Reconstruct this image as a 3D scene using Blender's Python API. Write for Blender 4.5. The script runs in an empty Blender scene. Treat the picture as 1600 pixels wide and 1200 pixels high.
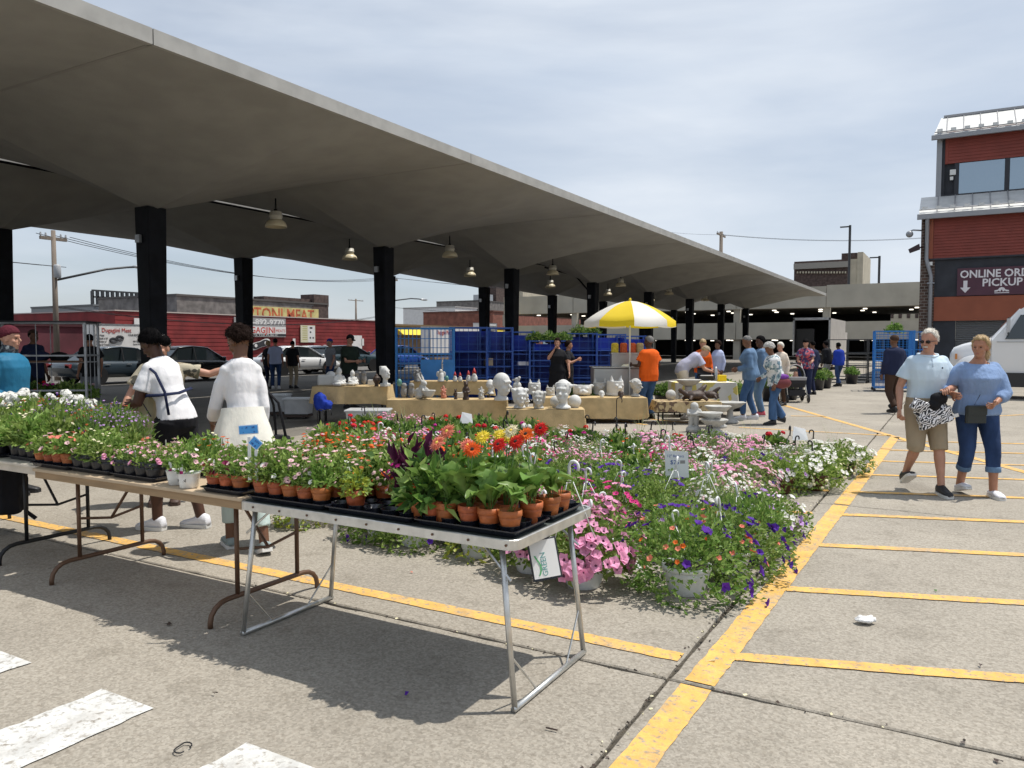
import bpy, bmesh, math, random
from mathutils import Vector as V, Matrix, noise
R = math.radians
rnd = random.Random(11)
scene = bpy.context.scene
col = scene.collection
# ------------------------------------------------------------------ camera, sky, sun, exposure
EYE = 1.57; HEAD = R(29.9); PITCH = math.atan((600 - 537) / 1200)
cam_d = bpy.data.cameras.new('camera'); cam_d.sensor_width = 36; cam_d.lens = 27.0
cam_d.clip_start = 0.05; cam_d.clip_end = 3000
cam = bpy.data.objects.new('camera', cam_d); col.objects.link(cam)
cam.location = (0, 0, EYE); cam.rotation_euler = (math.pi / 2 - PITCH, 0, HEAD)
scene.camera = cam
SUN_EL = R(67); SUN_AZ = math.atan2(0.70, 0.71)      # sun stands towards (+x,+y)
world = bpy.data.worlds.new('World'); scene.world = world; world.use_nodes = True
wn = world.node_tree.nodes; wl = world.node_tree.links; wn.clear()
w_out = wn.new('ShaderNodeOutputWorld'); w_bg = wn.new('ShaderNodeBackground'); w_bg.inputs['Strength'].default_value = 0.085
w_sky = wn.new('ShaderNodeTexSky'); w_sky.sky_type = 'NISHITA'; w_sky.sun_disc = False
w_sky.sun_elevation = SUN_EL; w_sky.sun_rotation = math.pi / 2 - SUN_AZ
w_sky.air_density = 1.0; w_sky.dust_density = 1.2; w_sky.ozone_density = 1.5
w_tc = wn.new('ShaderNodeTexCoord'); w_mp = wn.new('ShaderNodeMapping'); w_mp.inputs['Scale'].default_value = (1.1, 1.5, 5.5)
w_mp.inputs['Location'].default_value = (3.1, 0.4, 0.2)
w_n = wn.new('ShaderNodeTexNoise'); w_n.inputs['Scale'].default_value = 1.25; w_n.inputs['Detail'].default_value = 6; w_n.inputs['Roughness'].default_value = 0.52
w_n.inputs['Distortion'].default_value = 0.35
w_r = wn.new('ShaderNodeValToRGB'); w_r.color_ramp.elements[0].position = 0.30; w_r.color_ramp.elements[1].position = 0.66
w_r.color_ramp.elements[0].color = (0.46, 0.46, 0.46, 1); w_r.color_ramp.elements[1].color = (0.93, 0.93, 0.93, 1)
w_n2 = wn.new('ShaderNodeTexNoise'); w_n2.inputs['Scale'].default_value = 2.3; w_n2.inputs['Detail'].default_value = 5
w_c = wn.new('ShaderNodeValToRGB'); w_c.color_ramp.elements[0].position = 0.3; w_c.color_ramp.elements[1].position = 0.7
w_c.color_ramp.elements[0].color = (6.5, 7.35, 8.6, 1); w_c.color_ramp.elements[1].color = (8.3, 8.9, 9.7, 1)
w_m = wn.new('ShaderNodeMixRGB')
wl.new(w_tc.outputs['Generated'], w_mp.inputs['Vector']); wl.new(w_mp.outputs[0], w_n.inputs['Vector']); wl.new(w_mp.outputs[0], w_n2.inputs['Vector'])
wl.new(w_n.outputs['Fac'], w_r.inputs['Fac']); wl.new(w_n2.outputs['Fac'], w_c.inputs['Fac'])
wl.new(w_r.outputs['Color'], w_m.inputs['Fac']); wl.new(w_sky.outputs['Color'], w_m.inputs['Color1']); wl.new(w_c.outputs['Color'], w_m.inputs['Color2'])
wl.new(w_m.outputs['Color'], w_bg.inputs['Color']); wl.new(w_bg.outputs[0], w_out.inputs['Surface'])
sun_d = bpy.data.lights.new('sun', 'SUN'); sun_d.energy = 3.8; sun_d.angle = R(0.55); sun_d.color = (1.0, 0.955, 0.88)
sun = bpy.data.objects.new('sun', sun_d); col.objects.link(sun); sun.location = (20, 20, 60)
sun_v = V((math.cos(SUN_EL) * math.cos(SUN_AZ), math.cos(SUN_EL) * math.sin(SUN_AZ), math.sin(SUN_EL)))
sun.rotation_euler = sun_v.to_track_quat('Z', 'Y').to_euler()
vs = scene.view_settings; vs.view_transform = 'Standard'; vs.look = 'None'; vs.gamma = 1; vs.use_curve_mapping = False; vs.exposure = 0.22
scene.render.engine = 'CYCLES'
cy = scene.cycles; cy.use_adaptive_sampling = True; cy.adaptive_threshold = 0.02; cy.use_denoising = True; cy.max_bounces = 4; cy.diffuse_bounces = 3; cy.glossy_bounces = 2; cy.transmission_bounces = 3; cy.transparent_max_bounces = 4
cy.caustics_reflective = False; cy.caustics_refractive = False
scene.render.resolution_x = 1024; scene.render.resolution_y = 768
# ------------------------------------------------------------------ helpers: survey of the photograph -> metres on site
_f0 = V((-math.sin(HEAD), math.cos(HEAD), 0)); RIGHT = V((math.cos(HEAD), math.sin(HEAD), 0)); _u0 = V((0, 0, 1))
FWD = _f0 * math.cos(PITCH) - _u0 * math.sin(PITCH); UP = _u0 * math.cos(PITCH) + _f0 * math.sin(PITCH)
CAMP = V((0, 0, EYE))
def ray(x, y): return FWD + RIGHT * ((x - 800) / 1200) + UP * ((600 - y) / 1200)
def G(x, y, z=0.0):
    d = ray(x, y); return CAMP + d * ((z - EYE) / d.z)
def AT(x, y, dep): return CAMP + ray(x, y) * dep
def ONX(x, y, X):
    d = ray(x, y); return CAMP + d * (X / d.x)
def ONY(x, y, Y):
    d = ray(x, y); return CAMP + d * (Y / d.y)
def FACE(a, b):                                       # heading for a thing that looks a*right + b*towards the viewpoint; local +Y is its front
    d = RIGHT * a - _f0 * b; return math.atan2(-d.x, d.y)
# ------------------------------------------------------------------ helpers: objects
def tag(o, label=None, cat=None, group=None, kind=None):
    if label: o['label'] = label
    if cat: o['category'] = cat
    if group: o['group'] = group
    if kind: o['kind'] = kind
    return o
def thing(name, label, cat, loc=(0, 0, 0), rz=0.0, group=None):
    o = bpy.data.objects.new(name, None); col.objects.link(o); o.empty_display_size = 0.1
    o.location = loc; o.rotation_euler = (0, 0, rz); return tag(o, label, cat, group)
def inst(name, me, parent=None, loc=(0, 0, 0), rot=(0, 0, 0), sc=1.0, kind=None):
    o = bpy.data.objects.new(name, me); col.objects.link(o); o.parent = parent
    o.location = loc; o.rotation_euler = rot
    o.scale = (sc, sc, sc) if isinstance(sc, (int, float)) else sc
    if kind: o['kind'] = kind
    return o
def copy_tree(o, parent=None):
    c = o.copy(); col.objects.link(c); c.parent = parent
    for ch in list(o.children): copy_tree(ch, c)
    return c
class MB:
    def __init__(s): s.v = []; s.f = []; s.m = []; s.mi = 0; s.sm = []; s.smooth = False
    def add(s, vs, fs):
        b = len(s.v); s.v += [tuple(p) for p in vs]
        for f in fs: s.f.append([i + b for i in f]); s.m.append(s.mi); s.sm.append(s.smooth)
        return s
    def box(s, c, d, rz=0.0, M=None):
        x, y, z = d[0] / 2, d[1] / 2, d[2] / 2
        ps = [V((i, j, k)) for k in (-z, z) for j in (-y, y) for i in (-x, x)]
        if rz: ps = [Matrix.Rotation(rz, 3, 'Z') @ p for p in ps]
        if M is not None: ps = [M @ p for p in ps]
        c = V(c)
        return s.add([p + c for p in ps], [(0, 2, 3, 1), (4, 5, 7, 6), (0, 1, 5, 4), (2, 6, 7, 3), (0, 4, 6, 2), (1, 3, 7, 5)])
    def span(s, a, b):
        return s.box([(a[i] + b[i]) / 2 for i in range(3)], [abs(b[i] - a[i]) for i in range(3)])
    def bbox(s, c, d, bev=0.01, rz=0.0):              # box with chamfered upright edges and a chamfered top rim
        x, y, z = d[0] / 2, d[1] / 2, d[2] / 2; b = bev
        o = [(-x + b, -y), (x - b, -y), (x, -y + b), (x, y - b), (x - b, y), (-x + b, y), (-x, y - b), (-x, -y + b)]
        rings = [[(px, py, -z) for px, py in o], [(px, py, z - b) for px, py in o], [(px * (1 - b / x), py * (1 - b / y), z) for px, py in o]]
        M = Matrix.Rotation(rz, 3, 'Z'); c = V(c)
        return s.loft([[M @ V(p) + c for p in r] for r in rings])
    def loft(s, rings, cap=True, closed=True):
        n = len(rings[0]); vs = [p for r in rings for p in r]; fs = []
        for k in range(len(rings) - 1):
            for i in range(n if closed else n - 1):
                j = (i + 1) % n; fs.append((k * n + i, k * n + j, (k + 1) * n + j, (k + 1) * n + i))
        if cap: fs.append(tuple(range(n - 1, -1, -1))); fs.append(tuple(range((len(rings) - 1) * n, len(rings) * n)))
        return s.add(vs, fs)
    def tube(s, pts, rad, n=8, cap=True, flat=1.0):
        pts = [V(p) for p in pts]; rs = rad if isinstance(rad, (list, tuple)) else [rad] * len(pts); rings = []
        t0 = (pts[1] - pts[0]).normalized(); a = t0.orthogonal().normalized()
        for i, p in enumerate(pts):
            t = (pts[min(i + 1, len(pts) - 1)] - pts[max(i - 1, 0)]).normalized()
            a = (a - t * a.dot(t)).normalized(); b = t.cross(a)
            rings.append([p + a * (math.cos(2 * math.pi * k / n) * rs[i]) + b * (math.sin(2 * math.pi * k / n) * rs[i] * flat) for k in range(n)])
        return s.loft(rings, cap)
    def lathe(s, prof, n=20, c=(0, 0, 0), cap=True, rib=0.0, sx=1.0, sy=1.0):
        rings = [[(c[0] + sx * (r + (rib if k % 2 else 0) * (r > .001)) * math.cos(2 * math.pi * k / n), c[1] + sy * (r + (rib if k % 2 else 0) * (r > .001)) * math.sin(2 * math.pi * k / n), c[2] + z) for k in range(n)] for r, z in prof]
        return s.loft(rings, cap)
    def ball(s, c, r, nu=12, nv=8, M=None):
        if isinstance(r, (int, float)): r = (r, r, r)
        c = V(c); rings = []
        for j in range(nv + 1):
            t = math.pi * (0.02 + 0.96 * j / nv) - math.pi / 2
            ring = []
            for i in range(nu):
                p = V((r[0] * math.cos(t) * math.cos(2 * math.pi * i / nu), r[1] * math.cos(t) * math.sin(2 * math.pi * i / nu), r[2] * math.sin(t)))
                ring.append((M @ p if M is not None else p) + c)
            rings.append(ring)
        return s.loft(rings)
    def quad(s, a, b, c, d): return s.add([a, b, c, d], [(0, 1, 2, 3)])
    def poly(s, pts): return s.add(pts, [tuple(range(len(pts)))])
    def prism(s, pts, axis_vec, thick):               # polygon pushed along a vector
        a = V(axis_vec) * thick; n = len(pts)
        vs = [V(p) for p in pts] + [V(p) + a for p in pts]
        return s.add(vs, [tuple(range(n - 1, -1, -1)), tuple(range(n, 2 * n))] + [(i, (i + 1) % n, n + (i + 1) % n, n + i) for i in range(n)])
    def mesh(s, name, mats, smooth=None):
        me = bpy.data.meshes.new(name); me.from_pydata(s.v, [], s.f)
        for m in (mats if isinstance(mats, (list, tuple)) else [mats]): me.materials.append(m)
        me.polygons.foreach_set('material_index', s.m)
        sm = s.sm if smooth is None else [smooth] * len(s.f)
        me.polygons.foreach_set('use_smooth', sm); me.update(); return me
    def build(s, name, mats, parent=None, smooth=None, loc=(0, 0, 0), rz=0.0, kind=None):
        return inst(name, s.mesh(name, mats, smooth), parent, loc, (0, 0, rz), 1.0, kind)
def box_obj(name, a, b, m, parent=None): return MB().span(a, b).build(name, m, parent)
# scratch scene in which modifiers and lettering are turned into plain meshes
scratch = bpy.data.scenes.new('scratch')
def bake(o, name, mats):
    scratch.collection.objects.link(o)
    with bpy.context.temp_override(scene=scratch, view_layer=scratch.view_layers[0]):
        dg = bpy.context.evaluated_depsgraph_get(); dg.update()
        me = bpy.data.meshes.new_from_object(o.evaluated_get(dg)); me.name = name
    d = o.data; bpy.data.objects.remove(o)
    (bpy.data.meshes if isinstance(d, bpy.types.Mesh) else bpy.data.curves).remove(d)
    me.materials.clear()
    for m in (mats if isinstance(mats, (list, tuple)) else [mats]): me.materials.append(m)
    return me
wrinkle_tex = bpy.data.textures.new('wrinkle', 'CLOUDS'); wrinkle_tex.noise_scale = 0.11; wrinkle_tex.noise_depth = 2
lump_tex = bpy.data.textures.new('lump', 'CLOUDS'); lump_tex.noise_scale = 0.035; lump_tex.noise_depth = 2
def fused(mb, name, mats, voxel=0.012, it=5, disp=0.0, tex=None, ratio=None):
    o = bpy.data.objects.new('tmp', mb.mesh('tmp', [], True))
    m = o.modifiers.new('r', 'REMESH'); m.mode = 'VOXEL'; m.voxel_size = voxel; m.use_smooth_shade = True
    if it: m = o.modifiers.new('s', 'SMOOTH'); m.factor = 0.5; m.iterations = it
    if disp: m = o.modifiers.new('d', 'DISPLACE'); m.texture = tex or wrinkle_tex; m.strength = disp; m.mid_level = 0.5
    return bake(o, name, mats)
def lettering(name, s, size, m, parent, M, depth=0.002, align='LEFT', space=1.0, sx=1.0, fit=None, bold=0.0):
    c = bpy.data.curves.new('t', 'FONT'); c.body = s; c.size = size; c.extrude = depth; c.align_x = align; c.space_character = space
    c.resolution_u = 2; c.offset = bold
    o = bpy.data.objects.new('t', c); me = bake(o, name, m)
    if fit: xs_ = [v.co.x for v in me.vertices]; sx = fit / max(1e-6, max(xs_) - min(xs_))
    ob = inst(name, me, parent); ob.matrix_local = M @ Matrix.Diagonal((sx, 1, 1, 1)); return ob
def frame(o, ex, ey):                                 # matrix with local x along ex, local y along ey, origin o
    ex = V(ex).normalized(); ey = V(ey).normalized(); ez = ex.cross(ey)
    return Matrix(((ex.x, ey.x, ez.x, o[0]), (ex.y, ey.y, ez.y, o[1]), (ex.z, ey.z, ez.z, o[2]), (0, 0, 0, 1)))
# ------------------------------------------------------------------ materials
def mat(name, c, rough=0.6, metal=0.0, var=0.0, scale=8.0, bump=0.0, bscale=60.0, spec=0.5, rnd_obj=0.0, trans=0.0, c2=None, lo=0.35, hi=0.65, detail=4.0, vec='Object', stretch=None, coat=0.0):
    m = bpy.data.materials.new(name); m.use_nodes = True; nt = m.node_tree; n = nt.nodes; l = nt.links
    b = n['Principled BSDF']; b.inputs['Roughness'].default_value = rough; b.inputs['Metallic'].default_value = metal
    b.inputs['Specular IOR Level'].default_value = spec; b.inputs['Coat Weight'].default_value = coat
    rgb = (c[0], c[1], c[2], 1); b.inputs['Base Color'].default_value = rgb; out = None
    src = None
    def coords():
        nonlocal src
        if src is None:
            t = n.new('ShaderNodeTexCoord'); src = t.outputs[vec]
            if stretch: mp = n.new('ShaderNodeMapping'); mp.inputs['Scale'].default_value = stretch; l.new(src, mp.inputs['Vector']); src = mp.outputs[0]
        return src
    if var or c2:
        t = n.new('ShaderNodeTexNoise'); t.inputs['Scale'].default_value = scale; t.inputs['Detail'].default_value = detail; l.new(coords(), t.inputs['Vector'])
        r = n.new('ShaderNodeValToRGB'); r.color_ramp.elements[0].position = lo; r.color_ramp.elements[1].position = hi
        if c2: r.color_ramp.elements[0].color = rgb; r.color_ramp.elements[1].color = (c2[0], c2[1], c2[2], 1)
        else:
            r.color_ramp.elements[0].color = tuple(x * (1 - var) for x in c) + (1,); r.color_ramp.elements[1].color = tuple(min(1, x * (1 + var)) for x in c) + (1,)
        l.new(t.outputs['Fac'], r.inputs['Fac']); out = r.outputs['Color']; l.new(out, b.inputs['Base Color'])
    if rnd_obj:
        oi = n.new('ShaderNodeObjectInfo'); hs = n.new('ShaderNodeHueSaturation'); mr = n.new('ShaderNodeMapRange')
        mr.inputs['To Min'].default_value = 1 - rnd_obj; mr.inputs['To Max'].default_value = 1 + rnd_obj
        l.new(oi.outputs['Random'], mr.inputs['Value']); l.new(mr.outputs[0], hs.inputs['Value'])
        mr2 = n.new('ShaderNodeMapRange'); mr2.inputs['To Min'].default_value = 0.5 - rnd_obj * .06; mr2.inputs['To Max'].default_value = 0.5 + rnd_obj * .06
        mm = n.new('ShaderNodeMath'); mm.operation = 'FRACT'; mk = n.new('ShaderNodeMath'); mk.operation = 'MULTIPLY'; mk.inputs[1].default_value = 7.31
        l.new(oi.outputs['Random'], mk.inputs[0]); l.new(mk.outputs[0], mm.inputs[0]); l.new(mm.outputs[0], mr2.inputs['Value']); l.new(mr2.outputs[0], hs.inputs['Hue'])
        if out: l.new(out, hs.inputs['Color'])
        else: hs.inputs['Color'].default_value = rgb
        out = hs.outputs['Color']; l.new(out, b.inputs['Base Color'])
    if bump:
        t = n.new('ShaderNodeTexNoise'); t.inputs['Scale'].default_value = bscale; t.inputs['Detail'].default_value = 5; l.new(coords(), t.inputs['Vector'])
        bp = n.new('ShaderNodeBump'); bp.inputs['Strength'].default_value = bump; bp.inputs['Distance'].default_value = 0.02
        l.new(t.outputs['Fac'], bp.inputs['Height']); l.new(bp.outputs[0], b.inputs['Normal'])
    if trans:
        tr = n.new('ShaderNodeBsdfTranslucent'); tr.inputs['Color'].default_value = tuple(min(1, x * 1.5) for x in c) + (1,)
        if out: l.new(out, tr.inputs['Color'])
        mx = n.new('ShaderNodeMixShader'); mx.inputs['Fac'].default_value = trans
        l.new(b.outputs[0], mx.inputs[1]); l.new(tr.outputs[0], mx.inputs[2]); l.new(mx.outputs[0], n['Material Output'].inputs['Surface'])
    return m
def emit(name, c, s):
    m = bpy.data.materials.new(name); m.use_nodes = True; b = m.node_tree.nodes['Principled BSDF']
    b.inputs['Base Color'].default_value = (*c, 1); b.inputs['Emission Color'].default_value = (*c, 1); b.inputs['Emission Strength'].default_value = s; return m
def cells(name, cols, scale=14.0, rough=0.8, bump=0.0):       # printed fabric: random patches of the listed colours
    m = bpy.data.materials.new(name); m.use_nodes = True; n = m.node_tree.nodes; l = m.node_tree.links; b = n['Principled BSDF']; b.inputs['Roughness'].default_value = rough
    t = n.new('ShaderNodeTexCoord'); nz = n.new('ShaderNodeTexNoise'); nz.inputs['Scale'].default_value = scale * .7; nz.inputs['Detail'].default_value = 3
    mx = n.new('ShaderNodeMixRGB'); mx.inputs['Fac'].default_value = 0.12; l.new(t.outputs['Object'], nz.inputs['Vector']); l.new(t.outputs['Object'], mx.inputs['Color1']); l.new(nz.outputs['Color'], mx.inputs['Color2'])
    vo = n.new('ShaderNodeTexVoronoi'); vo.inputs['Scale'].default_value = scale; l.new(mx.outputs[0], vo.inputs['Vector'])
    sp = n.new('ShaderNodeSeparateColor'); l.new(vo.outputs['Color'], sp.inputs[0]); r = n.new('ShaderNodeValToRGB'); r.color_ramp.interpolation = 'CONSTANT'
    el = r.color_ramp.elements; k = len(cols)
    while len(el) < k: el.new(0.5)
    for i, c in enumerate(cols): el[i].position = i / k; el[i].color = (*c, 1)
    l.new(sp.outputs[0], r.inputs['Fac']); l.new(r.outputs['Color'], b.inputs['Base Color']); return m
def stripes(name, c1, c2, scale=9.0, dist=9.0, rough=0.7, lo=0.48, hi=0.54):
    m = bpy.data.materials.new(name); m.use_nodes = True; n = m.node_tree.nodes; l = m.node_tree.links; b = n['Principled BSDF']; b.inputs['Roughness'].default_value = rough
    t = n.new('ShaderNodeTexCoord'); w = n.new('ShaderNodeTexWave'); w.wave_type = 'BANDS'; w.bands_direction = 'DIAGONAL'; w.inputs['Scale'].default_value = scale
    w.inputs['Distortion'].default_value = dist; w.inputs['Detail'].default_value = 1.0; w.inputs['Detail Scale'].default_value = 1.5
    l.new(t.outputs['Object'], w.inputs['Vector']); r = n.new('ShaderNodeValToRGB'); r.color_ramp.elements[0].position = lo; r.color_ramp.elements[1].position = hi
    r.color_ramp.elements[0].color = (*c1, 1); r.color_ramp.elements[1].color = (*c2, 1); l.new(w.outputs['Fac'], r.inputs['Fac']); l.new(r.outputs['Color'], b.inputs['Base Color']); return m
def glass(name, c=(0.02, 0.03, 0.035), rough=0.04): return mat(name, c, rough, spec=0.9)
# ------------------------------------------------------------------ ground
def paving(name, base, yellow=None):
    m = bpy.data.materials.new(name); m.use_nodes = True; n = m.node_tree.nodes; l = m.node_tree.links; b = n['Principled BSDF']
    b.inputs['Roughness'].default_value = 0.85; b.inputs['Specular IOR Level'].default_value = 0.25
    g = n.new('ShaderNodeNewGeometry'); pos = g.outputs['Position']
    def nz(s, d=4, r=0.55):
        t = n.new('ShaderNodeTexNoise'); t.inputs['Scale'].default_value = s; t.inputs['Detail'].default_value = d; t.inputs['Roughness'].default_value = r; l.new(pos, t.inputs['Vector']); return t.outputs['Fac']
    def ramp(f, p0, c0, p1, c1):
        r = n.new('ShaderNodeValToRGB'); r.color_ramp.elements[0].position = p0; r.color_ramp.elements[1].position = p1
        r.color_ramp.elements[0].color = (*c0, 1); r.color_ramp.elements[1].color = (*c1, 1); l.new(f, r.inputs['Fac']); return r.outputs['Color']
    def mix(a, c, f, mode='MIX'):
        x = n.new('ShaderNodeMixRGB'); x.blend_type = mode
        for k, val in (('Color1', a), ('Color2', c), ('Fac', f)):
            if isinstance(val, (int, float)): x.inputs[k].default_value = val
            elif isinstance(val, tuple): x.inputs[k].default_value = (*val, 1)
            else: l.new(val, x.inputs[k])
        return x.outputs['Color']
    w = (1, 1, 1)
    c = ramp(nz(0.55, 3), 0.3, tuple(x * .84 for x in base), 0.7, tuple(x * 1.10 for x in base))
    vo = n.new('ShaderNodeTexVoronoi'); vo.inputs['Scale'].default_value = 95; l.new(pos, vo.inputs['Vector'])      # exposed aggregate
    sp = n.new('ShaderNodeSeparateColor'); l.new(vo.outputs['Color'], sp.inputs[0])
    agg = ramp(sp.outputs[0], 0.05, (.74, .72, .69), 0.95, (1.20, 1.18, 1.15)); c = mix(c, agg, 0.75, 'MULTIPLY')
    c = mix(c, ramp(nz(38, 1), 0.33, (.80, .78, .76), 0.52, w), 0.7, 'MULTIPLY')
    c = mix(c, ramp(nz(4.2, 3, .65), 0.28, (.70, .69, .67), 0.46, w), 0.6, 'MULTIPLY')                                # stains
    c = mix(c, ramp(nz(1.7, 4, .7), 0.24, (.72, .71, .70), 0.42, w), 0.6, 'MULTIPLY')
    if not yellow: c = mix(c, ramp(nz(0.9, 2, .4), 0.22, (.60, .59, .58), 0.33, w), 0.8, 'MULTIPLY')
    if yellow:
        wear = ramp(nz(26, 4, .7), 0.34, (0, 0, 0), 0.48, w); wear2 = ramp(nz(3.0, 3), 0.28, (.45, .45, .45), 0.48, w)
        yc = mix(yellow, ramp(nz(7, 5), .3, tuple(x * .80 for x in yellow), .7, tuple(min(1, x * 1.08) for x in yellow)), 1.0)
        yc = mix(yc, agg, 0.22, 'MULTIPLY'); c = mix(c, yc, mix(wear, wear2, 1.0, 'MULTIPLY'))
        b.inputs['Roughness'].default_value = 0.7
    l.new(c, b.inputs['Base Color'])
    bp = n.new('ShaderNodeBump'); bp.inputs['Strength'].default_value = 0.35 if not yellow else 0.25; bp.inputs['Distance'].default_value = 0.006
    l.new(nz(120, 1), bp.inputs['Height']); l.new(bp.outputs[0], b.inputs['Normal']); return m
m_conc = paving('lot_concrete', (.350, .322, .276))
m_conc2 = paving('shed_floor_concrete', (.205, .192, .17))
m_yel = paving('yellow_paint', (.33, .305, .27), (.78, .46, .13))
m_wht = paving('white_paint', (.33, .305, .27), (.66, .66, .64))
m_asph = paving('asphalt_ground', (.16, .155, .145))
m_soil = mat('joint_dirt', (.07, .06, .045), .95, var=.5, scale=30, bump=.6, bscale=90)
ground = MB(); ground.mi = 0
ground.quad((-1500, -1500, -.03), (1500, -1500, -.03), (1500, 1500, -.03), (-1500, 1500, -.03))
ground = tag(ground.build('ground', m_asph), 'wide flat ground of the market lot and streets', None, kind='structure')
lot = MB(); lot.quad((-27, -9, -.02), (24, -9, -.02), (24, 88, -.02), (-27, 88, -.02))
lot = tag(lot.build('pavement', m_soil), 'sunlit concrete slab pavement with yellow paint', None, kind='structure')
XJ = [-26.6, -22.3, -18.1, -13.9, -9.7, -5.45, -1.125, 3.1, 7.4, 11.7, 16.0, 20.3]; YJ = [3.42 + 4.6 * k for k in range(-2, 18)]
for i in range(len(XJ) - 1):
    for j in range(len(YJ) - 1):
        mb = MB(); a = 0.007; z0 = rnd.uniform(-.002, 0)
        x0, x1, y0, y1 = XJ[i] + a, XJ[i + 1] - a, YJ[j] + a, YJ[j + 1] - a; near = (x0 > -10 and x1 < 8 and YJ[j] < 20)
        def side(p, q, axis, lo):
            k = 40 if near else 2; out = []
            for t in range(k):
                u = p + (q - p) * t / k; w = (abs(noise.noise(V((u * 7, lo * 3, 1)))) * .016 if near and t else 0) + (.01 if near and rnd.random() < .06 else 0)
                out.append((u, w))
            return out
        ring = [(u, y0 + w) for u, w in side(x0, x1, 0, y0)] + [(x1 - w, u) for u, w in side(y0, y1, 1, x1)] + [(u, y1 - w) for u, w in side(x1, x0, 0, y1)] + [(x0 + w, u) for u, w in side(y1, y0, 1, x0)]
        cx, cy = (x0 + x1) / 2, (y0 + y1) / 2
        def inw(p, d): return (p[0] + (d if p[0] < cx else -d), p[1] + (d if p[1] < cy else -d))
        mb.loft([[(*p, -.028) for p in ring], [(*p, z0 - .007) for p in ring], [(*inw(p, .007), z0) for p in ring]], cap=False)
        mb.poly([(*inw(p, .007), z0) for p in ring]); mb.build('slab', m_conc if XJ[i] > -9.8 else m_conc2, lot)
def ribbon(p, q, w, z=.004, jit=.006, name='yellow_line', m=None):
    p, q = V((p[0], p[1], 0)), V((q[0], q[1], 0)); d = (q - p); L = d.length; d.normalize(); s = V((-d.y, d.x, 0)); k = max(2, int(L / .05)) if L < 12 else 60; mb = MB(); vs = []
    for i in range(k + 1):
        c = p + d * (L * i / k)
        for sg in (-1, 1):
            e = c + s * (sg * (w / 2 + rnd.uniform(-jit, jit * .4))); vs.append((e.x, e.y, z))
    mb.add(vs, [(2 * i, 2 * i + 2, 2 * i + 3, 2 * i + 1) for i in range(k)])
    return mb.build(name, m or m_yel, lot)
for a, b in ((-1.2, 3.395), (3.445, 7.99), (8.05, 12.59), (12.65, 14.45)):
    ribbon((-1.03 + .0145 * a, a), (-1.03 + .0145 * b, b), .145)
for k in range(10):
    y = 2.62 + 1.245 * k; x = -.92 + .0145 * y
    ribbon((x - .05, y - .035), (x + 4.0, y + 1.32), .105 if k < 6 else .09, .005)
ribbon((-1.1, 7.50), (-2.6, 7.02), .10); ribbon((-1.12, 8.74), (-2.2, 8.4), .10)
ribbon((-7.6, 3.68), (-5.47, 3.68), .115); ribbon((-5.43, 3.68), (-1.145, 3.685), .115)
ribbon((-3.9, 20.75), (-.86, 14.45), .13); ribbon((-.80, 14.32), (.95, 10.9), .13); ribbon((.97, 10.85), (3.0, 6.9), .13)
a = G(1155, 668); b_ = G(1392, 681); ribbon(a, b_, .10); a = G(1236, 650); b_ = G(1290, 651); ribbon(a, b_, .1); ribbon(G(1015, 655), G(1080, 661), .09)
ribbon(G(1470, 655), G(1600, 648), .09); ribbon(G(900, 648), G(1010, 664), .10)
for x0 in (-4.97, -4.08, -3.13, -2.19): ribbon((x0, 2.03), (x0, -.3), .37, .0045, .012, 'crosswalk_stripe', m_wht)
# ------------------------------------------------------------------ the market shed: two rows of inverted-umbrella shells on black columns
m_shell = mat('shell_concrete', (.345, .338, .315), .9, var=.07, scale=1.6, bump=.2, bscale=45, detail=5)
m_fascia = mat('shell_fascia', (.38, .375, .355), .8, var=.10, scale=3, detail=6)
m_blk = mat('black_column_paint', (.008, .009, .012), .6, spec=.15, var=.35, scale=3, bump=.15, bscale=30)
m_galv = mat('galvanised', (.42, .43, .44), .42, .75, var=.15, scale=6)
H0, HE, BAY, Y0 = 4.30, 5.42, 7.5, 10.2
shed = thing('market_shed', 'long open concrete shed with scalloped canopy roof on black columns', 'shed', (-17.5, 36, 0))
sh0 = V((-17.5, 36, 0))
def shell(xc, xa, xb, yc):
    mb = MB(); mb.smooth = True; n = 12
    for (xe, sgx) in ((xa, 0), (xb, 1)):
        for ye in (-BAY / 2 + .012, BAY / 2 - .012):
            g = {}
            for lay in (0, 1):
                vs = []
                for i in range(n + 1):
                    for j in range(n + 1):
                        u, w = i / n, j / n; z = HE - (HE - H0) * (1 - u) * (1 - w) + lay * .10
                        vs.append(V((xc + (xe - xc) * u, yc + ye * w, z)) - sh0)
                fs = [(i * (n + 1) + j, (i + 1) * (n + 1) + j, (i + 1) * (n + 1) + j + 1, i * (n + 1) + j + 1) for i in range(n) for j in range(n)]
                flip = ((xe > xc) == (ye > 0)) != bool(lay)
                mb.add(vs, [tuple(reversed(f)) for f in fs] if flip else fs)
    o = mb.build('roof_shell', m_shell, shed)
    for x, s in ((xa, 1 if xa > xc else -1), (xb, 1 if xb > xc else -1)):
        if abs(x + 17.45) > .5: MB().box(V((x + s * .034, yc, HE + .095)) - sh0, (.07, BAY - .018, .205)).build('fascia', m_fascia, shed)
        else: MB().box(V((x - s * .03, yc, HE + .14)) - sh0, (.06, BAY - .018, .22)).build('gutter_edge', m_fascia, shed)
    return o
m_seal = mat('roof_seal', (.31, .30, .28), .9)
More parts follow.
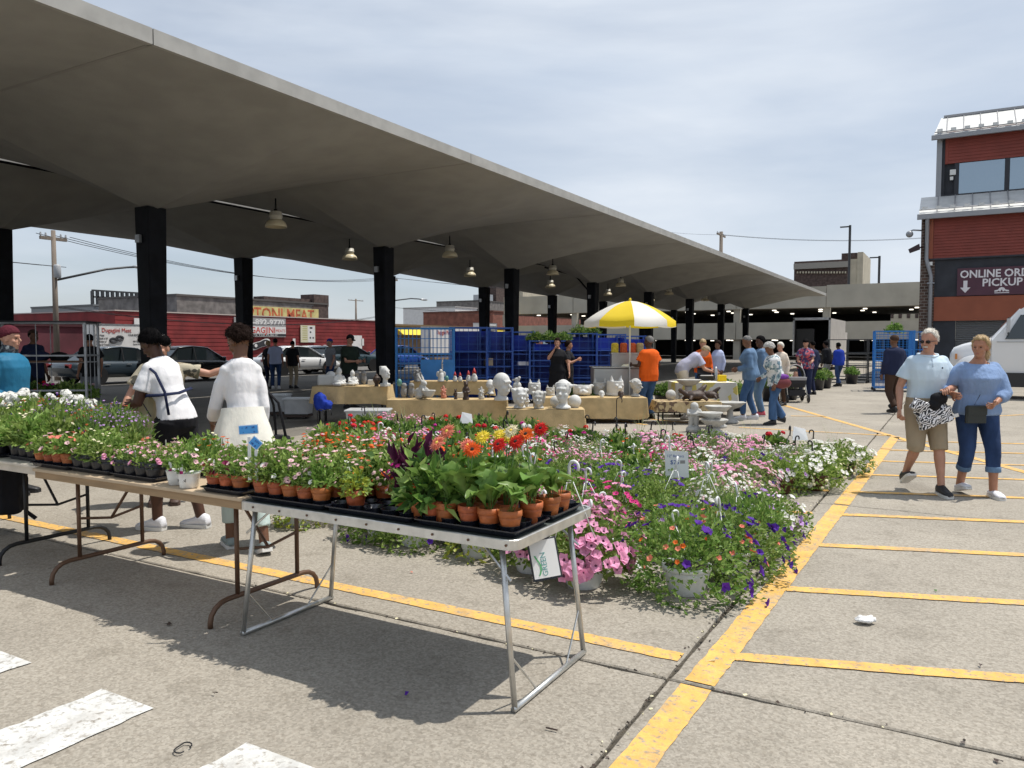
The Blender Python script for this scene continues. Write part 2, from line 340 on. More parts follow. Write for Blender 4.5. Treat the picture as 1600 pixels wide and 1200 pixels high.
for i in range(-2, 8):
    y = Y0 + BAY * i
    shell(-14.5, -9.1, -17.3, y); shell(-20.4, -26.4, -17.6, y)
    for x in (-14.5, -20.4):
        c = MB()
        def sq(h, z): b = h * .12; return [V((px, py, z)) + V((x, y, 0)) - sh0 for px, py in ((-h + b, -h), (h - b, -h), (h, -h + b), (h, h - b), (h - b, h), (-h + b, h), (-h, h - b), (-h, -h + b))]
        c.loft([sq(.175, 0), sq(.225, H0 + .07)]); c.build('column', m_blk, shed)
        if i >= 0: MB().box(V((x - .06, y - .25, 3.72)) - sh0, (.13, .07, .16)).build('junction_box', m_galv, shed)
    MB().box(V((-13.2, y + BAY / 2, HE + .02)) - sh0, (8.1, .06, .05)).build('joint_seal', m_seal, shed)
    MB().box(V((-22.0, y + BAY / 2, HE + .02)) - sh0, (8.7, .06, .05)).build('joint_seal', m_seal, shed)
for y in (Y0 - 2.5 * BAY, Y0 + 7.5 * BAY):
    s = -1 if y < 0 else 1
    MB().box(V((-13.2, y + s * .034, HE + .095)) - sh0, (8.2, .07, .205)).build('end_fascia', m_fascia, shed)
    MB().box(V((-22.0, y + s * .034, HE + .095)) - sh0, (8.8, .07, .205)).build('end_fascia', m_fascia, shed)
MB().tube([V((-17.05, -8, HE - .12)) - sh0, V((-17.05, 65, HE - .12)) - sh0], .03, 6).build('conduit', m_blk, shed)
MB().tube([V((-14.62, 17.7 + BAY * 2, .3)) - sh0, V((-14.62, 17.7 + BAY * 2, 3.9)) - sh0, V((-15.4, 17.7 + BAY * 2, 4.75)) - sh0, V((-17.0, 17.7 + BAY * 2, 5.2)) - sh0], .045, 8).build('drain_pipe', m_blk, shed)
m_enam = mat('lamp_enamel', (.62, .60, .52), .45, var=.12, scale=9)
m_glasswarm = mat('lamp_reflector', (.75, .66, .46), .35)
lm_cap = MB(); lm_cap.lathe([(.0, .52), (.13, .52), (.15, .50), (.15, .40), (.165, .39), (.165, .33), (.15, .32), (.15, .25), (.13, .24)], 20); lm_cap = lm_cap.mesh('lamp_cap', m_enam, True)
lm_sh = MB(); lm_sh.lathe([(.13, .25), (.17, .235), (.235, .16), (.262, .06), (.268, 0), (.255, .005), (.225, .15), (.12, .22)], 24, cap=False); lm_sh = lm_sh.mesh('lamp_shade', m_glasswarm, True)
lm_rod = MB(); lm_rod.tube([(0, 0, .52), (0, 0, .95)], .02, 6).ball((0, 0, .56), .05, 8, 5); lm_rod = lm_rod.mesh('hanger', m_blk, True)
for (X, w) in ((-14.5, 'front'), (-17.9, 'rear')):
    for i in range(0 if w == 'front' else -1, 6):
        y = Y0 + BAY * (i + .5) - (.35 if w == 'front' else 1.4)
        ord_ = ('first', 'second', 'third', 'fourth', 'fifth', 'sixth', 'seventh')[i + (w == 'rear')]
        t = thing('pendant_lamp', '%s lamp from the left in the %s row of cream bell lamps under the canopy' % (ord_, w), 'lamp', (X, y, 4.42), 0, 'bell lamps under the canopy'); t.scale = (.98, .98, .74)
        inst('lamp_cap', lm_cap, t); inst('lamp_shade', lm_sh, t); inst('hanger', lm_rod, t)
# ------------------------------------------------------------------ parking garage at the end of the lot
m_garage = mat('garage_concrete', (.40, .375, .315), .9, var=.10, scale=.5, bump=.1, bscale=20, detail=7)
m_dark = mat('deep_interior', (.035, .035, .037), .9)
m_lit = emit('garage_lamp', (1, .93, .8), 2.2)
YG = 78.0
gar = thing('parking_garage', 'beige concrete parking garage with open decks behind the lot', 'garage', (-15, YG, 0)); g0 = V((-15, YG, 0))
def gp(name, a, b, m=m_garage): return MB().span(V(a) - g0, V(b) - g0).build(name, m, gar)
xs = [-46, -37, -28, -19, -10.6, -2.2, 5, 13]
for k in range(len(xs) - 1):
    gp('parapet', (xs[k] + .03, YG, 5.0), (xs[k + 1] - .03, YG + .3, 7.0 + .10 * (k > 3)))
    if k != 5: gp('parapet', (xs[k] + .03, YG + .02, 2.0), (xs[k + 1] - .03, YG + .3, 3.65))
    else: gp('parapet', (xs[k] + .03, YG + .02, 2.0), (xs[k] + 5.3, YG + .3, 3.6))
    for z in (0, 3.66): gp('column', (xs[k] - .32, YG + .33, z), (xs[k] + .32, YG + .95, z + (1.99 if z == 0 else 1.33)))
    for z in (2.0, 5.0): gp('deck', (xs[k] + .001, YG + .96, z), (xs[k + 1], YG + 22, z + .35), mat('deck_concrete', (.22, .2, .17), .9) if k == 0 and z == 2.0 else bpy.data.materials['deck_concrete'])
    for yy in (3.0, 7.5, 13.0):
        for q in range(2):
            for z in (1.93, 4.93):
                c = V((xs[k] + 2.2 + 4.4 * q + (yy * .3) % 1, YG + yy, z)) - g0
                MB().box(c, (.34, .34, .08)).build('ceiling_lamp', m_lit, gar)
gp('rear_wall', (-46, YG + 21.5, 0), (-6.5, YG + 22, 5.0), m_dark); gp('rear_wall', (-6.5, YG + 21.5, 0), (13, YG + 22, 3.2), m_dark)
MB().box(V((-5.1, YG - .08, 2.95)) - g0, (.35, .16, .4)).build('wall_lamp', mat('dark_lamp', (.05, .05, .05), .5), gar)
m_brn = mat('brown_brick', (.085, .058, .050), .9, var=.35, scale=2.5, detail=8)
m_cream = mat('cream_stone', (.48, .43, .33), .9, var=.12, scale=.6, detail=6)
t = thing('tower_building', 'dark brown brick building with pale side wall rising behind the garage', 'building', (-20, 150, 0))
def px_box(parent, org, name, x0, y0, x1, y1, Y, d, m):
    a = ONY(x0, y0, Y); b = ONY(x1, y1, Y); return MB().span(V((a.x, Y, min(a.z, b.z))) - org, V((b.x, Y + d, max(a.z, b.z))) - org).build(name, m, parent)
o_ = V((-20, 150, 0))
px_box(t, o_, 'wall', 1241, 409, 1326, 470, 150, 14, m_brn); px_box(t, o_, 'pale_wall', 1326.5, 405, 1340, 470, 150.2, 14, m_cream); px_box(t, o_, 'pale_wall', 1340, 394, 1347, 470, 150, 14, m_cream)
px_box(t, o_, 'stair_head', 1315, 396, 1339, 408, 152, 10, m_brn); px_box(t, o_, 'cornice', 1240, 412, 1325, 417, 149.4, .5, mat('grey_stone', (.30, .28, .25), .9))
for k in range(18):
    x = 1245 + 4.4 * k; px_box(t, o_, 'dentil', x, 424, x + 2.2, 427, 149.6, .35, m_cream)
t = thing('office_building', 'pale yellow office building glimpsed through the open garage deck', 'building', (-5, 130, 0)); o_ = V((-5, 130, 0))
px_box(t, o_, 'wall', 1320, 470, 1440, 535, 130, 10, m_cream)
for k in range(7): px_box(t, o_, 'window', 1352 + 13 * k, 489, 1357 + 13 * k, 497, 129.9, .2, m_brn)
m_pole = mat('dark_steel', (.05, .052, .055), .5, .3)
for (x, y0, y1, Y, lab) in ((1326, 352, 452, 92, 'taller dark lamp post standing on the garage roof'), (1373, 400, 450, 96, 'shorter dark lamp post standing on the garage roof')):
    a = ONY(x, y1, Y); b = ONY(x, y0, Y); t = thing('lamp_post', lab, 'lamp post', (a.x, Y, a.z), 0, 'lamp posts on the garage roof'); h_ = b.z - a.z
    MB().tube([(0, 0, 0), (0, 0, h_)], .13, 8).build('pole', m_pole, t); MB().box((-.55, 0, h_ - .15), (.9, .3, .12)).build('lamp_head', m_pole, t)
# ------------------------------------------------------------------ red and black brick building on the right
m_redsid = mat('red_siding', (.225, .050, .036), .75, var=.10, scale=2, detail=6)
m_orange = mat('orange_panel', (.28, .080, .040), .7, var=.08, scale=2, detail=6)
m_char = mat('charcoal_wall', (.030, .033, .042), .75, var=.2, scale=2)
m_zinc = mat('zinc_roof', (.62, .62, .60), .45, .2, var=.08, scale=3)
m_gut = mat('grey_gutter', (.30, .31, .33), .5, .3)
m_win = mat('window_glass', (.30, .37, .43), .05, .9); m_frm = mat('black_frame', (.018, .02, .028), .45)
def bricks(name, c1, c2, mortar, sc):
    m = bpy.data.materials.new(name); m.use_nodes = True; n = m.node_tree.nodes; l = m.node_tree.links; b = n['Principled BSDF']; b.inputs['Roughness'].default_value = .9
    g = n.new('ShaderNodeNewGeometry'); sx = n.new('ShaderNodeSeparateXYZ'); cx = n.new('ShaderNodeCombineXYZ'); ad = n.new('ShaderNodeMath'); ad.operation = 'ADD'
    l.new(g.outputs['Position'], sx.inputs[0]); l.new(sx.outputs[0], ad.inputs[0]); l.new(sx.outputs[1], ad.inputs[1]); l.new(ad.outputs[0], cx.inputs[0]); l.new(sx.outputs[2], cx.inputs[1])
    t = n.new('ShaderNodeTexBrick'); t.inputs['Scale'].default_value = sc; t.inputs['Color1'].default_value = (*c1, 1); t.inputs['Color2'].default_value = (*c2, 1); t.inputs['Mortar'].default_value = (*mortar, 1)
    t.inputs['Mortar Size'].default_value = .025; l.new(cx.outputs[0], t.inputs['Vector']); l.new(t.outputs['Color'], b.inputs['Base Color'])
    bp = n.new('ShaderNodeBump'); bp.inputs['Strength'].default_value = .5; bp.inputs['Distance'].default_value = .02; bp.invert = True; l.new(t.outputs['Fac'], bp.inputs['Height']); l.new(bp.outputs[0], b.inputs['Normal']); return m
m_pier = bricks('dark_brick', (.05, .03, .024), (.11, .065, .05), (.22, .20, .18), 2.1)
YB = 36.0; bx0 = ONY(1437, 450, YB).x; o_ = V((bx0, YB, 0)); ZC = YB * .867 - bx0 * .4985
def zB(y): return 1.57 + (537 - y) / 1200 * ZC
bld = thing('market_building', 'red and charcoal three storey building with metal roofs and pickup sign', 'building', o_)
def bp_(name, x0, x1, z0, z1, y0, y1, m): return MB().span((x0, y0, z0), (x1, y1, z1)).build(name, m, bld)
LX = 14.0; z_e, z_s0, z_b, z_o, z_d = zB(340), zB(407), zB(465), zB(502), zB(503)
bp_('brick_pier', 0, .52, 0, z_s0, 0, 26, m_pier); bp_('brick_wall', .0, .30, z_s0, z_e, .03, 26, m_pier)
bp_('dark_band', .52, LX, z_b, z_s0, .06, .5, m_char); bp_('orange_panel', .53, LX, z_o, z_b - .01, .0, .5, m_orange)
bp_('door_pier', .52, 1.32, 0, z_o, .07, .5, m_char); bp_('ground_wall', 4.9, LX, 0, z_o, .07, .5, m_char)
bp_('siding_backing', .12, LX, z_s0 + .02, z_e - .12, .03, .5, m_redsid)
mb = MB(); nb = 14; hb = (z_e - .12 - z_s0 - .02) / nb
for k in range(nb):
    z = z_s0 + .02 + k * hb; x = .45; mb.add([(x, -.01, z), (LX, -.01, z), (LX, .02, z + hb), (x, .02, z + hb), (x, .03, z), (LX, .03, z)], [(0, 1, 2, 3), (4, 5, 1, 0)])
mb.build('siding_board', m_redsid, bld, kind='stuff'); bp_('corner_trim', .18, .44, z_s0 + .02, z_e - .12, -.03, .02, m_orange); bp_('drip_edge', .12, LX, z_s0 - .04, z_s0 + .02, -.05, .2, m_char)
mb = MB()
for k in range(36): mb.add([(1.33, .14, k * .075), (4.89, .14, k * .075), (4.89, .10, k * .075 + .037), (1.33, .10, k * .075 + .037), (4.89, .14, k * .075 + .075), (1.33, .14, k * .075 + .075)], [(0, 1, 2, 3), (3, 2, 4, 5)])
mb.build('roller_door', mat('door_slats', (.20, .205, .21), .5, .4), bld)
# lean-to metal roof
zt = zB(314) + .35; ov = -.18
rf = MB().prism([(-.1, ov, z_e), (-.1, 1.75, zt), (-.1, 1.75, zt - .12), (-.1, ov, z_e - .12)], (1, 0, 0), LX + .1).build('lower_roof', m_zinc, bld)
def seams(parent, xs_, p0, p1, m):
    for x in xs_: MB().tube([(x, p0[0], p0[1] + .02), (x, p1[0], p1[1] + .02)], .022, 4).build('seam', m, parent)
m_seamd = mat('seam_dark', (.33, .33, .34), .5, .3)
seams(rf, [.55 + .62 * k for k in range(20)], (ov, z_e), (1.75, zt), m_seamd)
for k in range(26): MB().box((.1 + .5 * k, .12, z_e + .32), (.20, .06, .12)).build('snow_guard', m_zinc, rf)
MB().tube([(-.1, .12, z_e + .27), (LX, .12, z_e + .27)], .025, 6).build('snow_rail', m_seamd, rf)
MB().box((LX / 2, ov - .09, z_e - .07), (LX + .3, .16, .20)).build('gutter', m_gut, bld)
zw = zB(407) - .6
MB().tube([(.22, -.25, z_e - .15), (.22, -.1, z_e - .4), (.22, -.1, zw + .6), (.40, -.1, zw - .1), (.40, -.1, .05)], .075, 8).build('downspout', m_gut, bld, smooth=True)
MB().box((.40, -.09, zB(444)), (.26, .18, .05)).build('pipe_clamp', m_gut, bld)
# upper storey, set back behind the lean-to
yu = 1.75; xu = ONY(1463, 260, YB + yu).x - bx0; ZU = (YB + yu) * .867 - (bx0 + xu) * .4985
def zU(y): return 1.57 + (537 - y) / 1200 * ZU
zw0, zw1, zs1 = zU(313), zU(262), zU(214)
bp_('upper_wall', xu, LX, 0 + z_e - .5, zw0 - .02, yu + .02, 20, m_char); bp_('upper_side', xu, LX, zw0 - .02, zw1, yu + .12, 20, m_char)
bp_('upper_siding', xu + .32, LX, zw1 + .001, zs1, yu, yu + .12, m_redsid); bp_('corner_post', xu, xu + .20, zw0 - .02, zs1, yu - .06, yu + .11, m_gut); bp_('corner_post', xu + .2, xu + .31, zw0, zs1, yu + .01, yu + .11, m_char)
bp_('upper_backing', xu + .02, LX, zw1, zs1 + .1, yu + .121, 20, m_char)
mb = MB(); nb = 10; hb = (zs1 - zw1) / nb
for k in range(nb):
    z = zw1 + k * hb; mb.add([(xu + .45, yu - .03, z), (LX, yu - .03, z), (LX, yu - .005, z + hb), (xu + .45, yu - .005, z + hb), (xu + .45, yu - .001, z), (LX, yu - .001, z)], [(0, 1, 2, 3), (4, 5, 1, 0)])
mb.build('siding_board', m_redsid, bld, kind='stuff')
x = xu + .85
for k in range(4):
    w = bp_('window', x, x + 1.62, zw0 + .12, zw1 - .02, yu + .03, yu + .10, m_win); x += 1.80
bp_('window_sill', xu, LX, zw0 - .02, zw0 + .11, yu - .05, yu + .11, m_frm)
for k in range(5): bp_('mullion', xu + .85 + 1.8 * k - .17, xu + .85 + 1.8 * k - .01, zw0 + .11, zw1 - .0, yu - .01, yu + .11, m_frm)
MB().box((xu + .62, yu - .05, zU(276)), (.22, .12, .22)).build('wall_box', mat('white_box', (.7, .7, .68), .5), bld); MB().box((xu + .58, yu - .05, zU(285)), (.12, .1, .14)).build('wall_box', bpy.data.materials['white_box'], bld)
zr = zU(212) - .25; zr2 = zU(166) - .55
r2 = MB().prism([(xu - .15, yu - .3, zr), (xu + .1, yu + 1.9, zr2 + .32), (xu + .1, yu + 1.9, zr2 + .17), (xu - .15, yu - .3, zr - .12)], (1, 0, 0), LX).build('upper_roof', m_zinc, bld)
seams(r2, [xu + .35 + .62 * k for k in range(18)], (yu - .3, zr), (yu + 1.9, zr2 + .32), m_seamd)
for k in range(22): MB().box((xu + .1 + .5 * k, yu - .02, zr + .30), (.20, .06, .12)).build('snow_guard', m_zinc, r2)
MB().tube([(xu - .1, yu - .02, zr + .24), (LX, yu - .02, zr + .24)], .025, 6).build('snow_rail', m_seamd, r2)
MB().box((xu + LX / 2 - .1, yu - .37, zr - .06), (LX + .2, .14, .18)).build('gutter', m_gut, bld); MB().box((xu + LX / 2 + .2, yu + 1.9, zr2 + .35), (LX, .16, .10)).build('ridge_cap', m_seamd, bld)
# camera, floodlight, sign
MB().ball((-.42, -.1, zB(367)), .14, 12, 8).tube([(0, .0, zB(362)), (-.3, -.1, zB(361)), (-.42, -.1, zB(363))], .03, 6).build('dome_camera', m_gut, bld, smooth=True)
MB().prism([(-.45, -.25, zB(391)), (-.05, -.25, zB(383)), (-.02, -.25, zB(391)), (-.40, -.25, zB(396))], (0, 1, 0), .3).tube([(-.1, -.1, zB(388)), (.05, .05, zB(388))], .03, 6).build('floodlight', mat('maroon_dark', (.03, .012, .018), .5), bld)
MB().box((.33, -.06, zB(414)), (.22, .12, .14)).build('wall_lamp', bpy.data.materials['white_box'], bld)
m_sign = mat('maroon_sign', (.075, .022, .040), .5, var=.1, scale=2); m_sw = mat('sign_white', (.72, .70, .72), .6)
sx0 = ONY(1495.5, 440, YB).x - bx0
sg = thing('pickup_sign', 'maroon wall sign with white online order pickup lettering and arrow', 'sign', (bx0 + sx0, YB, zB(465)))
sh_ = zB(422.5) - zB(464.5)
MB().span((0, -.03, .02), (4.2, .055, sh_)).build('board', m_sign, sg)
Mx = lambda x, z: frame((x, -.034, z), (1, 0, 0), (0, 0, 1))
lettering('lettering', 'ONLINE ORDER', .42, m_sw, sg, Mx(.09, sh_ * .655), .004, fit=2.78, bold=.010); lettering('lettering', 'PICKUP', .42, m_sw, sg, Mx(.86, sh_ * .335), .004, fit=1.34, bold=.010)
mb = MB(); mb.prism([(.22, -.034, sh_ - .50), (.22, -.034, .34), (.11, -.034, .34), (.29, -.034, .13), (.47, -.034, .34), (.36, -.034, .34), (.36, -.034, sh_ - .50)], (0, -1, 0), .006); mb.build('arrow', m_sw, sg)
mb = MB(); mb.prism([(1.28 + a_ * .78, -.034, .13 + b_ * .72) for a_, b_ in ((0, .02), (.02, .09), (.16, .12), (.22, .22), (.32, .26), (.42, .22), (.48, .12), (.62, .09), (.64, .02), (.5, .02), (.46, .07), (.4, .02), (.36, .02), (.35, .11), (.29, .11), (.28, .02), (.24, .02), (.18, .07), (.14, .02))], (0, -1, 0), .006)
mb.span((1.29, -.040, .08), (1.78, -.034, .11)); mb.build('emblem', m_sw, sg)
# ------------------------------------------------------------------ street on the far left side of the shed
m_redwood = mat('red_boards', (.205, .022, .022), .75, var=.22, scale=1.2, detail=7)
m_redpost = mat('red_trim', (.20, .022, .022), .8)
XR = -44.0
def onx(x, y, X=XR): return ONX(x, y, X)
ya, yb = onx(180, 500).y, onx(612, 500).y; hr = 3.55
rb = thing('red_shop', 'long low red boarded shop with banners across the street', 'building', (XR, ya, 0)); o_ = V((XR, ya, 0))
MB().span((-14, 0, 0), (-.06, yb - ya, hr)).build('wall', m_redwood, rb)
for k in range(13):
    z = .05 + k * .27; MB().span((-.06, 0, z), (0.0, yb - ya, z + .235)).build('board', m_redwood, rb)
MB().span((-14.1, -.05, hr), (.06, yb - ya + .05, hr + .07)).build('coping', mat('pale_coping', (.5, .42, .38), .8), rb)
m_bwh = mat('banner_white', (.70, .68, .66), .6, var=.06, scale=2); m_bred = mat('banner_red', (.50, .05, .035), .6); m_bblk = mat('banner_black', (.03, .03, .035), .6); m_bgry = mat('banner_grey', (.30, .29, .29), .6)
def wall_sign(name, label, x0, y0, x1, y1, X, m, cat='sign'):
    a = ONX(x0, y0, X); b = ONX(x1, y1, X); zl = ONX(x0, y1, X).z; h = a.z - zl
    t = thing(name, label, cat, (X, a.y, zl)); MB().span((0, 0, 0), (.05, b.y - a.y, h)).build('board', m, t); return t, b.y - a.y, h
MS = lambda y, z: frame((.055, y, z), (0, 1, 0), (0, 0, 1))
t, w, h = wall_sign('shop_banner', 'grey and red meat shop banner on the red boarded wall', 365, 495, 446, 526, XR + .06, m_bgry)
MB().span((.051, .0, h * .02), (.053, w, h * .55)).build('panel', m_bwh, t)
MB().span((.051, .0, h * .03), (.0545, w, h * .17)).build('panel', m_bblk, t)
lettering('lettering', '313-892-9770', h * .40, m_bwh, t, MS(w * .11, h * .64), .004, fit=w * .86, bold=.02); lettering('lettering', 'DUGAGJINI', h * .44, m_bred, t, MS(w * .11, h * .21), .004, fit=w * .66, bold=.01); lettering('lettering', 'MEATS', h * .22, m_bred, t, MS(w * .79, h * .26), .004, fit=w * .19)
lettering('lettering', 'OPEN TO THE PUBLIC', h * .14, m_bwh, t, MS(w * .11, h * .05), .006, fit=w * .72)
m_pcream = mat('poster_cream', (.62, .58, .42), .7)
t, w, h = wall_sign('price_board', 'cream poster with product list on the red boarded wall', 469, 508, 492, 535, XR + .06, m_pcream)
MB().span((.051, w * .5, .02), (.053, w * .97, h * .97)).build('panel', m_bwh, t)
for k in range(7): MB().span((.051, w * .12, h * (.90 - .125 * k)), (.054, w * .44, h * (.945 - .125 * k))).build('printed_line', mat('print_olive', (.42, .40, .14), .7) if k == 0 else bpy.data.materials['print_olive'], t)
for (a, b, q) in ((.62, .80, .18), (.62, .55, .10), (.6, .22, .10), (.8, .22, .1)): MB().span((.053, w * a, h * b), (.055, w * (a + q), h * (b + .10))).build('printed_mark', m_bblk, t)
t, w, h = wall_sign('knot_sign', 'black knot shaped cutout sign with white border on the red wall', 392, 528, 421, 548, XR + .10, m_bwh)
for c in t.children: bpy.data.objects.remove(c)
def knot(sc, z, m, x):
    mb = MB(); pts = []
    for k in range(24):
        a = 2 * math.pi * k / 24; r_ = .56 + .44 * abs(math.cos(a)) ** 1.6
        u, v = math.cos(a) * r_ * w * .5, math.sin(a) * h * (.22 + .28 * abs(math.cos(a)) ** 2); ca, sa = math.cos(.28), math.sin(.28)
        pts.append((x, w * .5 + (u * ca - v * sa) * sc, h * .5 + (u * sa + v * ca) * sc))
    mb.prism(pts, (1, 0, 0), .02); return mb.build('cutout', m, t)
knot(1.12, 0, m_bwh, 0); knot(.92, 0, m_bblk, .021)
for s in (-1, 1): MB().lathe([(.01, 0), (h * .14, 0), (h * .14, .02)], 12, c=(0, 0, 0)).build('hole', m_bwh, t, loc=(.062, w * .5 + s * w * .27, h * .5 + s * h * .10)).rotation_euler = (0, R(90), 0)
for (x, y) in ((457, 535), (564, 535), (505, 545)):
    t, w, h = wall_sign('notice_card', 'small white notice card on the red boarded wall, %s one' % {457: 'left', 564: 'right', 505: 'middle'}[x], x, y - 6, x + 4, y + 5, XR + .06, m_bwh, 'notice')
t, w, h = wall_sign('wall_poster', 'white poster under the roofline at the left end of the red shop', 209, 497, 236, 509, XR + .06, m_bwh)
t, w, h = wall_sign('wall_poster', 'white poster low on the red wall behind the black column', 545, 524, 565, 545, XR + .06, m_bwh)
m_gbrk = mat('grey_brick', (.17, .155, .145), .9, var=.3, scale=1.5, detail=8)
XW = -62.0
def back_house(name, label, x0, x1, ytop, m, X, depth=12, hgt=None):
    a = ONX(x0, ytop, X); b = ONX(x1, ytop, X); z = a.z if hgt is None else hgt
    t = thing(name, label, 'building', (X, a.y, 0)); MB().span((-depth, 0, 0), (0, b.y - a.y, z)).build('wall', m, t)
    MB().span((-depth, -.1, z), (.12, b.y - a.y + .1, z + .18)).build('coping', mat(name + '_coping', tuple(.6 * q for q in m.node_tree.nodes['Principled BSDF'].inputs['Base Color'].default_value[:3]), .9), t)
    return t, b.y - a.y, z
t, w, h = back_house('old_warehouse', 'grey brick warehouse with faded yellow meat sign above the red shop', 276, 510, 462, m_gbrk, XW)
m_fad = mat('faded_yellow', (.55, .47, .20), .85, var=.25, scale=1.2, detail=8); m_fadr = mat('faded_red', (.50, .12, .05), .85, var=.35, scale=2.5, detail=8)
y1 = ONX(368, 470, XW).y - t.location.y; y2 = ONX(497, 470, XW).y - t.location.y
MB().span((0, y1, h - 2.1), (.05, y2, h - .55)).build('painted_sign', m_fad, t)
lettering('lettering', 'EPTONI MEAT', 1.75, m_fadr, t, MS(ONX(376, 470, XW).y - t.location.y, h - 1.9), .004, fit=ONX(489, 470, XW).y - ONX(376, 470, XW).y, bold=.03)
MB().span((0, y1 + .1, h - 4.2), (.05, y2, h - 2.12)).build('painted_panel', mat('olive_wash', (.26, .25, .17), .9, var=.3, scale=1.5), t)
MB().span((.05, y1 + 5.5, h - 4.1), (.09, y1 + 9.4, h - 2.2)).build('shop_window', mat('blue_shutter', (.05, .07, .12), .6, var=.3, scale=2), t)
MB().span((-2, w - 2.0, h - .2), (.06, w + .3, h + 1.1)).build('parapet_pier', m_brn, t); MB().span((-2, w - 2.3, 0), (.04, w + .25, h - .2)).build('dark_corner', m_brn, t)
MB().span((-2, w * .55, h), (-.4, w - 2, h + .55)).build('parapet', m_brn, t)
t, w, h = back_house('tan_shop', 'tan block shop with yellow awnings beyond the blue cages', 612, 838, 509, mat('tan_block', (.27, .19, .12), .9, var=.15, scale=1.5), XR - 1)
m_awn = mat('yellow_awning', (.72, .55, .03), .7)
MB().prism([(.0, .5, 3.1), (.0, .5, 2.4), (1.0, .5, 2.4)], (0, 1, 0), 7).build('awning', m_awn, t); MB().prism([(.0, 11, 3.1), (.0, 11, 2.4), (1.0, 11, 2.4)], (0, 1, 0), 34).build('awning', m_awn, t)
t, w, h = back_house('brick_shop', 'low red brick shop seen between the rear columns', 770, 1000, 487, mat('red_brick_far', (.22, .085, .06), .9, var=.25, scale=1.5, detail=7), XR - 12)
for k in range(5): MB().span((0, 6 + 9 * k, 1.0), (.08, 10 + 9 * k, 3.4)).build('window', m_win, t)
t, w, h = back_house('apartment_block', 'tall pale concrete block far behind the shed columns', 817, 905, 455, m_cream, -150)
for k in range(4):
    for q in range(2): MB().span((0, 12 + 22 * k, 11 - 5 * q + 2), (.1, 22 + 22 * k, 13.6 - 5 * q + 2)).build('window', m_brn, t)
t, w, h = back_house('roof_plant', 'grey rooftop tank and dark stack behind the tan shop', 752, 790, 470, m_gbrk, -90); 
MB().span((-4, 3, h), (-.2, w * .5, h + 1.6)).build('tank', m_galv, t); MB().span((-4, w * .6, h), (0, w, h + 4)).build('stack', m_brn, t)
t, w, h = back_house('white_penthouse', 'small white rooftop box behind the tan shop', 711, 745, 480, m_bwh, -80)
t, w, h = back_house('steel_frame_building', 'grey half built block with open steel frame on top', 146, 222, 478, mat('grey_block', (.24, .25, .26), .8), -80)
for k in range(11):
    y = w * k / 10; MB().span((-.3, y - .12, h + .18), (0, y + .12, h + 1.6)).build('frame_post', m_pole, t)
for z in (.9, 1.6): MB().span((-.3, 0, h + z), (0, w, h + z + .16)).build('frame_beam', m_pole, t)
t, w, h = back_house('blue_roof_shed', 'low shed with bright blue roof beyond the left column', 45, 128, 493, mat('blue_sheet', (.04, .17, .48), .6), -60)
t, w, h = back_house('white_store', 'white low store wall left of the utility pole', -60, 62, 491, m_bwh, -70)
t, w, h = back_house('maroon_shop', 'maroon street front left of the white trailer', -80, 148, 507, mat('maroon_wall', (.10, .022, .03), .8, var=.2, scale=1), XR - 2)
# utility poles and wires
m_wood = mat('pole_wood', (.19, .155, .125), .9, var=.25, scale=5, stretch=(1, 1, .12)); m_wire = mat('wire_black', (.02, .02, .022), .6); m_tran = mat('transformer', (.38, .39, .40), .5)
poles = {}
def upole(px, ytop, X, label, r_=.15, arm=1.3, lamp=None, lamp_y=None):
    p = ONX(px, ytop, X); t = thing('utility_pole', label, 'utility pole', (X, p.y, 0)); h = p.z; ln = V((X, p.y, 0))
    MB().tube([(0, 0, 0), (0, 0, h)], [r_ * 1.2, r_ * .8], 10).build('pole', m_wood, t, smooth=True)
    MB().box((0, 0, h - .35), (.12, arm * 2, .13)).build('crossarm', m_wood, t)
    for q in (-1, -.6, .6, 1): MB().lathe([(.02, 0), (.045, .05), (.03, .16)], 8, c=(0, arm * q * .95, h - .285)).build('insulator', m_tran, t)
    if lamp:
        a = ONX(lamp[0], lamp[1], X) - ln; b = ONX(lamp[2], lamp[3], X) - ln
        a = V((0, 0, a.z)); MB().tube([a, a + (b - a) * .6 + V((0, 0, .12)), a + (b - a) * .86 + V((0, 0, .06)), b], .05, 6).build('lamp_arm', m_pole, t, smooth=True)
        MB().ball(b + V((0, .2, 0)), (.16, .5, .09), 10, 6).build('lamp_head', m_galv, t, smooth=True)
    poles[px] = (V((X, p.y, h)), arm); return t, h
t, h = upole(83, 360, -33, 'near wooden utility pole with street lamp arm left of the tall columns', .11, .55, (84, 438, 215, 417))
MB().lathe([(.11, 0), (.14, .05), (.14, .5), (.10, .56)], 12, c=(.22, 0, h - 2.0)).build('transformer', m_tran, t, smooth=True)
MB().tube([(.2 + 0, .45 + .4 * math.cos(k * math.pi / 8), h - 6.0 + .4 * math.sin(k * math.pi / 8)) for k in range(17)], .03, 6).build('cable_coil', m_wire, t, smooth=True)
upole(613, 430, -38, 'wooden utility pole with curved lamp arm beside the middle column', .12, .6, (614, 470, 660, 468))
upole(556, 467, -110, 'distant wooden utility pole on the skyline over the red shop', .22, 2.3); upole(1127, 362, -20.0, 'wooden utility pole rising above the far end of the canopy', .20, 1.5) 
def wires(a, b, n, spread, sag, label):
    for k in range(n):
        off = V((0, 0, 0)) + V((0, 1, 0)) * (spread * (k - (n - 1) / 2)); p, q = V(a) + off, V(b) + off
        mb = MB(); mb.tube([p.lerp(q, i / 14) - V((0, 0, sag * 4 * (i / 14) * (1 - i / 14))) for i in range(15)], .016, 4)
        o = mb.build('power_line', m_wire); tag(o, label, 'power line', label)
P1, P2 = poles[83][0], poles[613][0]
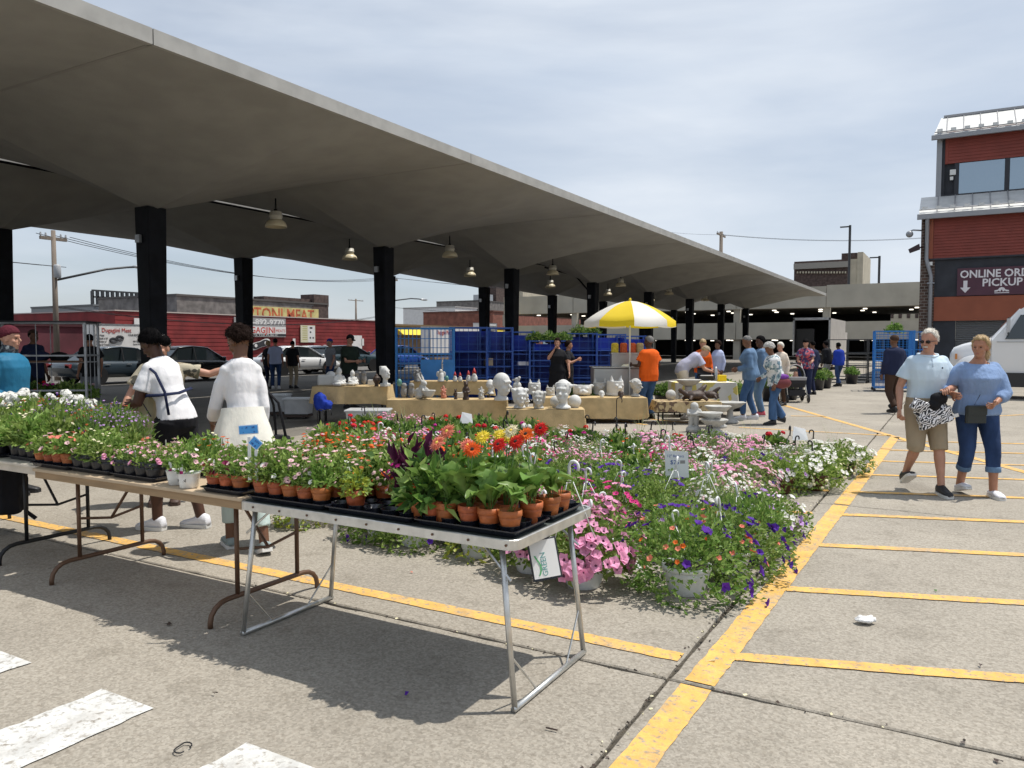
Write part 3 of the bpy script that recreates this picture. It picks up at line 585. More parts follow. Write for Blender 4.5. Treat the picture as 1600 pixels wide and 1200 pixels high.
wires(P1 + V((0, 0, -.2)), P2 + V((0, 0, -.2)), 3, .7, .9, 'power lines strung between the two wooden poles near the red shop')
wires(P1 + V((0, 0, -1.5)), V((-30, -30, 8)), 3, .5, .8, 'power lines leaving the near pole towards the left')
wires(P1 + V((0, 0, -3.2)), P2 + V((0, 0, -3.0)), 2, .5, .8, 'lower cables strung between the two wooden poles near the red shop')
wires(P2 + V((0, 0, -.2)), V((-46, 140, 12)), 3, .7, 1.0, 'power lines running on behind the tan shop'); wires(P2 + V((0, 0, -2.5)), V((-46, 140, 8)), 2, .5, 1.0, 'lower cables running on behind the tan shop')
P4 = poles[1127][0]
a = ONY(1440, 372, 90)
wires(P4 + V((0, 0, -.3)), a, 2, .5, .4, 'thin wires crossing the sky from canopy end to the red building'); wires(P4 + V((0, 0, -.3)), ONY(1040, 362, 100), 1, .5, .1, 'thin wire leaving the far pole to the left')
# ------------------------------------------------------------------ leaves, blooms, pots
def leafmat(name, c, c2, tr=.30, rough=.5): return mat(name, c, rough, c2=c2, scale=9, lo=.3, hi=.7, rnd_obj=.16, trans=tr, spec=.35, detail=2)
L_mid = leafmat('leaf_mid', (.118, .222, .036), (.222, .345, .072), .38); L_lite = leafmat('leaf_light', (.25, .37, .085), (.38, .49, .15), .38); L_dark = leafmat('leaf_dark', (.045, .115, .022), (.095, .18, .042), .33)
L_lime = leafmat('leaf_lime', (.30, .36, .04), (.45, .46, .07)); L_purp = leafmat('leaf_purple', (.045, .006, .028), (.11, .016, .06)); L_grey = leafmat('leaf_grey_green', (.20, .28, .11), (.31, .38, .19), .36)
L_ger = leafmat('leaf_gerbera', (.085, .185, .03), (.17, .29, .06), .25, .42)
def petal(name, c, tr=.25): return mat(name, c, .6, var=.14, scale=30, rnd_obj=.10, trans=tr, spec=.2, detail=1)
Pt = {k: petal('petal_' + k, c) for k, c in dict(white=(.80, .79, .74), pink=(.80, .36, .54), hot=(.70, .05, .25), lilac=(.50, .30, .62), purple=(.10, .025, .33), red=(.66, .022, .02), orange=(.78, .14, .025), yellow=(.80, .62, .06), blush=(.76, .50, .52), wine=(.18, .012, .055), coral=(.80, .25, .17), magenta=(.60, .03, .28), cream=(.80, .74, .50), rust=(.42, .10, .03)).items()}
P_eye = mat('petal_throat', (.16, .05, .10), .7); P_yel = mat('petal_eye', (.75, .55, .08), .7)
m_terra = mat('terracotta_plastic', (.40, .105, .030), .5, var=.2, scale=22, rnd_obj=.16, bump=.1); m_wpot = mat('white_plastic', (.74, .75, .75), .38, rnd_obj=.04); m_bpot = mat('black_plastic', (.012, .012, .016), .30); m_brnpot = mat('brown_plastic', (.10, .03, .012), .45)
m_peat = mat('potting_soil', (.028, .019, .013), .95, var=.5, scale=60, bump=.6, bscale=120)
m_stem = mat('stem_green', (.10, .19, .05), .6)
def leaf(mb, p, d, L, W, r, curl=.25):
    d = d.normalized(); s = d.cross(V((r.uniform(-1, 1), r.uniform(-1, 1), r.uniform(.2, 1)))).normalized(); u = s.cross(d)
    m_ = p + d * (L * .45) + u * (L * .06); t = p + d * L - u * (L * curl * r.uniform(.2, 1.2))
    mb.add([p, m_ + s * W * .5 + u * W * .12, t, m_ - s * W * .5 + u * W * .12], [(0, 1, 2), (0, 2, 3)])
def bloom(mb, p, n, s, mi, eye, r, lobes=5):
    n = n.normalized(); a = n.orthogonal().normalized(); b = n.cross(a); ph = r.uniform(0, 6.28); k = lobes * 2
    n2 = (n + V((r.uniform(-.3, .3), r.uniform(-.3, .3), r.uniform(-.3, .3)))).normalized()
    rim = [p + n2 * (s * (.10 + r.uniform(-.08, .08))) + (a * math.cos(ph + 6.2832 * i / k) + b * math.sin(ph + 6.2832 * i / k)) * (s * (.5 if i % 2 == 0 else .40)) for i in range(k)]
    mid = [p - n2 * (s * .04) + (a * math.cos(ph + 6.2832 * i / k) + b * math.sin(ph + 6.2832 * i / k)) * (s * .14) for i in range(0, k, 2)]
    c = p - n2 * s * .22; vs = rim + mid + [c]; q = len(mid); fs = []
    for i in range(q):
        j = (i + 1) % q; fs += [(2 * i, 2 * i + 1, k + i), (2 * i + 1, (2 * i + 2) % k, k + j), (2 * i + 1, k + j, k + i)]
    mb.mi = mi; mb.add(vs, fs); mb.mi = eye; mb.add(vs, [(k + i, k + (i + 1) % q, k + q) for i in range(q)])
def tiny(mb, p, n, s, mi, r):
    n = n.normalized(); a = n.orthogonal().normalized(); b = n.cross(a); ph = r.uniform(0, 6.28); mb.mi = mi
    mb.add([p + n * s * .25] + [p + (a * math.cos(ph + 6.2832 * i / 5) + b * math.sin(ph + 6.2832 * i / 5)) * s * .5 for i in range(5)], [(0, i + 1, (i + 1) % 5 + 1) for i in range(5)])
def cluster(mb, p, n, s, mi, r, k=13):
    for i in range(k):
        d = V((r.gauss(0, 1), r.gauss(0, 1), abs(r.gauss(.3, .8)))).normalized(); tiny(mb, p + d * s * .36, d, s * r.uniform(.42, .6), mi, r)
def plant(seed, R_, H, drop, n, L, W, leaves, flowers, z0=0.0, upright=0.0, lump=.25):
    """returns (foliage mesh, flower mesh): leaves spread through a lumpy mound that may trail over the pot rim"""
    r = random.Random(seed); fm = MB(); bl = MB(); off = V((r.uniform(0, 50), r.uniform(0, 50), r.uniform(0, 50)))
    def surf(phi, th, k=1.0):
        d = V((math.cos(phi) * math.cos(th), math.cos(phi) * math.sin(th), math.sin(phi)))
        g = 1 + lump * 1.6 * noise.noise(d * 2.1 + off) + lump * .8 * noise.noise(d * 4.7 + off)
        if phi >= 0: return V((d.x * R_ * g * k, d.y * R_ * g * k, z0 + d.z * H * g * k)), d
        f = -phi / 1.2; g2 = g * k * (1 - .12 * f)
        return V((math.cos(th) * R_ * g2, math.sin(th) * R_ * g2, z0 - drop * f * g)), V((math.cos(th), math.sin(th), -.3))
    lo = -1.2 if drop > 0 else 0.0
    nl = len(leaves)
    for i in range(n):
        s = r.uniform(-.55 if drop else 0, 1); phi = math.asin(s) if s >= 0 else s * 1.2 / .55
        p, d = surf(phi, r.uniform(0, 6.2832), r.uniform(0, 1) ** .42 if s >= 0 else r.uniform(.72, 1))
        dd = d * r.uniform(.3, 1) + V((r.uniform(-.8, .8), r.uniform(-.8, .8), r.uniform(-.3, .9) + upright))
        fm.mi = int(r.random() ** 1.3 * nl) if nl > 1 else 0; leaf(fm, p, dd, L * r.uniform(.6, 1.25), W * r.uniform(.7, 1.2), r)
    fm.mi = nl
    for i in range(10):
        p, d = surf(r.uniform(.1, 1.4), r.uniform(0, 6.2832), .95); fm.tube([(0, 0, z0), p * .5 + V((0, 0, z0 * .5 + H * .12)), p], .0022, 3)
    mats = []; 
    for (kind, cnt, size, colr, eye, stalk) in flowers:
        mi = len(mats); mats.append(Pt[colr]); em = mi
        if eye: em = len(mats); mats.append(eye)
        patch = V((r.uniform(0, 50), 0, 0))
        for i in range(int(cnt * (1.25 if R_ > .2 else 1.1))):
            for _ in range(10):
                s = r.uniform(-.35 if drop else .15, 1); phi = math.asin(s) if s >= 0 else s * 1.2 / .55; th = r.uniform(0, 6.2832)
                p, d = surf(phi, th, 1.02)
                if noise.noise(V(p) * (5 if R_ > .2 else 9) + patch) > .10: break
            if stalk:
                q = p * .75 + V((0, 0, stalk + z0 * .25 + H * .25)); bl.mi = len(mats) - 1; fm.mi = nl; fm.tube([p * .4 + V((0, 0, z0 * .5)), q], .003, 3); p = q; d = V((d.x * .3, d.y * .3, 1))
            sz = size * r.uniform(.75, 1.2)
            if kind == 'p': bloom(bl, p + d * .012, d + V((0, 0, .35)), sz, mi, em, r)
            elif kind == 't': tiny(bl, p + d * .006, d + V((0, 0, .5)), sz, mi, r)
            else: cluster(bl, p, d, sz, mi, r)
    f_me = fm.mesh('foliage', list(leaves) + [m_stem]); b_me = bl.mesh('flowers', mats) if flowers else None
    return f_me, b_me
SP = {}
def species(key, word, variants=2, **k): SP[key] = (word, [plant(hash_(key) + i, **k) for i in range(variants)])
def hash_(s): return sum((i + 3) * ord(c) for i, c in enumerate(s)) % 9973
# hanging baskets (mound sits on a rim at z0)
B = dict(z0=.15, lump=.22)
species('pink', 'pink petunias', 3, R_=.27, H=.24, drop=.05, n=1100, L=.045, W=.026, leaves=[L_mid, L_lite], flowers=[('p', 120, .066, 'pink', P_eye, 0)], **B)
species('hot', 'hot pink petunias', 2, R_=.26, H=.26, drop=.10, n=1000, L=.045, W=.026, leaves=[L_mid, L_lite], flowers=[('p', 60, .06, 'pink', P_eye, 0), ('p', 30, .057, 'hot', P_eye, 0)], **B)
species('purple', 'purple petunias', 3, R_=.30, H=.26, drop=.16, n=1500, L=.042, W=.024, leaves=[L_mid, L_lite], flowers=[('p', 26, .058, 'purple', None, 0), ('p', 5, .05, 'lilac', None, 0)], **B)
species('redpurp', 'trailing purple and red blooms', 2, R_=.33, H=.28, drop=.16, n=1900, L=.040, W=.022, leaves=[L_mid, L_lite], flowers=[('p', 24, .055, 'purple', None, 0), ('p', 20, .034, 'coral', None, 0), ('p', 10, .030, 'orange', None, 0)], **B)
species('white', 'white petunias', 2, R_=.28, H=.23, drop=.12, n=1250, L=.040, W=.022, leaves=[L_mid, L_lite], flowers=[('p', 70, .052, 'white', None, 0), ('t', 40, .03, 'cream', None, 0)], **B)
species('whitepurp', 'white and violet petunias', 2, R_=.29, H=.23, drop=.15, n=1300, L=.040, W=.022, leaves=[L_mid, L_lite], flowers=[('p', 28, .048, 'white', None, 0), ('p', 12, .055, 'lilac', P_eye, 0), ('p', 8, .05, 'purple', None, 0)], **B)
species('bacopa', 'small white bacopa', 2, R_=.27, H=.23, drop=.12, n=1700, L=.030, W=.012, leaves=[L_grey, L_lite], flowers=[('t', 110, .030, 'white', None, 0), ('t', 40, .028, 'blush', None, 0)], **B)
species('gerred', 'red geraniums', 2, R_=.23, H=.20, drop=.04, n=420, L=.085, W=.085, leaves=[L_mid, L_dark], flowers=[('c', 4, .085, 'red', None, .08)], **B)
species('germag', 'magenta geraniums', 2, R_=.23, H=.20, drop=.04, n=420, L=.085, W=.085, leaves=[L_mid, L_dark], flowers=[('c', 4, .08, 'magenta', None, .06)], **B)
species('gerwht', 'white geraniums', 2, R_=.23, H=.20, drop=.04, n=420, L=.085, W=.085, leaves=[L_mid, L_dark], flowers=[('c', 5, .08, 'white', None, .06)], **B)
species('gerpink', 'pale pink geraniums', 2, R_=.23, H=.20, drop=.04, n=420, L=.08, W=.08, leaves=[L_mid, L_lite], flowers=[('c', 7, .065, 'blush', None, .05)], **B)
species('calipink', 'pink calibrachoa', 2, R_=.27, H=.24, drop=.08, n=1500, L=.032, W=.014, leaves=[L_grey, L_lite], flowers=[('t', 110, .042, 'pink', None, 0), ('t', 70, .040, 'blush', None, 0), ('t', 50, .040, 'white', None, 0)], **B)
species('calimix', 'rust and peach calibrachoa', 2, R_=.27, H=.24, drop=.08, n=1500, L=.032, W=.014, leaves=[L_grey, L_lite, L_mid], flowers=[('t', 50, .036, 'rust', None, 0), ('t', 56, .038, 'blush', None, 0), ('t', 34, .036, 'cream', None, 0), ('t', 18, .036, 'orange', None, 0), ('t', 34, .038, 'pink', None, 0)], **B)
species('calihot', 'crimson and white calibrachoa', 2, R_=.27, H=.24, drop=.08, n=1450, L=.032, W=.014, leaves=[L_lite, L_mid], flowers=[('t', 90, .042, 'hot', None, 0), ('t', 50, .040, 'pink', None, 0), ('t', 70, .040, 'white', None, 0)], **B)
species('impat', 'green leafy impatiens', 2, R_=.26, H=.24, drop=.03, n=620, L=.085, W=.045, leaves=[L_mid, L_dark, L_lite], flowers=[('p', 7, .05, 'orange', None, 0), ('p', 4, .05, 'coral', None, 0)], **B)
species('pansy', 'violet and white pansies', 2, R_=.25, H=.18, drop=.04, n=800, L=.045, W=.03, leaves=[L_mid, L_dark], flowers=[('p', 22, .055, 'lilac', P_eye, 0), ('p', 14, .055, 'white', P_eye, 0), ('p', 8, .05, 'purple', None, 0)], **B)
species('vinca', 'cream edged trailing vinca', 1, R_=.24, H=.14, drop=.16, n=650, L=.05, W=.03, leaves=[L_lime, L_lite], flowers=[], **B)
# small pots for the tables
S = dict(z0=.095, lump=.3)
species('s_blush', 'pale petunias', 3, R_=.078, H=.14, drop=.0, n=230, L=.034, W=.018, leaves=[L_lite, L_mid], flowers=[('p', 7, .036, 'blush', P_eye, 0), ('p', 2, .034, 'white', None, 0)], **S)
species('s_rust', 'rust coloured calibrachoa', 3, R_=.088, H=.17, drop=.0, n=280, L=.032, W=.015, leaves=[L_lite, L_mid], flowers=[('t', 8, .026, 'rust', None, 0), ('t', 9, .028, 'blush', None, 0), ('t', 6, .03, 'orange', None, 0)], **S)
species('s_wine', 'dark wine petunias', 2, R_=.085, H=.14, drop=.0, n=220, L=.034, W=.018, leaves=[L_lite, L_mid], flowers=[('p', 11, .044, 'wine', None, 0)], **S)
species('s_pink', 'pink and white petunias', 2, R_=.085, H=.12, drop=.0, n=220, L=.038, W=.022, leaves=[L_lite, L_mid], flowers=[('p', 6, .045, 'pink', P_yel, 0), ('p', 4, .042, 'blush', None, 0)], **S)
species('s_coral', 'coral verbena', 2, R_=.08, H=.11, drop=.0, n=210, L=.036, W=.02, leaves=[L_lite, L_mid], flowers=[('p', 5, .036, 'coral', None, 0), ('p', 4, .04, 'blush', P_eye, 0)], **S)
species('s_leafy', 'broad green seedlings', 2, R_=.10, H=.15, drop=.02, n=110, L=.075, W=.04, leaves=[L_mid, L_dark, L_lite], flowers=[], **S)
species('s_lime', 'lime green creeping jenny', 1, R_=.065, H=.09, drop=.03, n=260, L=.026, W=.02, leaves=[L_lime, L_lite], flowers=[], **S)
species('s_coleus', 'deep purple coleus', 2, R_=.095, H=.18, drop=.0, n=85, L=.085, W=.035, leaves=[L_purp], flowers=[('t', 5, .03, 'magenta', None, 0)], upright=.9, **S)
species('s_red', 'scarlet lantana', 2, R_=.10, H=.19, drop=.0, n=230, L=.045, W=.024, leaves=[L_mid, L_lite], flowers=[('t', 10, .034, 'orange', None, 0), ('t', 7, .032, 'red', None, 0)], **S)
species('s_tall', 'tall lobelia', 2, R_=.12, H=.20, drop=.0, n=400, L=.045, W=.010, leaves=[L_lite, L_grey, L_mid], flowers=[('t', 22, .02, 'lilac', None, 0)], upright=.8, **S)
species('s_tallr', 'tall red and blue salvia', 2, R_=.12, H=.21, drop=.0, n=380, L=.045, W=.011, leaves=[L_lite, L_grey, L_mid], flowers=[('t', 14, .026, 'rust', None, 0), ('t', 12, .02, 'purple', None, 0)], upright=.8, **S)
species('s_gerw', 'tall white geraniums', 2, R_=.11, H=.19, drop=.0, n=110, L=.075, W=.075, leaves=[L_mid, L_lite], flowers=[('c', 4, .085, 'white', None, .10)], **S)
species('s_gerr', 'tall red geraniums', 1, R_=.11, H=.19, drop=.0, n=110, L=.075, W=.075, leaves=[L_mid, L_dark], flowers=[('c', 3, .08, 'red', None, .07)], **S)
species('s_bush', 'green seedlings', 2, R_=.11, H=.20, drop=.0, n=230, L=.06, W=.03, leaves=[L_lite, L_mid], flowers=[('t', 4, .03, 'cream', None, 0)], **S)
species('s_gaz', 'orange gazanias', 1, R_=.10, H=.13, drop=.0, n=230, L=.06, W=.016, leaves=[L_lite, L_mid], flowers=[('p', 2, .05, 'orange', P_yel, .12)], upright=.6, **S)
def pot_mesh(name, rt, rb, h, m, rib=0.0, n=24, lip=.006):
    mb = MB(); mb.smooth = True
    mb.lathe([(rb * .96, 0), (rb, .004)] + [(rb + (rt - rb) * k / 4, .004 + (h - .03) * k / 4) for k in range(1, 5)], n, rib=rib, cap=True)
    mb.lathe([(rt + .001, h - .028), (rt + lip, h - .026), (rt + lip, h), (rt - .003, h), (rt - .006, h - .022)], n, cap=False); mb.smooth = False
    mb.mi = 1; mb.lathe([(rt - .004, h - .020), (.001, h - .014)], n, cap=False); return mb.mesh(name, [m, m_peat])
POT = dict(w=pot_mesh('white_basket', .135, .098, .165, m_wpot, .003, 36), t=pot_mesh('terracotta_basket', .125, .095, .16, m_brnpot), b=pot_mesh('black_basket', .13, .10, .16, m_bpot), st=pot_mesh('terracotta_pot', .050, .036, .095, m_terra, .0008, 28, .003), sb=pot_mesh('black_pot', .062, .05, .10, m_bpot, 0, 20, .003))
def hanger(m, h=.50):
    mb = MB(); mb.smooth = True
    for k in range(3):
        a = 2.0944 * k + .4; mb.tube([(.13 * math.cos(a), .13 * math.sin(a), .16), (.02 * math.cos(a), .02 * math.sin(a), h - .06)], .0028, 4)
    hk = [(0, 0, h - .06), (0, 0, h)] + [(.026 - .026 * math.cos(t), 0, h + .015 + .030 * math.sin(t)) for t in [k * math.pi / 6 for k in range(0, 8)]]
    mb.tube([(0, 0, h - .065), (0, 0, h - .055)], .012, 6); mb.tube(hk, .0085, 6); return mb.mesh('hanger', m)
HG = dict(w=hanger(m_wpot, .50), b=hanger(m_bpot, .50))
def basket(key, x, y, pot='w', hang='w', sc=1.0, where='', label=None):
    word, vs_ = SP[key]; pn = dict(w='white', t='brown', b='black')[pot]
    t = thing('hanging_basket', label or ('%s pot of %s %s' % (pn, word, where)).strip(), 'plant', (x, y, 0), rnd.uniform(0, 6.28), 'hanging baskets of %s set on the ground' % word)
    inst('pot', POT[pot], t, sc=min(1.1, sc)); f, b = vs_[rnd.randrange(len(vs_))]; s3 = (sc * rnd.uniform(.92, 1.1), sc * rnd.uniform(.92, 1.1), sc * rnd.uniform(.9, 1.1))
    inst('foliage', f, t, sc=s3, kind='stuff')
    if b: inst('flowers', b, t, sc=s3, kind='stuff')
    if hang: inst('hanger', HG[hang], t, rot=(rnd.uniform(-.18, .18), rnd.uniform(-.18, .18), rnd.uniform(0, 6)), sc=rnd.uniform(.92, 1.12))
    return t
# ------------------------------------------------------------------ the flower field on the ground
placed = []
def far_enough(x, y, d): return all((x - a) ** 2 + (y - b) ** 2 > d * d for a, b in placed)
def put(key, x, y, **k): placed.append((x, y)); return basket(key, x, y, **k)
put('pink', -2.05, 4.50, sc=1.08, label='front pot of pale pink petunias in a ribbed white tub beside the silver table')
put('pink', -2.50, 4.62, label='pink petunia tub left of the front pink pot')
put('redpurp', -1.43, 4.70, sc=1.12, label='large trailing purple and coral basket at the front right corner')
put('redpurp', -1.30, 5.22, sc=1.12, label='second trailing purple and coral basket behind the front right corner')
put('purple', -1.30, 5.80, sc=1.1, label='bushy purple petunia basket at the right edge of the front block')
put('pink', -2.22, 5.02, sc=1.08, label='pink petunias in a white tub just behind the front pink pot'); put('hot', -2.45, 5.55, label='hot pink petunias in the third rank behind the silver table')
for x, k, lab in ((-4.90, 'vinca', 'white tub of trailing vines left of the silver table leg'), (-3.98, 'purple', 'white tub of purple petunias seen under the silver table, left'), (-3.62, 'purple', 'white tub of purple petunias seen under the middle of the silver table'), (-3.02, 'vinca', 'white tub of cream edged vinca seen under the silver table, right')):
    put(k, x, 4.78 + rnd.uniform(-.05, .05), label=lab)
def project(x, y, z=0.3):
    v = V((x, y, z)) - CAMP; zc = v.dot(FWD); return 800 + 1200 * v.dot(RIGHT) / zc, 600 - 1200 * v.dot(UP) / zc
poly = [(-5.0, 4.75), (-1.15, 4.6), (-1.12, 6.7), (-1.75, 6.95), (-1.75, 8.15), (-1.05, 8.4), (-1.05, 10.3), (-3.6, 10.1), (-6.3, 10.15), (-8.6, 9.75), (-8.2, 8.9), (-6.6, 6.9)]
def inside(x, y):
    c = False; n = len(poly)
    for i in range(n):
        (x1, y1), (x2, y2) = poly[i], poly[(i + 1) % n]
        if (y1 > y) != (y2 > y) and x < (x2 - x1) * (y - y1) / (y2 - y1) + x1: c = not c
    return c
def choose(px, py):
    if py < 690:
        if px > 1230: return rnd.choice(['gerred', 'bacopa', 'whitepurp', 'white']), 'b', 'at the back of the right block'
        if px > 1040: return rnd.choice(['pansy', 'gerred', 'calipink', 'gerpink', 'gerwht', 'purple']), 'b', 'in the back rank near the bird baths'
        if px > 820: return rnd.choice(['germag', 'gerwht', 'impat', 'pansy', 'gerred', 'bacopa']), 'b', 'in the back rank before the hot food cart'
        if px > 640: return rnd.choice(['gerred', 'germag', 'pansy', 'impat', 'impat', 'bacopa']), 'b', 'in the back rank before the statue tables'
        return rnd.choice(['gerpink', 'gerred', 'calipink', 'impat']), 'b', 'at the far left end of the back rank'
    if px > 1180:
        return (rnd.choice(['gerred', 'bacopa', 'white', 'whitepurp']), 'b', 'in the middle of the right block') if py < 712 else (rnd.choice(['white', 'whitepurp', 'white', 'whitepurp']), 't', 'at the front of the right block')
    if px > 1000:
        if py < 722: return rnd.choice(['calipink', 'bacopa', 'calihot', 'white', 'bacopa']), 'b', 'in the middle ranks right of centre'
        if py < 775: return rnd.choice(['bacopa', 'bacopa', 'white', 'purple', 'calipink']), 'w', 'around the white price sheet'
        return rnd.choice(['purple', 'purple', 'redpurp', 'purple']), 'w', 'in the front block right of centre'
    if px > 820:
        if py < 720: return rnd.choice(['calipink', 'bacopa', 'calihot', 'impat', 'bacopa']), 'b', 'in the middle ranks behind the gerberas'
        if py < 765: return rnd.choice(['purple', 'impat', 'calipink', 'purple']), 'w', 'behind the gerbera tray'
        return rnd.choice(['pink', 'hot', 'hot', 'pink', 'purple']), 'w', 'right of the gerbera tray'
    if px > 600:
        if py < 718: return rnd.choice(['calihot', 'calipink', 'bacopa', 'calihot']), 'b', 'in the middle ranks left of centre'
        if py < 752: return rnd.choice(['impat', 'bacopa', 'calimix', 'impat']), 'w', 'behind the coleus pots'
        return rnd.choice(['purple', 'impat', 'calimix']), 'w', 'just behind the silver table'
    if py < 725: return rnd.choice(['calipink', 'calimix', 'calihot', 'calipink']), 'w', 'at the left end of the field'
    return rnd.choice(['calimix', 'calimix', 'calipink']), 'w', 'left behind the blue price cards'
yy = 4.75; row = 0
while yy < 12.6:
    xx = -8.6 + (.21 if row % 2 else 0)
    while xx < -.9:
        x, y = xx + rnd.uniform(-.05, .05), yy + rnd.uniform(-.05, .05)
        if inside(x, y) and far_enough(x, y, .33):
            px, py = project(x, y); k, h, where = choose(px, py)
            sc = rnd.uniform(.92, 1.12)
            put(k, x, y, pot={'w': 'w', 'b': 'b', 't': 't'}[h], hang=('w' if h == 'w' else 'b') if rnd.random() < (.45 if h == 'w' else .28) else None, sc=sc, where=where)
        xx += .43
    yy += .40; row += 1
# grassy spikes standing out of some back rank pots
m_spike = mat('spike_leaf', (.30, .34, .16), .6, trans=.2)
for (px, py, n) in ((590, 660, 7), (632, 665, 5), (1000, 672, 8), (1040, 676, 5), (1172, 676, 4), (1300, 700, 9)):
    p = G(px, py, .32); t = thing('spike_grass', 'pale spiky dracaena grass rising from pots at x %s of the back rank' % {590: 'left', 632: 'mid left', 1000: 'centre', 1040: 'right of centre', 1172: 'mid right', 1300: 'far right'}[px], 'plant', (p.x, p.y, 0))
    t['label'] = 'pale spiky dracaena grass in the back rank, %s' % {590: 'leftmost clump', 632: 'second clump from the left', 1000: 'clump before the cart', 1040: 'thin clump before the burlap table', 1172: 'clump before the bird baths', 1300: 'tall clump in the right block'}[px]
    inst('pot', POT['b'], t)
    for k in range(n):
        mb = MB(); a = rnd.uniform(0, 6.28); sp = rnd.uniform(.05, .22); z = rnd.uniform(.5, .72); mb.add([(0, .004, .15), (0, -.004, .15), (math.cos(a) * sp * .5, math.sin(a) * sp * .5 + .006, z * .7), (math.cos(a) * sp * .5, math.sin(a) * sp * .5 - .006, z * .7), (math.cos(a) * sp * 1.2, math.sin(a) * sp * 1.2, z)], [(0, 1, 3, 2), (2, 3, 4)]); mb.build('blade', m_spike, t)
# ------------------------------------------------------------------ display tables in the foreground
m_alu = mat('aluminium', (.60, .60, .58), .38, .85, var=.12, scale=14, bump=.05); m_tabdark = mat('table_dark_top', (.07, .085, .08), .6, var=.2, scale=12)
m_lam = mat('table_laminate', (.52, .40, .27), .55, var=.08, scale=4); m_brntub = mat('brown_tube', (.135, .075, .045), .45, .3); m_apron = mat('table_apron', (.33, .22, .12), .6, var=.12, scale=5, stretch=(1, 8, 8)); m_blktub = mat('black_tube', (.014, .014, .015), .45, .2); m_wtop = mat('weathered_top', (.62, .56, .47), .65, var=.12, scale=9)
X0, X1, YA, YC, ZT = -3.25, -1.565, 2.75, 3.56, .745
tb = thing('folding_table', 'silver aluminium folding table crowded with potted plants in front', 'table', ((X0 + X1) / 2, (YA + YC) / 2, 0)); tc = V((tb.location.x, tb.location.y, 0))
w2, d2 = (X1 - X0) / 2, (YC - YA) / 2
def rrect(w, d, r_, z): 
    pts = []
    for cx, cy, a0 in ((w - r_, d - r_, 0), (-w + r_, d - r_, 90), (-w + r_, -d + r_, 180), (w - r_, -d + r_, 270)):
        for k in range(5): a = R(a0 + 22.5 * k); pts.append((cx + r_ * math.cos(a), cy + r_ * math.sin(a), z))
    return pts
MB().loft([rrect(w2 - .004, d2 - .004, .05, ZT - .026), rrect(w2 - .004, d2 - .004, .05, ZT - .004)]).build('table_top', m_tabdark, tb)
mb = MB(); mb.loft([rrect(w2 - .006, d2 - .006, .05, ZT - .046), rrect(w2, d2, .052, ZT - .044), rrect(w2, d2, .052, ZT - .002), rrect(w2 - .004, d2 - .004, .05, ZT + .001), rrect(w2 - .016, d2 - .016, .045, ZT - .001)], cap=False); mb.build('rim', m_alu, tb)
for k in range(9): MB().lathe([(.006, 0), (.006, .003)], 8).build('rivet', m_brntub, tb, loc=(-w2 + .12 + .19 * k, -d2 - .001, ZT - .022)).rotation_euler = (R(90), 0, 0)
def leg_frame(xt, xb, ya, yb, m, par, r_=.0135):
    for y in (ya, yb): MB().tube([V((xt, y + (.02 if y == ya else -.02), ZT - .04)) - tc, V((xb, y, .012)) - tc], r_, 10).build('leg', m, par, smooth=True)
    MB().tube([V((xb, ya - .012, .014)) - tc, V((xb, yb + .012, .014)) - tc], r_ * 1.05, 10).build('foot_bar', m, par, smooth=True)
    for y, s in ((ya, 1), (yb, -1)):
        z1 = .24; xm = xb + (xt - xb) * z1 / ZT; MB().tube([V((xm, y + .004 * s, z1)) - tc, V((xb, y + .20 * s, .02)) - tc], .005, 6).build('brace', m, par)
        MB().tube([V((xm, y + .01 * s, .56)) - tc, V((xm + (.17 if xt < -2.5 else -.17), y + .04 * s, ZT - .04)) - tc], .006, 6).build('brace', m, par)
leg_frame(-3.19, -3.28, 2.80, 3.47, m_alu, tb); leg_frame(-1.66, -1.585, 2.78, 3.48, m_alu, tb)
# clip board hanging below the table end
t = thing('hanging_notice', 'white notice in a black holder hanging under the silver table end', 'notice', (-1.60, 3.04, .70), R(38))
def tilt(o): o.rotation_euler = (R(-16), R(-8), 0); return o
tilt(MB().bbox((0, 0, -.10), (.135, .008, .185), .004).build('holder', m_bpot, t)); tilt(MB().box((0, -.006, -.10), (.118, .003, .166)).build('paper', mat('paper', (.80, .80, .78), .7), t))
m_grn = mat('print_green', (.10, .42, .16), .7); m_teal = mat('print_teal', (.10, .32, .30), .7)
h_ = bpy.data.objects.new('print', None); tt = tilt(MB().prism([(-.05 + .012 * math.sin(k * .5) + .012, -.0085, -.17 + .011 * k) for k in range(9)] + [(-.043 + .012 * math.sin(k * .5) + .012, -.0085, -.17 + .011 * k) for k in range(8, -1, -1)], (0, -1, 0), .0008).build('printed_leaf', m_grn, t)); bpy.data.objects.remove(h_)
o = lettering('lettering', 'GREEN', .034, m_teal, t, Matrix.Identity(4), .0004); o.matrix_local = Matrix.Rotation(R(-16), 4, 'X') @ Matrix.Rotation(R(-8), 4, 'Y') @ frame((.004, -.0082, -.176), (0, 0, 1), (-1, 0, 0))
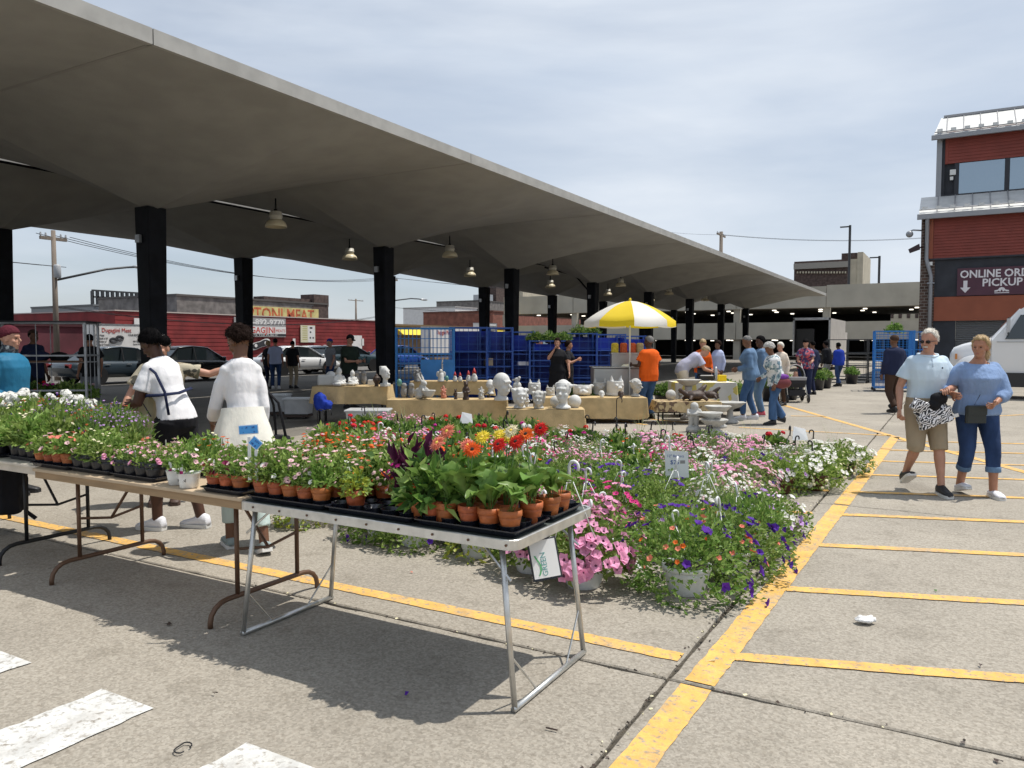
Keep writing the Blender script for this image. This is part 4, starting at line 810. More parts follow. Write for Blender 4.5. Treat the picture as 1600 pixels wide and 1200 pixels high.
# brown folding table and the third table
def brown_table(x0, x1, ya, yb, label, mtop, mtub, frames, group=None):
    t = thing('folding_table', label, 'table', ((x0 + x1) / 2, (ya + yb) / 2, 0)); c = V((t.location.x, t.location.y, 0)); w, d = (x1 - x0) / 2, (yb - ya) / 2
    MB().loft([rrect(w - .003, d - .003, .02, ZT - .02), rrect(w, d, .022, ZT - .017), rrect(w, d, .022, ZT - .003), rrect(w - .003, d - .003, .02, ZT)]).build('table_top', mtop, t)
    ap = MB(); ap.loft([rrect(w - .012, d - .012, .02, ZT - .065), rrect(w - .012, d - .012, .02, ZT - .0205), rrect(w - .03, d - .03, .02, ZT - .0205), rrect(w - .03, d - .03, .02, ZT - .065), rrect(w - .012, d - .012, .02, ZT - .065)], cap=False); ap.build('apron', m_apron if mtub is m_brntub else m_wtop, t)
    for xf in frames:
        for y in (ya + .17, yb - .17):
            MB().tube([V((xf, y, .135)) - c, V((xf, y, ZT - .03)) - c], .0135, 10).build('leg', mtub, t, smooth=True)
        yl, yh = ya - .02, yb + .0; pts = [V((xf, yl, .0))] + [V((xf, yl + .12 - .12 * math.cos(a), .03 + .10 * math.sin(a))) for a in [k * math.pi / 8 for k in range(5)]] + [V((xf, yh - .12 + .12 * math.sin(a), .03 + .10 * math.cos(a))) for a in [k * math.pi / 8 for k in range(5)]] + [V((xf, yh, 0))]
        MB().tube([p - c for p in pts], .015, 10).build('foot', mtub, t, smooth=True)
        s = 1 if xf < (x0 + x1) / 2 else -1
        MB().tube([V((xf, (ya + yb) / 2, .36)) - c, V((xf + s * .22, (ya + yb) / 2, .60)) - c, V((xf + s * .34, (ya + yb) / 2, ZT - .03)) - c], .010, 8).build('brace', mtub, t); MB().tube([V((xf, ya + .17, .40)) - c, V((xf, (ya + yb) / 2, .36)) - c, V((xf, yb - .17, .40)) - c], .009, 6).build('brace', mtub, t)
    return t
brown_table(-5.30, -3.27, 2.80, 3.60, 'brown wood edged folding table beside the silver table', m_lam, m_brntub, (-5.06, -3.52)); brown_table(-7.75, -5.34, 2.86, 3.66, 'white topped folding table at the far left edge', m_wtop, m_blktub, (-5.82, -7.3))
# ------------------------------------------------------------------ trays and small pots
def tray_mesh(nx, ny, px=.104, py=.104):
    mb = MB(); w, d = nx * px / 2 + .012, ny * py / 2 + .012
    mb.loft([rrect(w - .02, d - .02, .02, 0), rrect(w - .012, d - .012, .02, .018), rrect(w, d, .022, .022), rrect(w, d, .022, .027), rrect(w - .008, d - .008, .02, .027), rrect(w - .012, d - .012, .02, .018)], cap=False); mb.poly(list(reversed(rrect(w - .02, d - .02, .02, .001)))); mb.poly(rrect(w - .02, d - .02, .02, .008))
    for i in range(nx):
        for j in range(ny):
            c = ((i - (nx - 1) / 2) * px, (j - (ny - 1) / 2) * py, 0); mb.smooth = True
            mb.lathe([(.038, .009), (.041, .016), (.047, .040), (.0495, .042), (.046, .039), (.039, .018), (.001, .012)], 14, c=c, cap=False); mb.smooth = False
    return mb.mesh('tray', mat('tray_plastic', (.014, .016, .024), .26, coat=.2) if 'tray_plastic' not in bpy.data.materials else bpy.data.materials['tray_plastic'])
TR = {}
def tray(nx, ny, x, y, rz, label):
    if (nx, ny) not in TR: TR[(nx, ny)] = tray_mesh(nx, ny)
    o = inst('tray', TR[(nx, ny)], None, (x, y, ZT + .003), (0, 0, rz)); tag(o, label, 'tray', 'black plant trays on the tables'); return o
tagm = mat('plant_tag', (.78, .78, .76), .5); TAG = MB().prism([(-.009, 0, 0), (.009, 0, 0), (.009, 0, .075), (0, 0, .085), (-.009, 0, .075)], (0, 1, 0), .0008).mesh('plant_tag', tagm)
TAGP = MB(); TAGP.prism([(-.014, 0, 0), (.014, 0, 0), (.017, 0, .035), (.004, 0, .075), (-.004, 0, .075), (-.017, 0, .035)], (0, 1, 0), .0008); TAGP.mi = 1; TAGP.prism([(-.013, -.0006, .002), (.013, -.0006, .002), (.0155, -.0006, .022), (-.0155, -.0006, .022)], (0, 1, 0), .002); TAGP = TAGP.mesh('plant_tag', [tagm, Pt['hot']])
def small(key, x, y, pot='st', where='', sc=1.0, z=.014, tg=0.0):
    word, vs_ = SP[key]; t = thing('potted_plant', '%s pot of %s %s' % (dict(st='terracotta', sb='square black' if False else 'black')[pot], word, where), 'plant', (x, y, ZT + z), rnd.uniform(0, 6.28), 'small pots of %s on the tables' % word)
    inst('pot', POT[pot], t); f, b = vs_[rnd.randrange(len(vs_))]; s3 = (sc * rnd.uniform(.9, 1.15), sc * rnd.uniform(.9, 1.15), sc * rnd.uniform(.88, 1.12)); inst('foliage', f, t, sc=s3, kind='stuff')
    if b: inst('flowers', b, t, sc=s3, kind='stuff')
    if rnd.random() < tg: inst('plant_tag', TAGP if pot == 'sb' else TAG, t, (rnd.uniform(-.03, .03), rnd.uniform(-.03, .03), .085), (0, 0, rnd.uniform(0, 6)))
    return t
def fill(nx, ny, x, y, keys, pot, label, where, skip=(), rowkeys=None, tg=.12, rz=0.0, sc=1.0):
    tray(nx, ny, x, y, rz, label)
    for i in range(nx):
        for j in range(ny):
            if (i, j) in skip: continue
            k = (rowkeys[j] if rowkeys else keys); k = k[rnd.randrange(len(k))]
            small(k, x + (i - (nx - 1) / 2) * .104, y + (j - (ny - 1) / 2) * .104, pot, where, sc, tg=tg)
fill(5, 3, -2.945, 2.945, None, 'st', 'black tray of pale petunias at the left front of the silver table', 'at the left front of the silver table', rowkeys=[['s_blush'], ['s_blush', 's_rust'], ['s_rust']], tg=.05)
fill(5, 3, -2.40, 2.945, None, 'st', 'half empty black tray at the middle front of the silver table', 'in the half empty tray', skip=((0, 0), (1, 0), (2, 0), (3, 0), (4, 0), (1, 1), (2, 1)), rowkeys=[['s_coleus'], ['s_rust', 's_coleus'], ['s_rust', 's_leafy']], sc=.85)
small('s_lime', -2.53, 2.86, 'st', 'standing alone in the half empty tray'); small('s_coleus', -2.31, 2.98, 'st', 'beside the leafy seedlings'); small('s_coleus', -2.22, 3.0, 'st', 'beside the leafy seedlings')
small('s_leafy', -2.14, 2.865, 'st', 'at the left end of the gerbera tray'); small('s_leafy', -2.05, 2.85, 'st', 'second from the left end of the gerbera tray')
fill(5, 3, -2.945, 3.30, None, 'st', 'black tray of calibrachoa at the left rear of the silver table', 'at the left rear of the silver table', rowkeys=[['s_rust', 's_red'], ['s_rust', 's_red'], ['s_rust', 's_blush', 's_red']])
fill(5, 3, -2.40, 3.30, None, 'st', 'black tray of lantana at the middle rear of the silver table', 'at the middle rear of the silver table', rowkeys=[['s_red', 's_leafy'], ['s_red', 's_leafy'], ['s_rust', 's_red']])
# gerberas: broad leaves and big daisies, every leaf and head a piece of its own
def ger_leaf(seed):
    mb = MB(); mb.smooth = True; n = 12; r = random.Random(seed); vs_ = []; bend = r.uniform(1.7, 3.0); off = V((seed * 3.1, 0, 0))
    for i in range(n + 1):
        t = i / n; w = .002 + .043 * max(0, math.sin(min(1, max(0, (t - .22) / .78)) * math.pi * .94)) ** .75 * (1 + .22 * math.sin(t * 30 + seed) * (t > .3)); z = .085 * math.sin(t * bend)
        for k in (-2, -1, 0, 1, 2):
            q = abs(k) / 2; cr = .010 * noise.noise(V((k * .9, t * 9, 0)) + off) * (t > .25)
            vs_.append((w * k / 2, t * .17, z + w * .34 * q * q * 1.6 - (.004 if k == 0 else 0) + cr + (.003 if (i % 3 == 0 and q) else 0)))
    mb.add(vs_, [(5 * i + k, 5 * i + k + 1, 5 * i + k + 6, 5 * i + k + 5) for i in range(n) for k in range(4)]); return mb.mesh('leaf', L_ger)
GLS = [ger_leaf(k) for k in range(5)]
def ger_head(c, eye):
    mb = MB()
    for ring, (n, r0, z) in enumerate(((20, .043, 0), (18, .034, .005), (14, .022, .009))):
        for k in range(n):
            a = 6.2832 * (k + .5 * ring) / n + rnd.uniform(-.06, .06); d = V((math.cos(a), math.sin(a), 0)); s = V((-d.y, d.x, 0)); q = r0 * rnd.uniform(.9, 1.08); up = rnd.uniform(-.004, .006)
            mb.add([d * .006 + V((0, 0, z)), d * q * .6 + s * .0048 + V((0, 0, z + .004)), d * q + V((0, 0, z + up)), d * q * .6 - s * .0048 + V((0, 0, z + .004))], [(0, 1, 2, 3)])
    mb.mi = 1; mb.ball((0, 0, .008), (.0085, .0085, .006), 8, 5); return mb.mesh('flower_head', [Pt[c], eye])
GH = {c: ger_head(c, e) for c, e in (('red', m_peat), ('orange', m_peat), ('coral', P_yel), ('yellow', P_yel), ('cream', P_yel))}
def gerbera(x, y, heads, where, leaves=9, sc=1.0):
    t = thing('gerbera_plant', 'potted gerbera %s' % where, 'plant', (x, y, ZT + .014), rnd.uniform(0, 6.28), 'gerbera pots on the silver table'); inst('pot', POT['st'], t)
    for k in range(leaves):
        a = 6.2832 * k / leaves + rnd.uniform(-.3, .3); el = rnd.uniform(.15, 1.15); s = sc * rnd.uniform(.55, .98)
        inst('leaf', GLS[rnd.randrange(5)], t, (.012 * math.cos(a), .012 * math.sin(a), .085), (el, rnd.uniform(-.35, .35), a - math.pi / 2), (s * rnd.uniform(.9, 1.3), s, s))
    for (c, dx, dy, h) in heads:
        r0 = t.rotation_euler.z; e = Matrix.Rotation(-r0, 3, 'Z') @ V((dx, dy, h)); MB().tube([(0, 0, .08), (e.x * .4, e.y * .4, h * .6), e], .003, 6).build('stalk', m_stem, t)
        o = inst('flower_head', GH[c], t, e, sc=rnd.uniform(.95, 1.1)); n = Matrix.Rotation(-r0, 3, 'Z') @ (V((.20, -.75, .62)) + V((rnd.uniform(-.5, .5), rnd.uniform(-.2, .2), 0))); o.rotation_euler = n.to_track_quat('Z', 'Y').to_euler()
tray(5, 3, -1.853, 2.945, 0, 'black tray of gerberas at the right front corner of the silver table'); tray(5, 3, -1.853, 3.30, 0, 'black tray of gerberas at the right rear corner of the silver table')
gx = [-1.853 + .104 * k for k in (-2, -1, 0, 1, 2)]
gerbera(gx[1] - .02, 2.842, [('coral', -.06, .02, 0.355)], 'with a coral bloom at the left front of its tray', 10, 1.15); gerbera(gx[2], 2.842, [('orange', .03, -.02, 0.345), ('coral', -.02, .02, 0.355)], 'with orange and coral blooms in the front row', 10, 1.15); gerbera(gx[3], 2.842, [], 'without bloom, third from the front corner', 9, 1.1); gerbera(gx[4], 2.845, [], 'without bloom at the front corner', 6, .85)
gerbera(gx[0], 2.946, [('coral', .0, .03, 0.395)], 'with a raised coral bloom in the second row', 8, 1.1); gerbera(gx[2] + .02, 2.95, [('red', .07, 0, 0.355)], 'with a deep red bloom in the second row', 9, 1.15); gerbera(gx[3] + .02, 2.96, [('red', .02, .05, 0.365)], 'with a red bloom near the tray end', 9, 1.1)
gerbera(gx[4], 3.04, [('orange', -.04, .02, 0.395)], 'with an orange bloom at the tray end', 9, 1.05); gerbera(gx[1], 3.05, [('yellow', .02, .04, 0.365)], 'with a yellow bloom in the third row', 9, 1.1); gerbera(gx[2], 3.15, [('cream', .04, .0, 0.395), ('yellow', .0, .03, 0.365)], 'with cream and yellow blooms in the rear tray', 8, 1.1); gerbera(gx[3], 3.2, [('red', .05, .03, 0.405)], 'with a tall red bloom in the rear tray', 8, 1.1)
gerbera(gx[4] + .01, 3.20, [], 'without bloom in the rear tray near the table end', 8, .95); gerbera(gx[4] + .01, 3.31, [], 'small leafy one in the rear tray near the table end', 6, .7); gerbera(gx[1], 3.28, [('yellow', 0, 0, 0.355)], 'with a yellow bloom at the left of the rear tray', 8, 1.1); gerbera(gx[0] - .02, 3.2, [], 'without bloom at the left of the rear tray', 8, 1.1)
inst('hook', HG['w'], None).name = 'loose_hook'; lh = bpy.data.objects['loose_hook']; lh.location = (-1.64, 3.42, ZT - .30); tag(lh, 'white plastic hanger hook standing at the corner of the gerbera tray', 'hook')
# brown table
fill(3, 2, -3.47, 2.93, ['s_wine', 's_blush'], 'st', 'black tray of dark wine petunias on the brown table end', 'at the right end of the brown table', tg=.7, sc=.8); fill(4, 2, -3.55, 3.20, ['s_wine', 's_bush'], 'st', 'black tray of wine petunias behind on the brown table end', 'behind at the right end of the brown table', sc=.68)
fill(4, 2, -3.6, 3.44, ['s_wine', 's_coral', 's_bush'], 'st', 'rear black tray at the right end of the brown table', 'at the rear right of the brown table', sc=.68)
m_wclear = mat('white_pot_glossy', (.74, .75, .74), .25)
for i, (x, y) in enumerate(((-3.93, 2.90), (-3.79, 2.87))):
    t = thing('white_pot', ('plain white waved pot of pale petunias on the brown table', 'white waved pot with black letters on the brown table')[i], 'plant', (x, y, ZT)); mb = MB(); mb.smooth = True; n = 32; rings = []
    for rr, z in ((.045, 0), (.052, .006), (.060, .055), (.066, .085), (.070, .088), (.066, .088), (.060, .08)): rings.append([(rr * (1 + .10 * math.cos(4 * 6.2832 * k / n)) * math.cos(6.2832 * k / n), rr * (1 + .10 * math.cos(4 * 6.2832 * k / n)) * math.sin(6.2832 * k / n), z) for k in range(n)])
    mb.loft(rings); mb.build('pot', m_wclear, t); f, b = SP['s_blush'][1][i]; inst('foliage', f, t, kind='stuff'); inst('flowers', b, t, kind='stuff'); inst('plant_tag', TAGP, t, (.0, -.05, .08))
    if i: lettering('lettering', 'PAN', .026, m_bblk, t, frame((-.012, -.0665, .040), V((.94, .35, 0)), V((0, 0, 1))), .001)
fill(4, 2, -4.30, 2.96, ['s_pink'], 'sb', 'black tray of pink petunias in black pots in front on the brown table', 'in the front right black tray', tg=.45, sc=.68); fill(4, 2, -4.76, 2.97, ['s_pink', 's_bush'], 'sb', 'second black tray of black pots in front on the brown table', 'in the front left black tray', tg=.3, sc=.68)
fill(4, 2, -5.10 + .0, 3.22, ['s_coral', 's_bush'], 'st', 'black tray of coral verbena at the left of the brown table', 'at the left of the brown table', sc=.68); fill(4, 2, -4.62, 3.24, ['s_coral', 's_pink'], 'st', 'black tray of verbena in the middle of the brown table', 'in the middle of the brown table', sc=.68)
fill(3, 2, -4.05, 3.25, ['s_gaz', 's_bush'], 'st', 'black tray of orange gazanias behind the white pots', 'behind the white pots', sc=.68); fill(3, 2, -3.98, 3.47, ['s_coral', 's_coral'], 'st', 'rear black tray of pink verbena on the brown table', 'at the rear of the brown table', sc=.68)
fill(4, 1, -5.18, 2.90, ['s_coral'], 'st', 'narrow black tray of coral verbena at the front left of the brown table', 'at the front left of the brown table', tg=0)
# third table: taller stock and white geraniums behind
fill(4, 2, -5.66, 3.05, ['s_coral', 's_bush'], 'sb', 'black tray of white and coral blooms at the end of the left table', 'at the end of the left table'); fill(4, 2, -6.15, 3.0, ['s_pink', 's_bush'], 'sb', 'black tray of pale blooms at the front of the left table', 'at the front of the left table')
fill(5, 2, -5.62, 3.32, ['s_tall', 's_tallr'], 'st', 'black tray of tall lobelia at the end of the left table', 'at the rear end of the left table'); fill(5, 2, -6.2, 3.30, ['s_tall', 's_bush', 's_tallr'], 'st', 'black tray of tall bedding plants on the left table', 'in the middle of the left table', sc=1.1)
fill(5, 2, -6.15, 3.55, ['s_gerw', 's_tallr'], 'st', 'rear black tray of white geraniums on the left table', 'at the rear of the left table', sc=1.05); fill(5, 2, -6.7, 3.5, ['s_gerw', 's_gerw', 's_gerr'], 'st', 'rear black tray of white and red geraniums at the left', 'at the rear left of the left table', sc=1.05); fill(5, 2, -6.75, 3.2, ['s_bush', 's_leafy'], 'st', 'black tray of green bedding plants at the left edge', 'at the left of the left table', sc=1.05); fill(5, 2, -7.3, 3.45, ['s_gerw', 's_bush'], 'st', 'black tray of geraniums at the outer left of the table', 'at the outer left of the table', sc=1.05)
fill(5, 2, -5.56, 3.55, ['s_tallr', 's_tall'], 'st', 'rear black tray of salvia at the end of the left table', 'at the rear right of the left table')
# price cards
m_blue = mat('blue_card', (.07, .33, .74), .6, var=.06, scale=20); m_ink = mat('blue_ink', (.03, .10, .35), .7); m_paper = mat('paper_white', (.78, .79, .80), .75)
def stake_card(px, py, dep, w, h, lab, tilt=0.0, rz=0.0):
    p = AT(px, py, dep); t = thing('price_card', lab, 'price card', (p.x, p.y, p.z - .26), HEAD + rz)
    MB().box((0, 0, .10), (.016, .006, .24)).build('stake', m_wpot, t)
    c = MB().box((0, -.007, .26), (w + .008, .003, h + .010)).build('backing', m_paper, t); d = MB().box((0, -.0100, .26), (w, .002, h)).build('card', m_blue, t); e = MB()
    for k in range(9): e.box((rnd.uniform(-w * .32, w * .32), -.0118, .26 + rnd.choice((.010, -.012)) + rnd.uniform(-.002, .002)), (rnd.uniform(.003, .009), .001, rnd.uniform(.004, .010)))
    e = e.build('handwriting', m_ink, t)
    for o in (c, d, e): o.matrix_local = Matrix.Translation((0, 0, .26)) @ Matrix.Rotation(tilt, 4, 'Y') @ Matrix.Translation((0, 0, -.26))
stake_card(389, 671, 4.1, .098, .042, 'upper blue handwritten price card on a white stake', R(-4)); stake_card(400, 692, 4.05, .055, .045, 'lower blue price card hanging tilted on its stake', R(42))
p = G(1058, 726, .46); t = thing('price_sheet', 'white printed price sheet standing among the hanging baskets', 'price sheet', (p.x, p.y, .34), HEAD); MB().prism([(-.105, 0, 0), (.11, 0, 0), (.10, .0, .24), (-.115, 0, .25)], (0, 1, 0), .003).build('sheet', m_paper, t)
lettering('lettering', '12" Baskets', .034, m_ink, t, frame((-.095, -.002, .190), (1, 0, -.03), (0, 0, 1)), .0005); lettering('lettering', '$25', .055, m_ink, t, frame((-.065, -.002, .125), (1, 0, -.03), (0, 0, 1)), .0005); MB().box((.05, -.001, .145), (.045, .001, .03)).build('printed_mark', m_bgry, t)
for (x, y, dx, lab) in ((728, 655, .0, 'small white price sheet among the back rank geraniums'), (1250, 680, .0, 'small white price sheet among the red geraniums at right')):
    p = G(x, y, .48); o = MB().prism([(-.09, 0, 0), (.10, 0, .0), (.08, .05, .13), (-.06, .05, .16)], (0, 1, 0), .003).build('price_sheet', m_paper, None, loc=(p.x, p.y, .42), rz=HEAD); tag(o, lab, 'price sheet')
o = MB().prism([(-.10, -.02, 0), (.12, 0, .01), (.12, .08, .05), (-.08, .05, .03)], (0, 0, 1), .002).build('price_sheet', m_paper, None, loc=(-1.82, 4.62, .10), rz=HEAD); tag(o, 'white paper sheet tucked behind the front pink petunia tub', 'price sheet')
# ------------------------------------------------------------------ people
def skin(name, c): return mat(name, c, .5, var=.06, scale=14, spec=.4)
SK = dict(dark=skin('skin_dark', (.075, .032, .018)), brown=skin('skin_brown', (.16, .075, .042)), fair=skin('skin_fair', (.48, .25, .17)), tan=skin('skin_tan', (.40, .19, .115)))
def cloth(name, c, **k):
    k.setdefault('var', .08); k.setdefault('scale', 5); return mat(name, c, k.pop('rough', .85), bump=k.pop('bump', .7), bscale=k.pop('bscale', 9), stretch=(1, 1, .5), spec=.2, **k)
C_ = dict(white=cloth('white_cotton', (.78, .77, .78)), ivory=cloth('ivory_cotton', (.76, .74, .66)), black=cloth('black_cloth', (.014, .014, .017)), navy=cloth('navy_cloth', (.018, .024, .06)), denim=cloth('denim', (.055, .115, .235), var=.25, scale=7), ldenim=cloth('light_denim', (.12, .20, .32), var=.2, scale=7), ddenim=cloth('dark_denim', (.030, .060, .15), var=.35, scale=4), teal=cloth('teal_jacket', (.02, .15, .27), rough=.6), khaki=cloth('khaki', (.36, .29, .20)), mint=cloth('mint_twill', (.50, .60, .57)), orange=cloth('orange_tee', (.74, .115, .012)), lav=cloth('lavender_tee', (.42, .42, .55)), cream=cloth('cream_twill', (.66, .58, .49)), pale=cloth('pale_blue_polo', (.56, .68, .78)), chambray=cloth('chambray', (.22, .32, .52), bump=.6, bscale=30), grey=cloth('grey_cloth', (.26, .27, .29)), brown=cloth('brown_cloth', (.055, .032, .022)), dgreen=cloth('dark_green', (.018, .028, .02)), royal=cloth('royal_blue', (.02, .05, .36)), lblue=cloth('light_blue', (.42, .47, .66)), maroon=cloth('maroon_knit', (.105, .018, .030), bscale=90), red=cloth('red_knit', (.45, .02, .025)),
    camo=cells('camouflage', [(.30, .25, .17), (.13, .12, .075), (.42, .37, .27), (.06, .055, .04)], 17), floral=cells('floral_white', [(.70, .72, .72), (.74, .75, .74), (.12, .20, .25), (.70, .72, .72), (.35, .45, .46)], 20), hawaii=cells('floral_red', [(.30, .02, .05), (.04, .05, .14), (.55, .10, .12), (.25, .25, .34), (.06, .03, .12)], 22), scarf=cells('snood_print', [(.03, .04, .05), (.14, .16, .17), (.02, .02, .03)], 30))
HR = dict(black=mat('hair_black', (.004, .0035, .004), .75, spec=.06, bump=.6, bscale=70, stretch=(1, 1, .25)), grey=mat('hair_grey', (.42, .41, .39), .7, var=.2, scale=40, bump=.9, bscale=60), white=mat('hair_white', (.70, .66, .58), .6, var=.12, scale=40, bump=.8, bscale=70), blond=mat('hair_blond', (.42, .29, .14), .5, var=.25, scale=30, bump=.9, bscale=70, stretch=(1, 1, .3)), brown=mat('hair_brown', (.014, .007, .005), .75, spec=.08, bump=.7, bscale=70), salt=mat('hair_salt', (.17, .165, .16), .8, var=.2, scale=60, bump=.6, bscale=90))
m_shw = mat('shoe_white', (.74, .74, .78), .6, var=.05, scale=20, bump=.3, bscale=70); m_shb = mat('shoe_black', (.015, .015, .017), .55, bump=.2, bscale=70); m_shg = mat('shoe_grey', (.28, .34, .34), .8, bump=.3, bscale=90); m_sole = mat('sole_white', (.72, .71, .68), .6); m_shbr = mat('shoe_brown', (.07, .04, .03), .6); m_shpk = mat('shoe_pink', (.55, .08, .12), .6)
m_eyew = mat('sunglass_lens', (.012, .008, .008), .08); m_eye = mat('eye_dark', (.03, .02, .018), .2); m_lip = mat('lip', (.36, .12, .10), .5); m_lens = m_eyew
MT = [(.86, .150, .115, 0), (.93, .166, .122, 0), (1.02, .158, .116, 0), (1.12, .156, .114, .005), (1.22, .168, .120, .006), (1.32, .182, .124, .006), (1.395, .180, .106, -.004), (1.435, .132, .086, -.010), (1.468, .084, .070, -.012), (1.50, .060, .060, -.008)]
FT = [(.86, .160, .120, -.005), (.93, .178, .130, -.008), (1.02, .158, .115, 0), (1.11, .132, .100, .005), (1.20, .142, .112, .012), (1.285, .158, .136, .022), (1.388, .160, .098, -.002), (1.436, .116, .078, -.010), (1.476, .072, .062, -.012), (1.505, .053, .054, -.008)]
def ik(a, c, l1, l2, hint):
    d = c - a; L = min(d.length, (l1 + l2) * .999); dn = d.normalized(); c = a + dn * L; x = (l1 * l1 - l2 * l2 + L * L) / (2 * L); h = math.sqrt(max(0, l1 * l1 - x * x))
    hv = V(hint); hv = (hv - dn * hv.dot(dn)).normalized(); return a + dn * x + hv * h, c
def hand(mb, w, d, side, curl=.35, pn=None):
    d = d.normalized(); s = (pn or V((side, 0, 0))); s = (s - d * s.dot(d)).normalized(); b = d.cross(s)          # s: palm normal (thickness), b: across the knuckles
    rings = []
    for t, wd, th in ((-.012, .021, .018), (.02, .032, .015), (.06, .040, .013), (.088, .037, .011)):
        c = w + d * t; rings.append([c + b * (math.cos(a) * wd) + s * (math.sin(a) * th) for a in [k * math.pi / 5 for k in range(10)]])
    mb.loft(rings)
    for i, ln in enumerate((.066, .076, .072, .056)):
        p = w + d * .080 + b * (.029 - .0195 * i); q = d; pts = [p]; ax = b
        for k, f in enumerate((.45, .32, .23)):
            q = Matrix.Rotation(curl * (1.0 + .15 * k) * (-1), 3, ax) @ q; p = p + q * ln * f; pts.append(p)
        mb.tube(pts, [.0095, .009, .008, .006], 6)
    p = w + d * .022 + b * .026; q = (d * .75 + b * .75 - s * .0).normalized(); mb.tube([p, p + q * .032, p + q * .032 + (d * .9 + b * .25) * .026, p + q * .032 + (d * .95 + b * .05) * .048], [.0125, .0115, .010, .007], 6)
def shell_hair(mb, M, c, r, thick, front, side, nape, lump=0.0, seed=0, az0=1.15):
    nu, nv = 30, 20; rings = []
    for j in range(nv + 1):
        el = -math.pi / 2 + math.pi * (.02 + .96 * j / nv); ring = []
        for i in range(nu):
            az = 2 * math.pi * i / nu; d = V((math.cos(el) * math.sin(az), math.cos(el) * math.cos(az), math.sin(el))); aa = abs((az + math.pi) % (2 * math.pi) - math.pi)      # 0 = front
            lim = front if aa < az0 * .75 else (side if aa < az0 * 1.25 else nape)
            if az0 * .75 <= aa < az0 * 1.25: f = (aa - az0 * .75) / (az0 * .5); lim = front * (1 - f) + side * f
            elif az0 * 1.25 <= aa < az0 * 1.7: f = (aa - az0 * 1.25) / (az0 * .45); lim = side * (1 - f) + nape * f
            k = 1 + thick + lump * noise.noise(d * 4 + V((seed, 0, 0))) + lump * .6 * noise.noise(d * 9 + V((seed, 0, 0)))
            if el < lim: k = .72
            ring.append(M @ (V(c) + V((d.x * r[0] * k, d.y * r[1] * k, d.z * r[2] * k))))
        rings.append(ring)
    mb.loft(rings)
def person(label, loc, face, height=1.75, sex='m', sk='fair', lean=0.0, fat=1.0, belly=1.0, headyaw=0.0, headpitch=0.0, hair=('black', dict(thick=.10, front=.55, side=.05, nape=-.55)), top=None, bottom=None, shoes=None, wr=None, wl=None, hr_=None, hl_=None, ar=(.10, 0, .085), al=(-.10, 0, .085), footr=0.0, footl=0.0, curl=.35, near=False, hat=None, extra=None, legf=1.0, pnr=None, pnl=None, group=None, armf=1.0, toe=(0, 0)):
    s = height / 1.75; rz = FACE(*face); t = thing('person', label, 'person', (loc[0], loc[1], 0), rz, group); t.scale = (s, s, s)
    vx = .009 if near else .014; tab = MT if sex == 'm' else FT; ln = R(lean); piv = V((0, 0, .95))
    def T(p):
        p = V(p); f = min(1, max(0, (p.z - .90) / .30)); return piv + Matrix.Rotation(-ln * f, 3, 'X') @ (p - piv)
    def ringT(z, rx, ry, yo, n=16): return [T((rx * math.cos(a), yo + ry * math.sin(a), z)) for a in [2 * math.pi * k / n for k in range(n)]]
    def torso(mb, z0, z1, inf, hemx=1.0, hemz=None):
        rows = []
        for z, rx, ry, yo in tab:
            f = fat; b = belly if .98 < z < 1.25 else 1.0
            if z > 1.42: f = 1 + (fat - 1) * .3; b = 1.0
            rows.append((z, (rx * f) + inf * (1 if z < 1.44 else .5), ry * f * b + inf * (1 if z < 1.44 else .5), yo + (.03 * (b - 1) * 4 * .3 if b > 1 else 0)))
        z_lo = rows[0][0]; out = []
        if z0 < z_lo:
            for k in range(3): q = k / 3; out.append((z0 + (z_lo - z0) * q, rows[0][1] * (hemx + (1 - hemx) * q) , rows[0][2] * (hemx + (1 - hemx) * q), rows[0][3]))
        for i, rw in enumerate(rows):
            if rw[0] < z0 or rw[0] > z1: continue
            out.append(rw)
        if z0 > z_lo:
            for i in range(len(rows) - 1):
                if rows[i][0] < z0 <= rows[i + 1][0]: q = (z0 - rows[i][0]) / (rows[i + 1][0] - rows[i][0]); out.insert(0, tuple([z0] + [rows[i][j] * (1 - q) + rows[i + 1][j] * q for j in (1, 2, 3)]))
        mb.loft([ringT(*q) for q in out])
    shw = tab[6][1] * .90 * (1 + (fat - 1) * .7); zsh = 1.398 if sex == 'm' else 1.386; sh = {1: T((shw, -.005, zsh)), -1: T((-shw, -.005, zsh))}; arm = {}
    for sd, tgt, hint in ((1, wr, hr_), (-1, wl, hl_)):
        tgt = V(tgt) if tgt else V((.07 * sd, .05, -.525)); arm[sd] = (sh[sd], *ik(sh[sd], sh[sd] + tgt, .295, .255, hint or (.25 * sd, -1, -.1)))
    leg = {}
    for sd, an in ((1, ar), (-1, al)):
        hp = V((.092 * sd * (1 + (fat - 1) * .6), 0, .90)); kn, a2 = ik(hp, V(an), .425, .415, (.05 * sd, 1, 0)); leg[sd] = (hp, kn, a2)
    ct = T((0, .014, 1.612)); HM = Matrix.Translation(ct) @ Matrix.Rotation(-ln * .55, 4, 'X') @ Matrix.Rotation(R(headyaw), 4, 'Z') @ Matrix.Rotation(-R(headpitch), 4, 'X'); H3 = HM.to_3x3()
    hp_ = lambda *p: HM @ V(p)
    # --- skin: one continuous body
    b = MB(); torso(b, .86, 1.51, -.012)
    b.tube([T((0, -.008, 1.44)), T((0, -.004, 1.50)), hp_(0, -.012, -.04)], [.060, .052, .052] if sex == 'm' else [.060, .051, .050], 12)
    b.ball(hp_(0, -.008, .030), (.074, .093, .092), 20, 14, H3); b.ball(hp_(0, .022, -.042), (.055, .064, .076), 18, 12, H3); b.ball(hp_(0, .060, -.096), (.023, .020, .018), 10, 6, H3)
